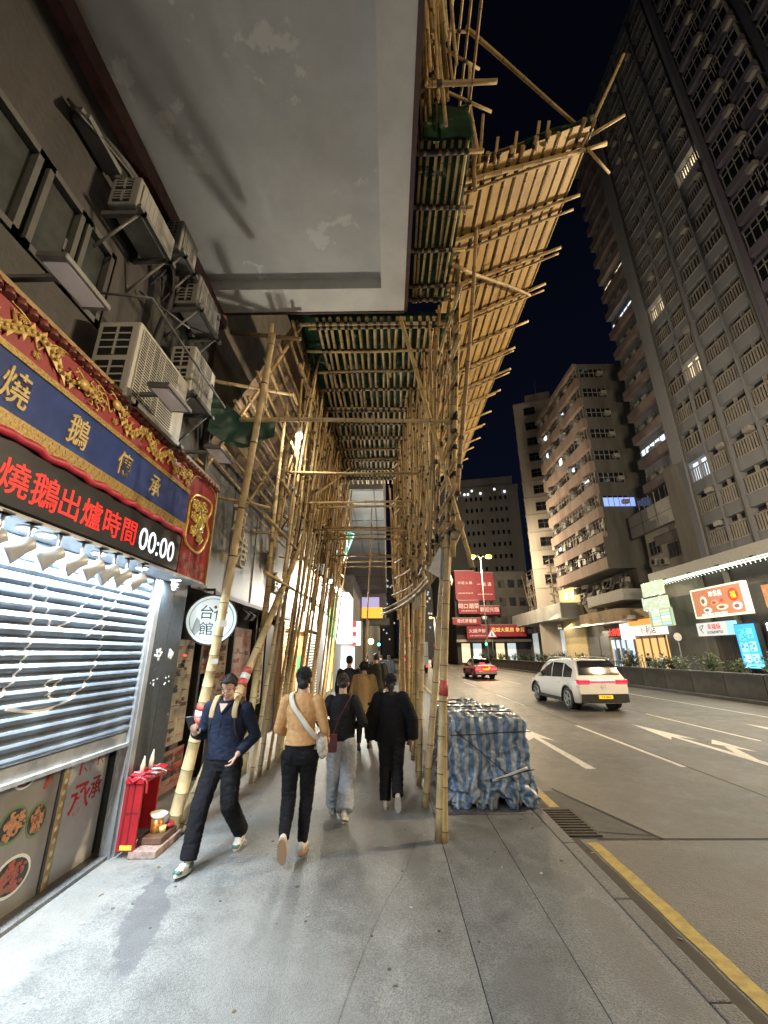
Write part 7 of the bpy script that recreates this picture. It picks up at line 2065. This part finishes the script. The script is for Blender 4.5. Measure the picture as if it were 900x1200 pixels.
C_olive = cloth('olive_jacket', (.05, .05, .042)); C_char = cloth('charcoal_cloth', (.03, .034, .045))
W_shoe = mat('white_shoe', (.60, .58, .54), .5, var=.15, vscale=20); W_sole = mat('gum_sole', (.36, .24, .15), .6); W_solew = mat('white_sole', (.55, .53, .50), .6, var=.2); G_shoe = mat('green_shoe', (.05, .12, .09), .5)
B_shoe = mat('black_shoe', (.015, .015, .015), .5)
hang = lambda s, f=0: ((s*.145, -.02+f*.3, .64), (s*.150, .04+f, .50), (0, .25, -1), (-s, 0, 0), .35)

# man with the phone, walking towards the camera
MANL = V((-1.63, 4.66, 0)); MRZ = PI-.10
man = person('man in navy shirt and black trousers looking down at his phone as he walks', MANL, MRZ, 1.60,
    [((-.075, .035, .285), (-.080, -.165, .085), -.35, .05), ((.070, .105, .275), (.070, .165, .052), .12, -.08)],
    [((-.165, -.06, .635), (-.120, .085, .555), (.35, .3, -.75), (.8, .3, .2), .75), ((.160, .0, .645), (.135, .145, .675), (-.25, .75, .45), (-.3, -.55, .75), .55)],
    C_navy, C_black, (W_shoe, W_solew, G_shoe), 'short', False, True, 'shirt', nod=.48, turn=.15, trouser='straight', face=True, leanf=.02, build=1.06)
def hung(o): o.rotation_euler = (0, 0, MRZ); return o
def pw(L, rz, p): return V(L)+Matrix.Rotation(rz, 3, 'Z') @ V(p)
Hm = 1.60
b = MB()        # open collar, placket and pocket edge: part of the shirt
b.tube(path([(-.055*Hm, .02*Hm, .846*Hm), (-.035*Hm, .070*Hm, .825*Hm), (0, .092*Hm, .775*Hm), (.035*Hm, .070*Hm, .825*Hm), (.055*Hm, .02*Hm, .846*Hm)], 5), .012, 6, flat=.8); b.tube([(0, .094*Hm, .775*Hm), (0, .098*Hm, .70*Hm)], .004, 5)
b.build('collar', C_navy, man, local=True)
b = MB(); b.add([V((-.028, .082, .832))*Hm, V((.028, .082, .832))*Hm, V((0, .106, .783))*Hm], [(0, 1, 2)]); b.build('open_neck', SKIN, man, local=True)
bp = thing('backpack', 'black backpack with tan straps on the man with the phone', 'backpack', pw(MANL, MRZ, (0, -.17, 1.12)), None, MRZ)
b = MB(); b.ell((0, 0, 0), (.15, .085, .21), n=16); b.ell((0, -.05, -.06), (.11, .05, .11), n=12); bm_ = fuse(b, .01, 3, .01, .08); bm_.materials.clear(); bm_.materials.append(C_black)
o = bpy.data.objects.new('bag_body', bm_); COL.objects.link(o); o.parent = bp
for s in (-1, 1):
    b = MB(); b.tube(path([(s*.10, .06, .18), (s*.11, .13, .262), (s*.113, .225, .262), (s*.116, .290, .16), (s*.118, .296, .08)], 6), .029, 8, flat=.22, ref=(1, 0, 0)); b.build('strap', mat('tan_strap', (.40, .28, .15), .7, var=.2), bp, local=True)
    b = MB(); b.tube(path([(s*.118, .292, .08), (s*.135, .285, -.03), (s*.160, .20, -.15), (s*.15, .05, -.20)], 5), .012, 6, flat=.4); b.build('webbing', M_black, bp, local=True)
ph = thing('phone', 'dark smartphone held up in the walking man right hand', 'phone', pw(MANL, MRZ, (.205, .335, 1.185)), None, MRZ)
Mx = Matrix.Rotation(.9, 4, 'X') @ Matrix.Rotation(.2, 4, 'Y')
b = MB(); b.box((0, 0, 0), (.072, .15, .009), 0, Mx); b.build('case', M_black, ph, bevel=.003, local=True)
b = MB(); b.box((0, 0, .0055), (.066, .14, .001), 0, Mx); b.build('screen', glow('phone_screen', (.7, .85, 1), .7), ph, local=True)

# woman in apricot jumper
W1L = V((-.89, 4.70, 0))
w1 = person('woman in apricot jumper and black leggings walking away with low bun', W1L, 0, 1.675,
    [((-.050, -.005, .283), (-.038, -.140, .128), -1.15, .05), ((.040, .075, .285), (.030, .045, .050), 0, -.03)],
    [((-.138, .0, .640), (-.095, .135, .60), (.5, .8, .1), (.5, 0, -.6), .6), ((.142, .0, .640), (.132, .135, .585), (.1, .8, -.3), (-.6, 0, -.6), .7)],
    C_orange, C_black, (W_shoe, W_sole), 'lowbun', True, True, 'fit', trouser='slim', build=.97)
sb = thing('shoulder_bag', 'cream shoulder bag on a wide strap across the woman in apricot', 'bag', W1L+V((.20, .06, .92)), None)
b = MB(); b.ell((0, 0, 0), (.055, .10, .12), n=14); b.ell((.01, .02, -.06), (.05, .10, .07), n=12); bm_ = fuse(b, .008, 3, .015, .06); bm_.materials.clear(); bm_.materials.append(mat('cream_bag', (.55, .54, .50), .5, var=.2, vscale=18))
o = bpy.data.objects.new('pouch', bm_); COL.objects.link(o); o.parent = sb
b = MB(); K = 1.675
pts = [V((-.035, .05, .835)), V((-.055, .0, .848)), V((-.062, -.045, .825)), V((-.035, -.078, .77)), V((.015, -.082, .71)), V((.060, -.074, .65)), V((.098, -.03, .60)), V((.115, .02, .58))]
b.tube([p*K-V((.20, .06, .92)) for p in path(pts, 6)], .026, 8, flat=.22, ref=(1, 0, 0)); b.build('strap', mat('cream_strap', (.58, .54, .46), .7), sb, local=True)

# woman in black top, grey jeans
W2L = V((-.57, 5.62, 0))
w2 = person('woman in black top and pale grey wide jeans with hair in a bun', W2L, 0, 1.565,
    [((-.055, .06, .285), (-.065, .150, .052), .15, .08), ((.050, .02, .285), (.045, -.130, .085), -.40, -.05)],
    [((-.168, -.01, .640), (-.085, .105, .615), (.8, .5, .1), (.2, .6, -.5), .6), ((.168, -.01, .640), (.085, .110, .60), (-.8, .5, .1), (-.2, .6, -.5), .6)],
    C_blackj, C_greyt, (W_shoe, W_solew), 'bun', True, True, 'shirt', trouser='wide', build=.95, hairmat=mat('brown_hair', (.022, .014, .010), .4, bump=.5, bscale=180))
cbm = mat('maroon_leather', (.10, .022, .026), .4, var=.3, vscale=20)
cb_ = thing('crossbody_bag', 'small maroon crossbody bag behind the woman in grey jeans', 'bag', W2L+V((-.09, -.155, .80)), None, .1)
b = MB(); b.bb(-.052, .052, -.03, .03, -.09, .10); b.build('pouch', cbm, cb_, bevel=.014, local=True)
b = MB(); b.bb(-.053, .053, -.034, -.028, .0, .10); b.build('flap', cbm, cb_, bevel=.003, local=True)
b = MB(); K = 1.565
pts = [V((.055, .06, .835)), V((.07, .0, .848)), V((.068, -.05, .825)), V((.03, -.088, .76)), V((-.015, -.092, .68)), V((-.045, -.098, .60)), V((-.06, -.098, .565))]
R9 = Matrix.Rotation(-.1, 3, 'Z')
b.tube([R9 @ (p*K-V((-.09, -.155, .80))) for p in path(pts, 6)], .008, 6, flat=.5); b.build('strap', cbm, cb_, local=True)

# woman in oversized black jacket
W3L = V((.03, 5.98, 0))
w3 = person('person in oversized black jacket and black trousers with dark ponytail', W3L, 0, 1.545,
    [((-.050, .055, .285), (-.055, -.01, .050), 0, .04), ((.045, .02, .285), (.045, -.135, .115), -1.05, -.04)],
    [((-.175, -.01, .635), (-.175, .05, .48), (0, .3, -1), (1, 0, 0), .4), ((.175, -.01, .635), (.178, .03, .48), (0, .3, -1), (-1, 0, 0), .4)],
    C_black, C_blackj, (W_shoe, W_solew), 'tail', True, True, 'loose', trouser='straight', build=.98)
# further walkers
far_leg = [((-.05, .06, .285), (-.055, .10, .05), .1, 0), ((.05, .01, .285), (.05, -.13, .085), -.4, 0)]
far_leg2 = [((-.05, .01, .285), (-.05, -.12, .08), -.4, 0), ((.05, .06, .285), (.055, .11, .05), .1, 0)]
A_ = [hang(-1), hang(1)]
person('man in dark navy jacket walking ahead beside the camel coat', (-.88, 10.0, 0), 0, 1.76, far_leg, A_, C_char, C_black, (B_shoe, B_shoe), 'short', False, False, 'shirt', trouser='straight')
person('woman in camel coat with curly black hair walking in the tunnel', (-.50, 9.2, 0), 0, 1.64, far_leg2, A_, C_tan, C_black, (B_shoe, B_shoe), 'curly', True, False, 'coat', trouser='slim')
t = thing('handbag', 'brown handbag at the side of the woman in camel coat', 'bag', (-.70, 9.1, .86))
b = MB(); b.ell((0, 0, 0), (.07, .13, .10), n=12); b.build('pouch', mat('tan_leather', (.28, .11, .03), .4, var=.2), t, local=True)
b = MB(); b.tube(path([(0, -.1, .06), (.06, -.05, .45), (.1, .05, .5), (0, .1, .06)], 5), .01, 5); b.build('handle', mat('tan_leather', (.28, .11, .03), .4), t, local=True)
person('man in dark olive jacket walking far along the tunnel', (-.34, 12.4, 0), 0, 1.80, far_leg, A_, C_olive, C_char, (B_shoe, B_shoe), 'short', False, False, 'loose', trouser='straight')
person('distant person in black near the bright shop', (-.95, 19.5, 0), 0, 1.72, far_leg2, A_, C_black, C_black, (B_shoe, B_shoe), 'short', False, False, 'shirt', trouser='straight')
person('distant person in dark clothes at the far end beside the kerb poles', (.02, 21.5, 0), 0, 1.70, far_leg, A_, C_char, C_black, (B_shoe, B_shoe), 'tail', True, False, 'loose', trouser='straight')
person('distant person in pale jeans between two darker walkers', (-.40, 24, 0), 0, 1.70, far_leg2, A_, C_char, C_greyt, (W_shoe, W_solew), 'short', False, False, 'shirt', trouser='straight')
# people on the far pavement behind the planter
C_pale = cloth('beige_cloth', (.42, .36, .30)); C_white = cloth('white_cloth', (.55, .55, .55))
for x, y, rz, top, bot, lab in ((15.9, 29.6, 2.6, C_pale, C_black, 'person in beige top leaning by the far railing'), (16.3, 30.3, 1.4, C_black, C_black, 'person in black standing behind the beige one across the road'), (16.6, 28.3, -1.5, C_char, C_greyt, 'person in dark top and pale jeans near the disc sign'), (16.0, 26.0, 1.6, C_white, C_black, 'person in white top across the road near the blue display')):
    person(lab, (x, y, 0), rz, 1.7, far_leg, A_, top, bot, (B_shoe, B_shoe), 'short', False, False, 'shirt', trouser='straight')
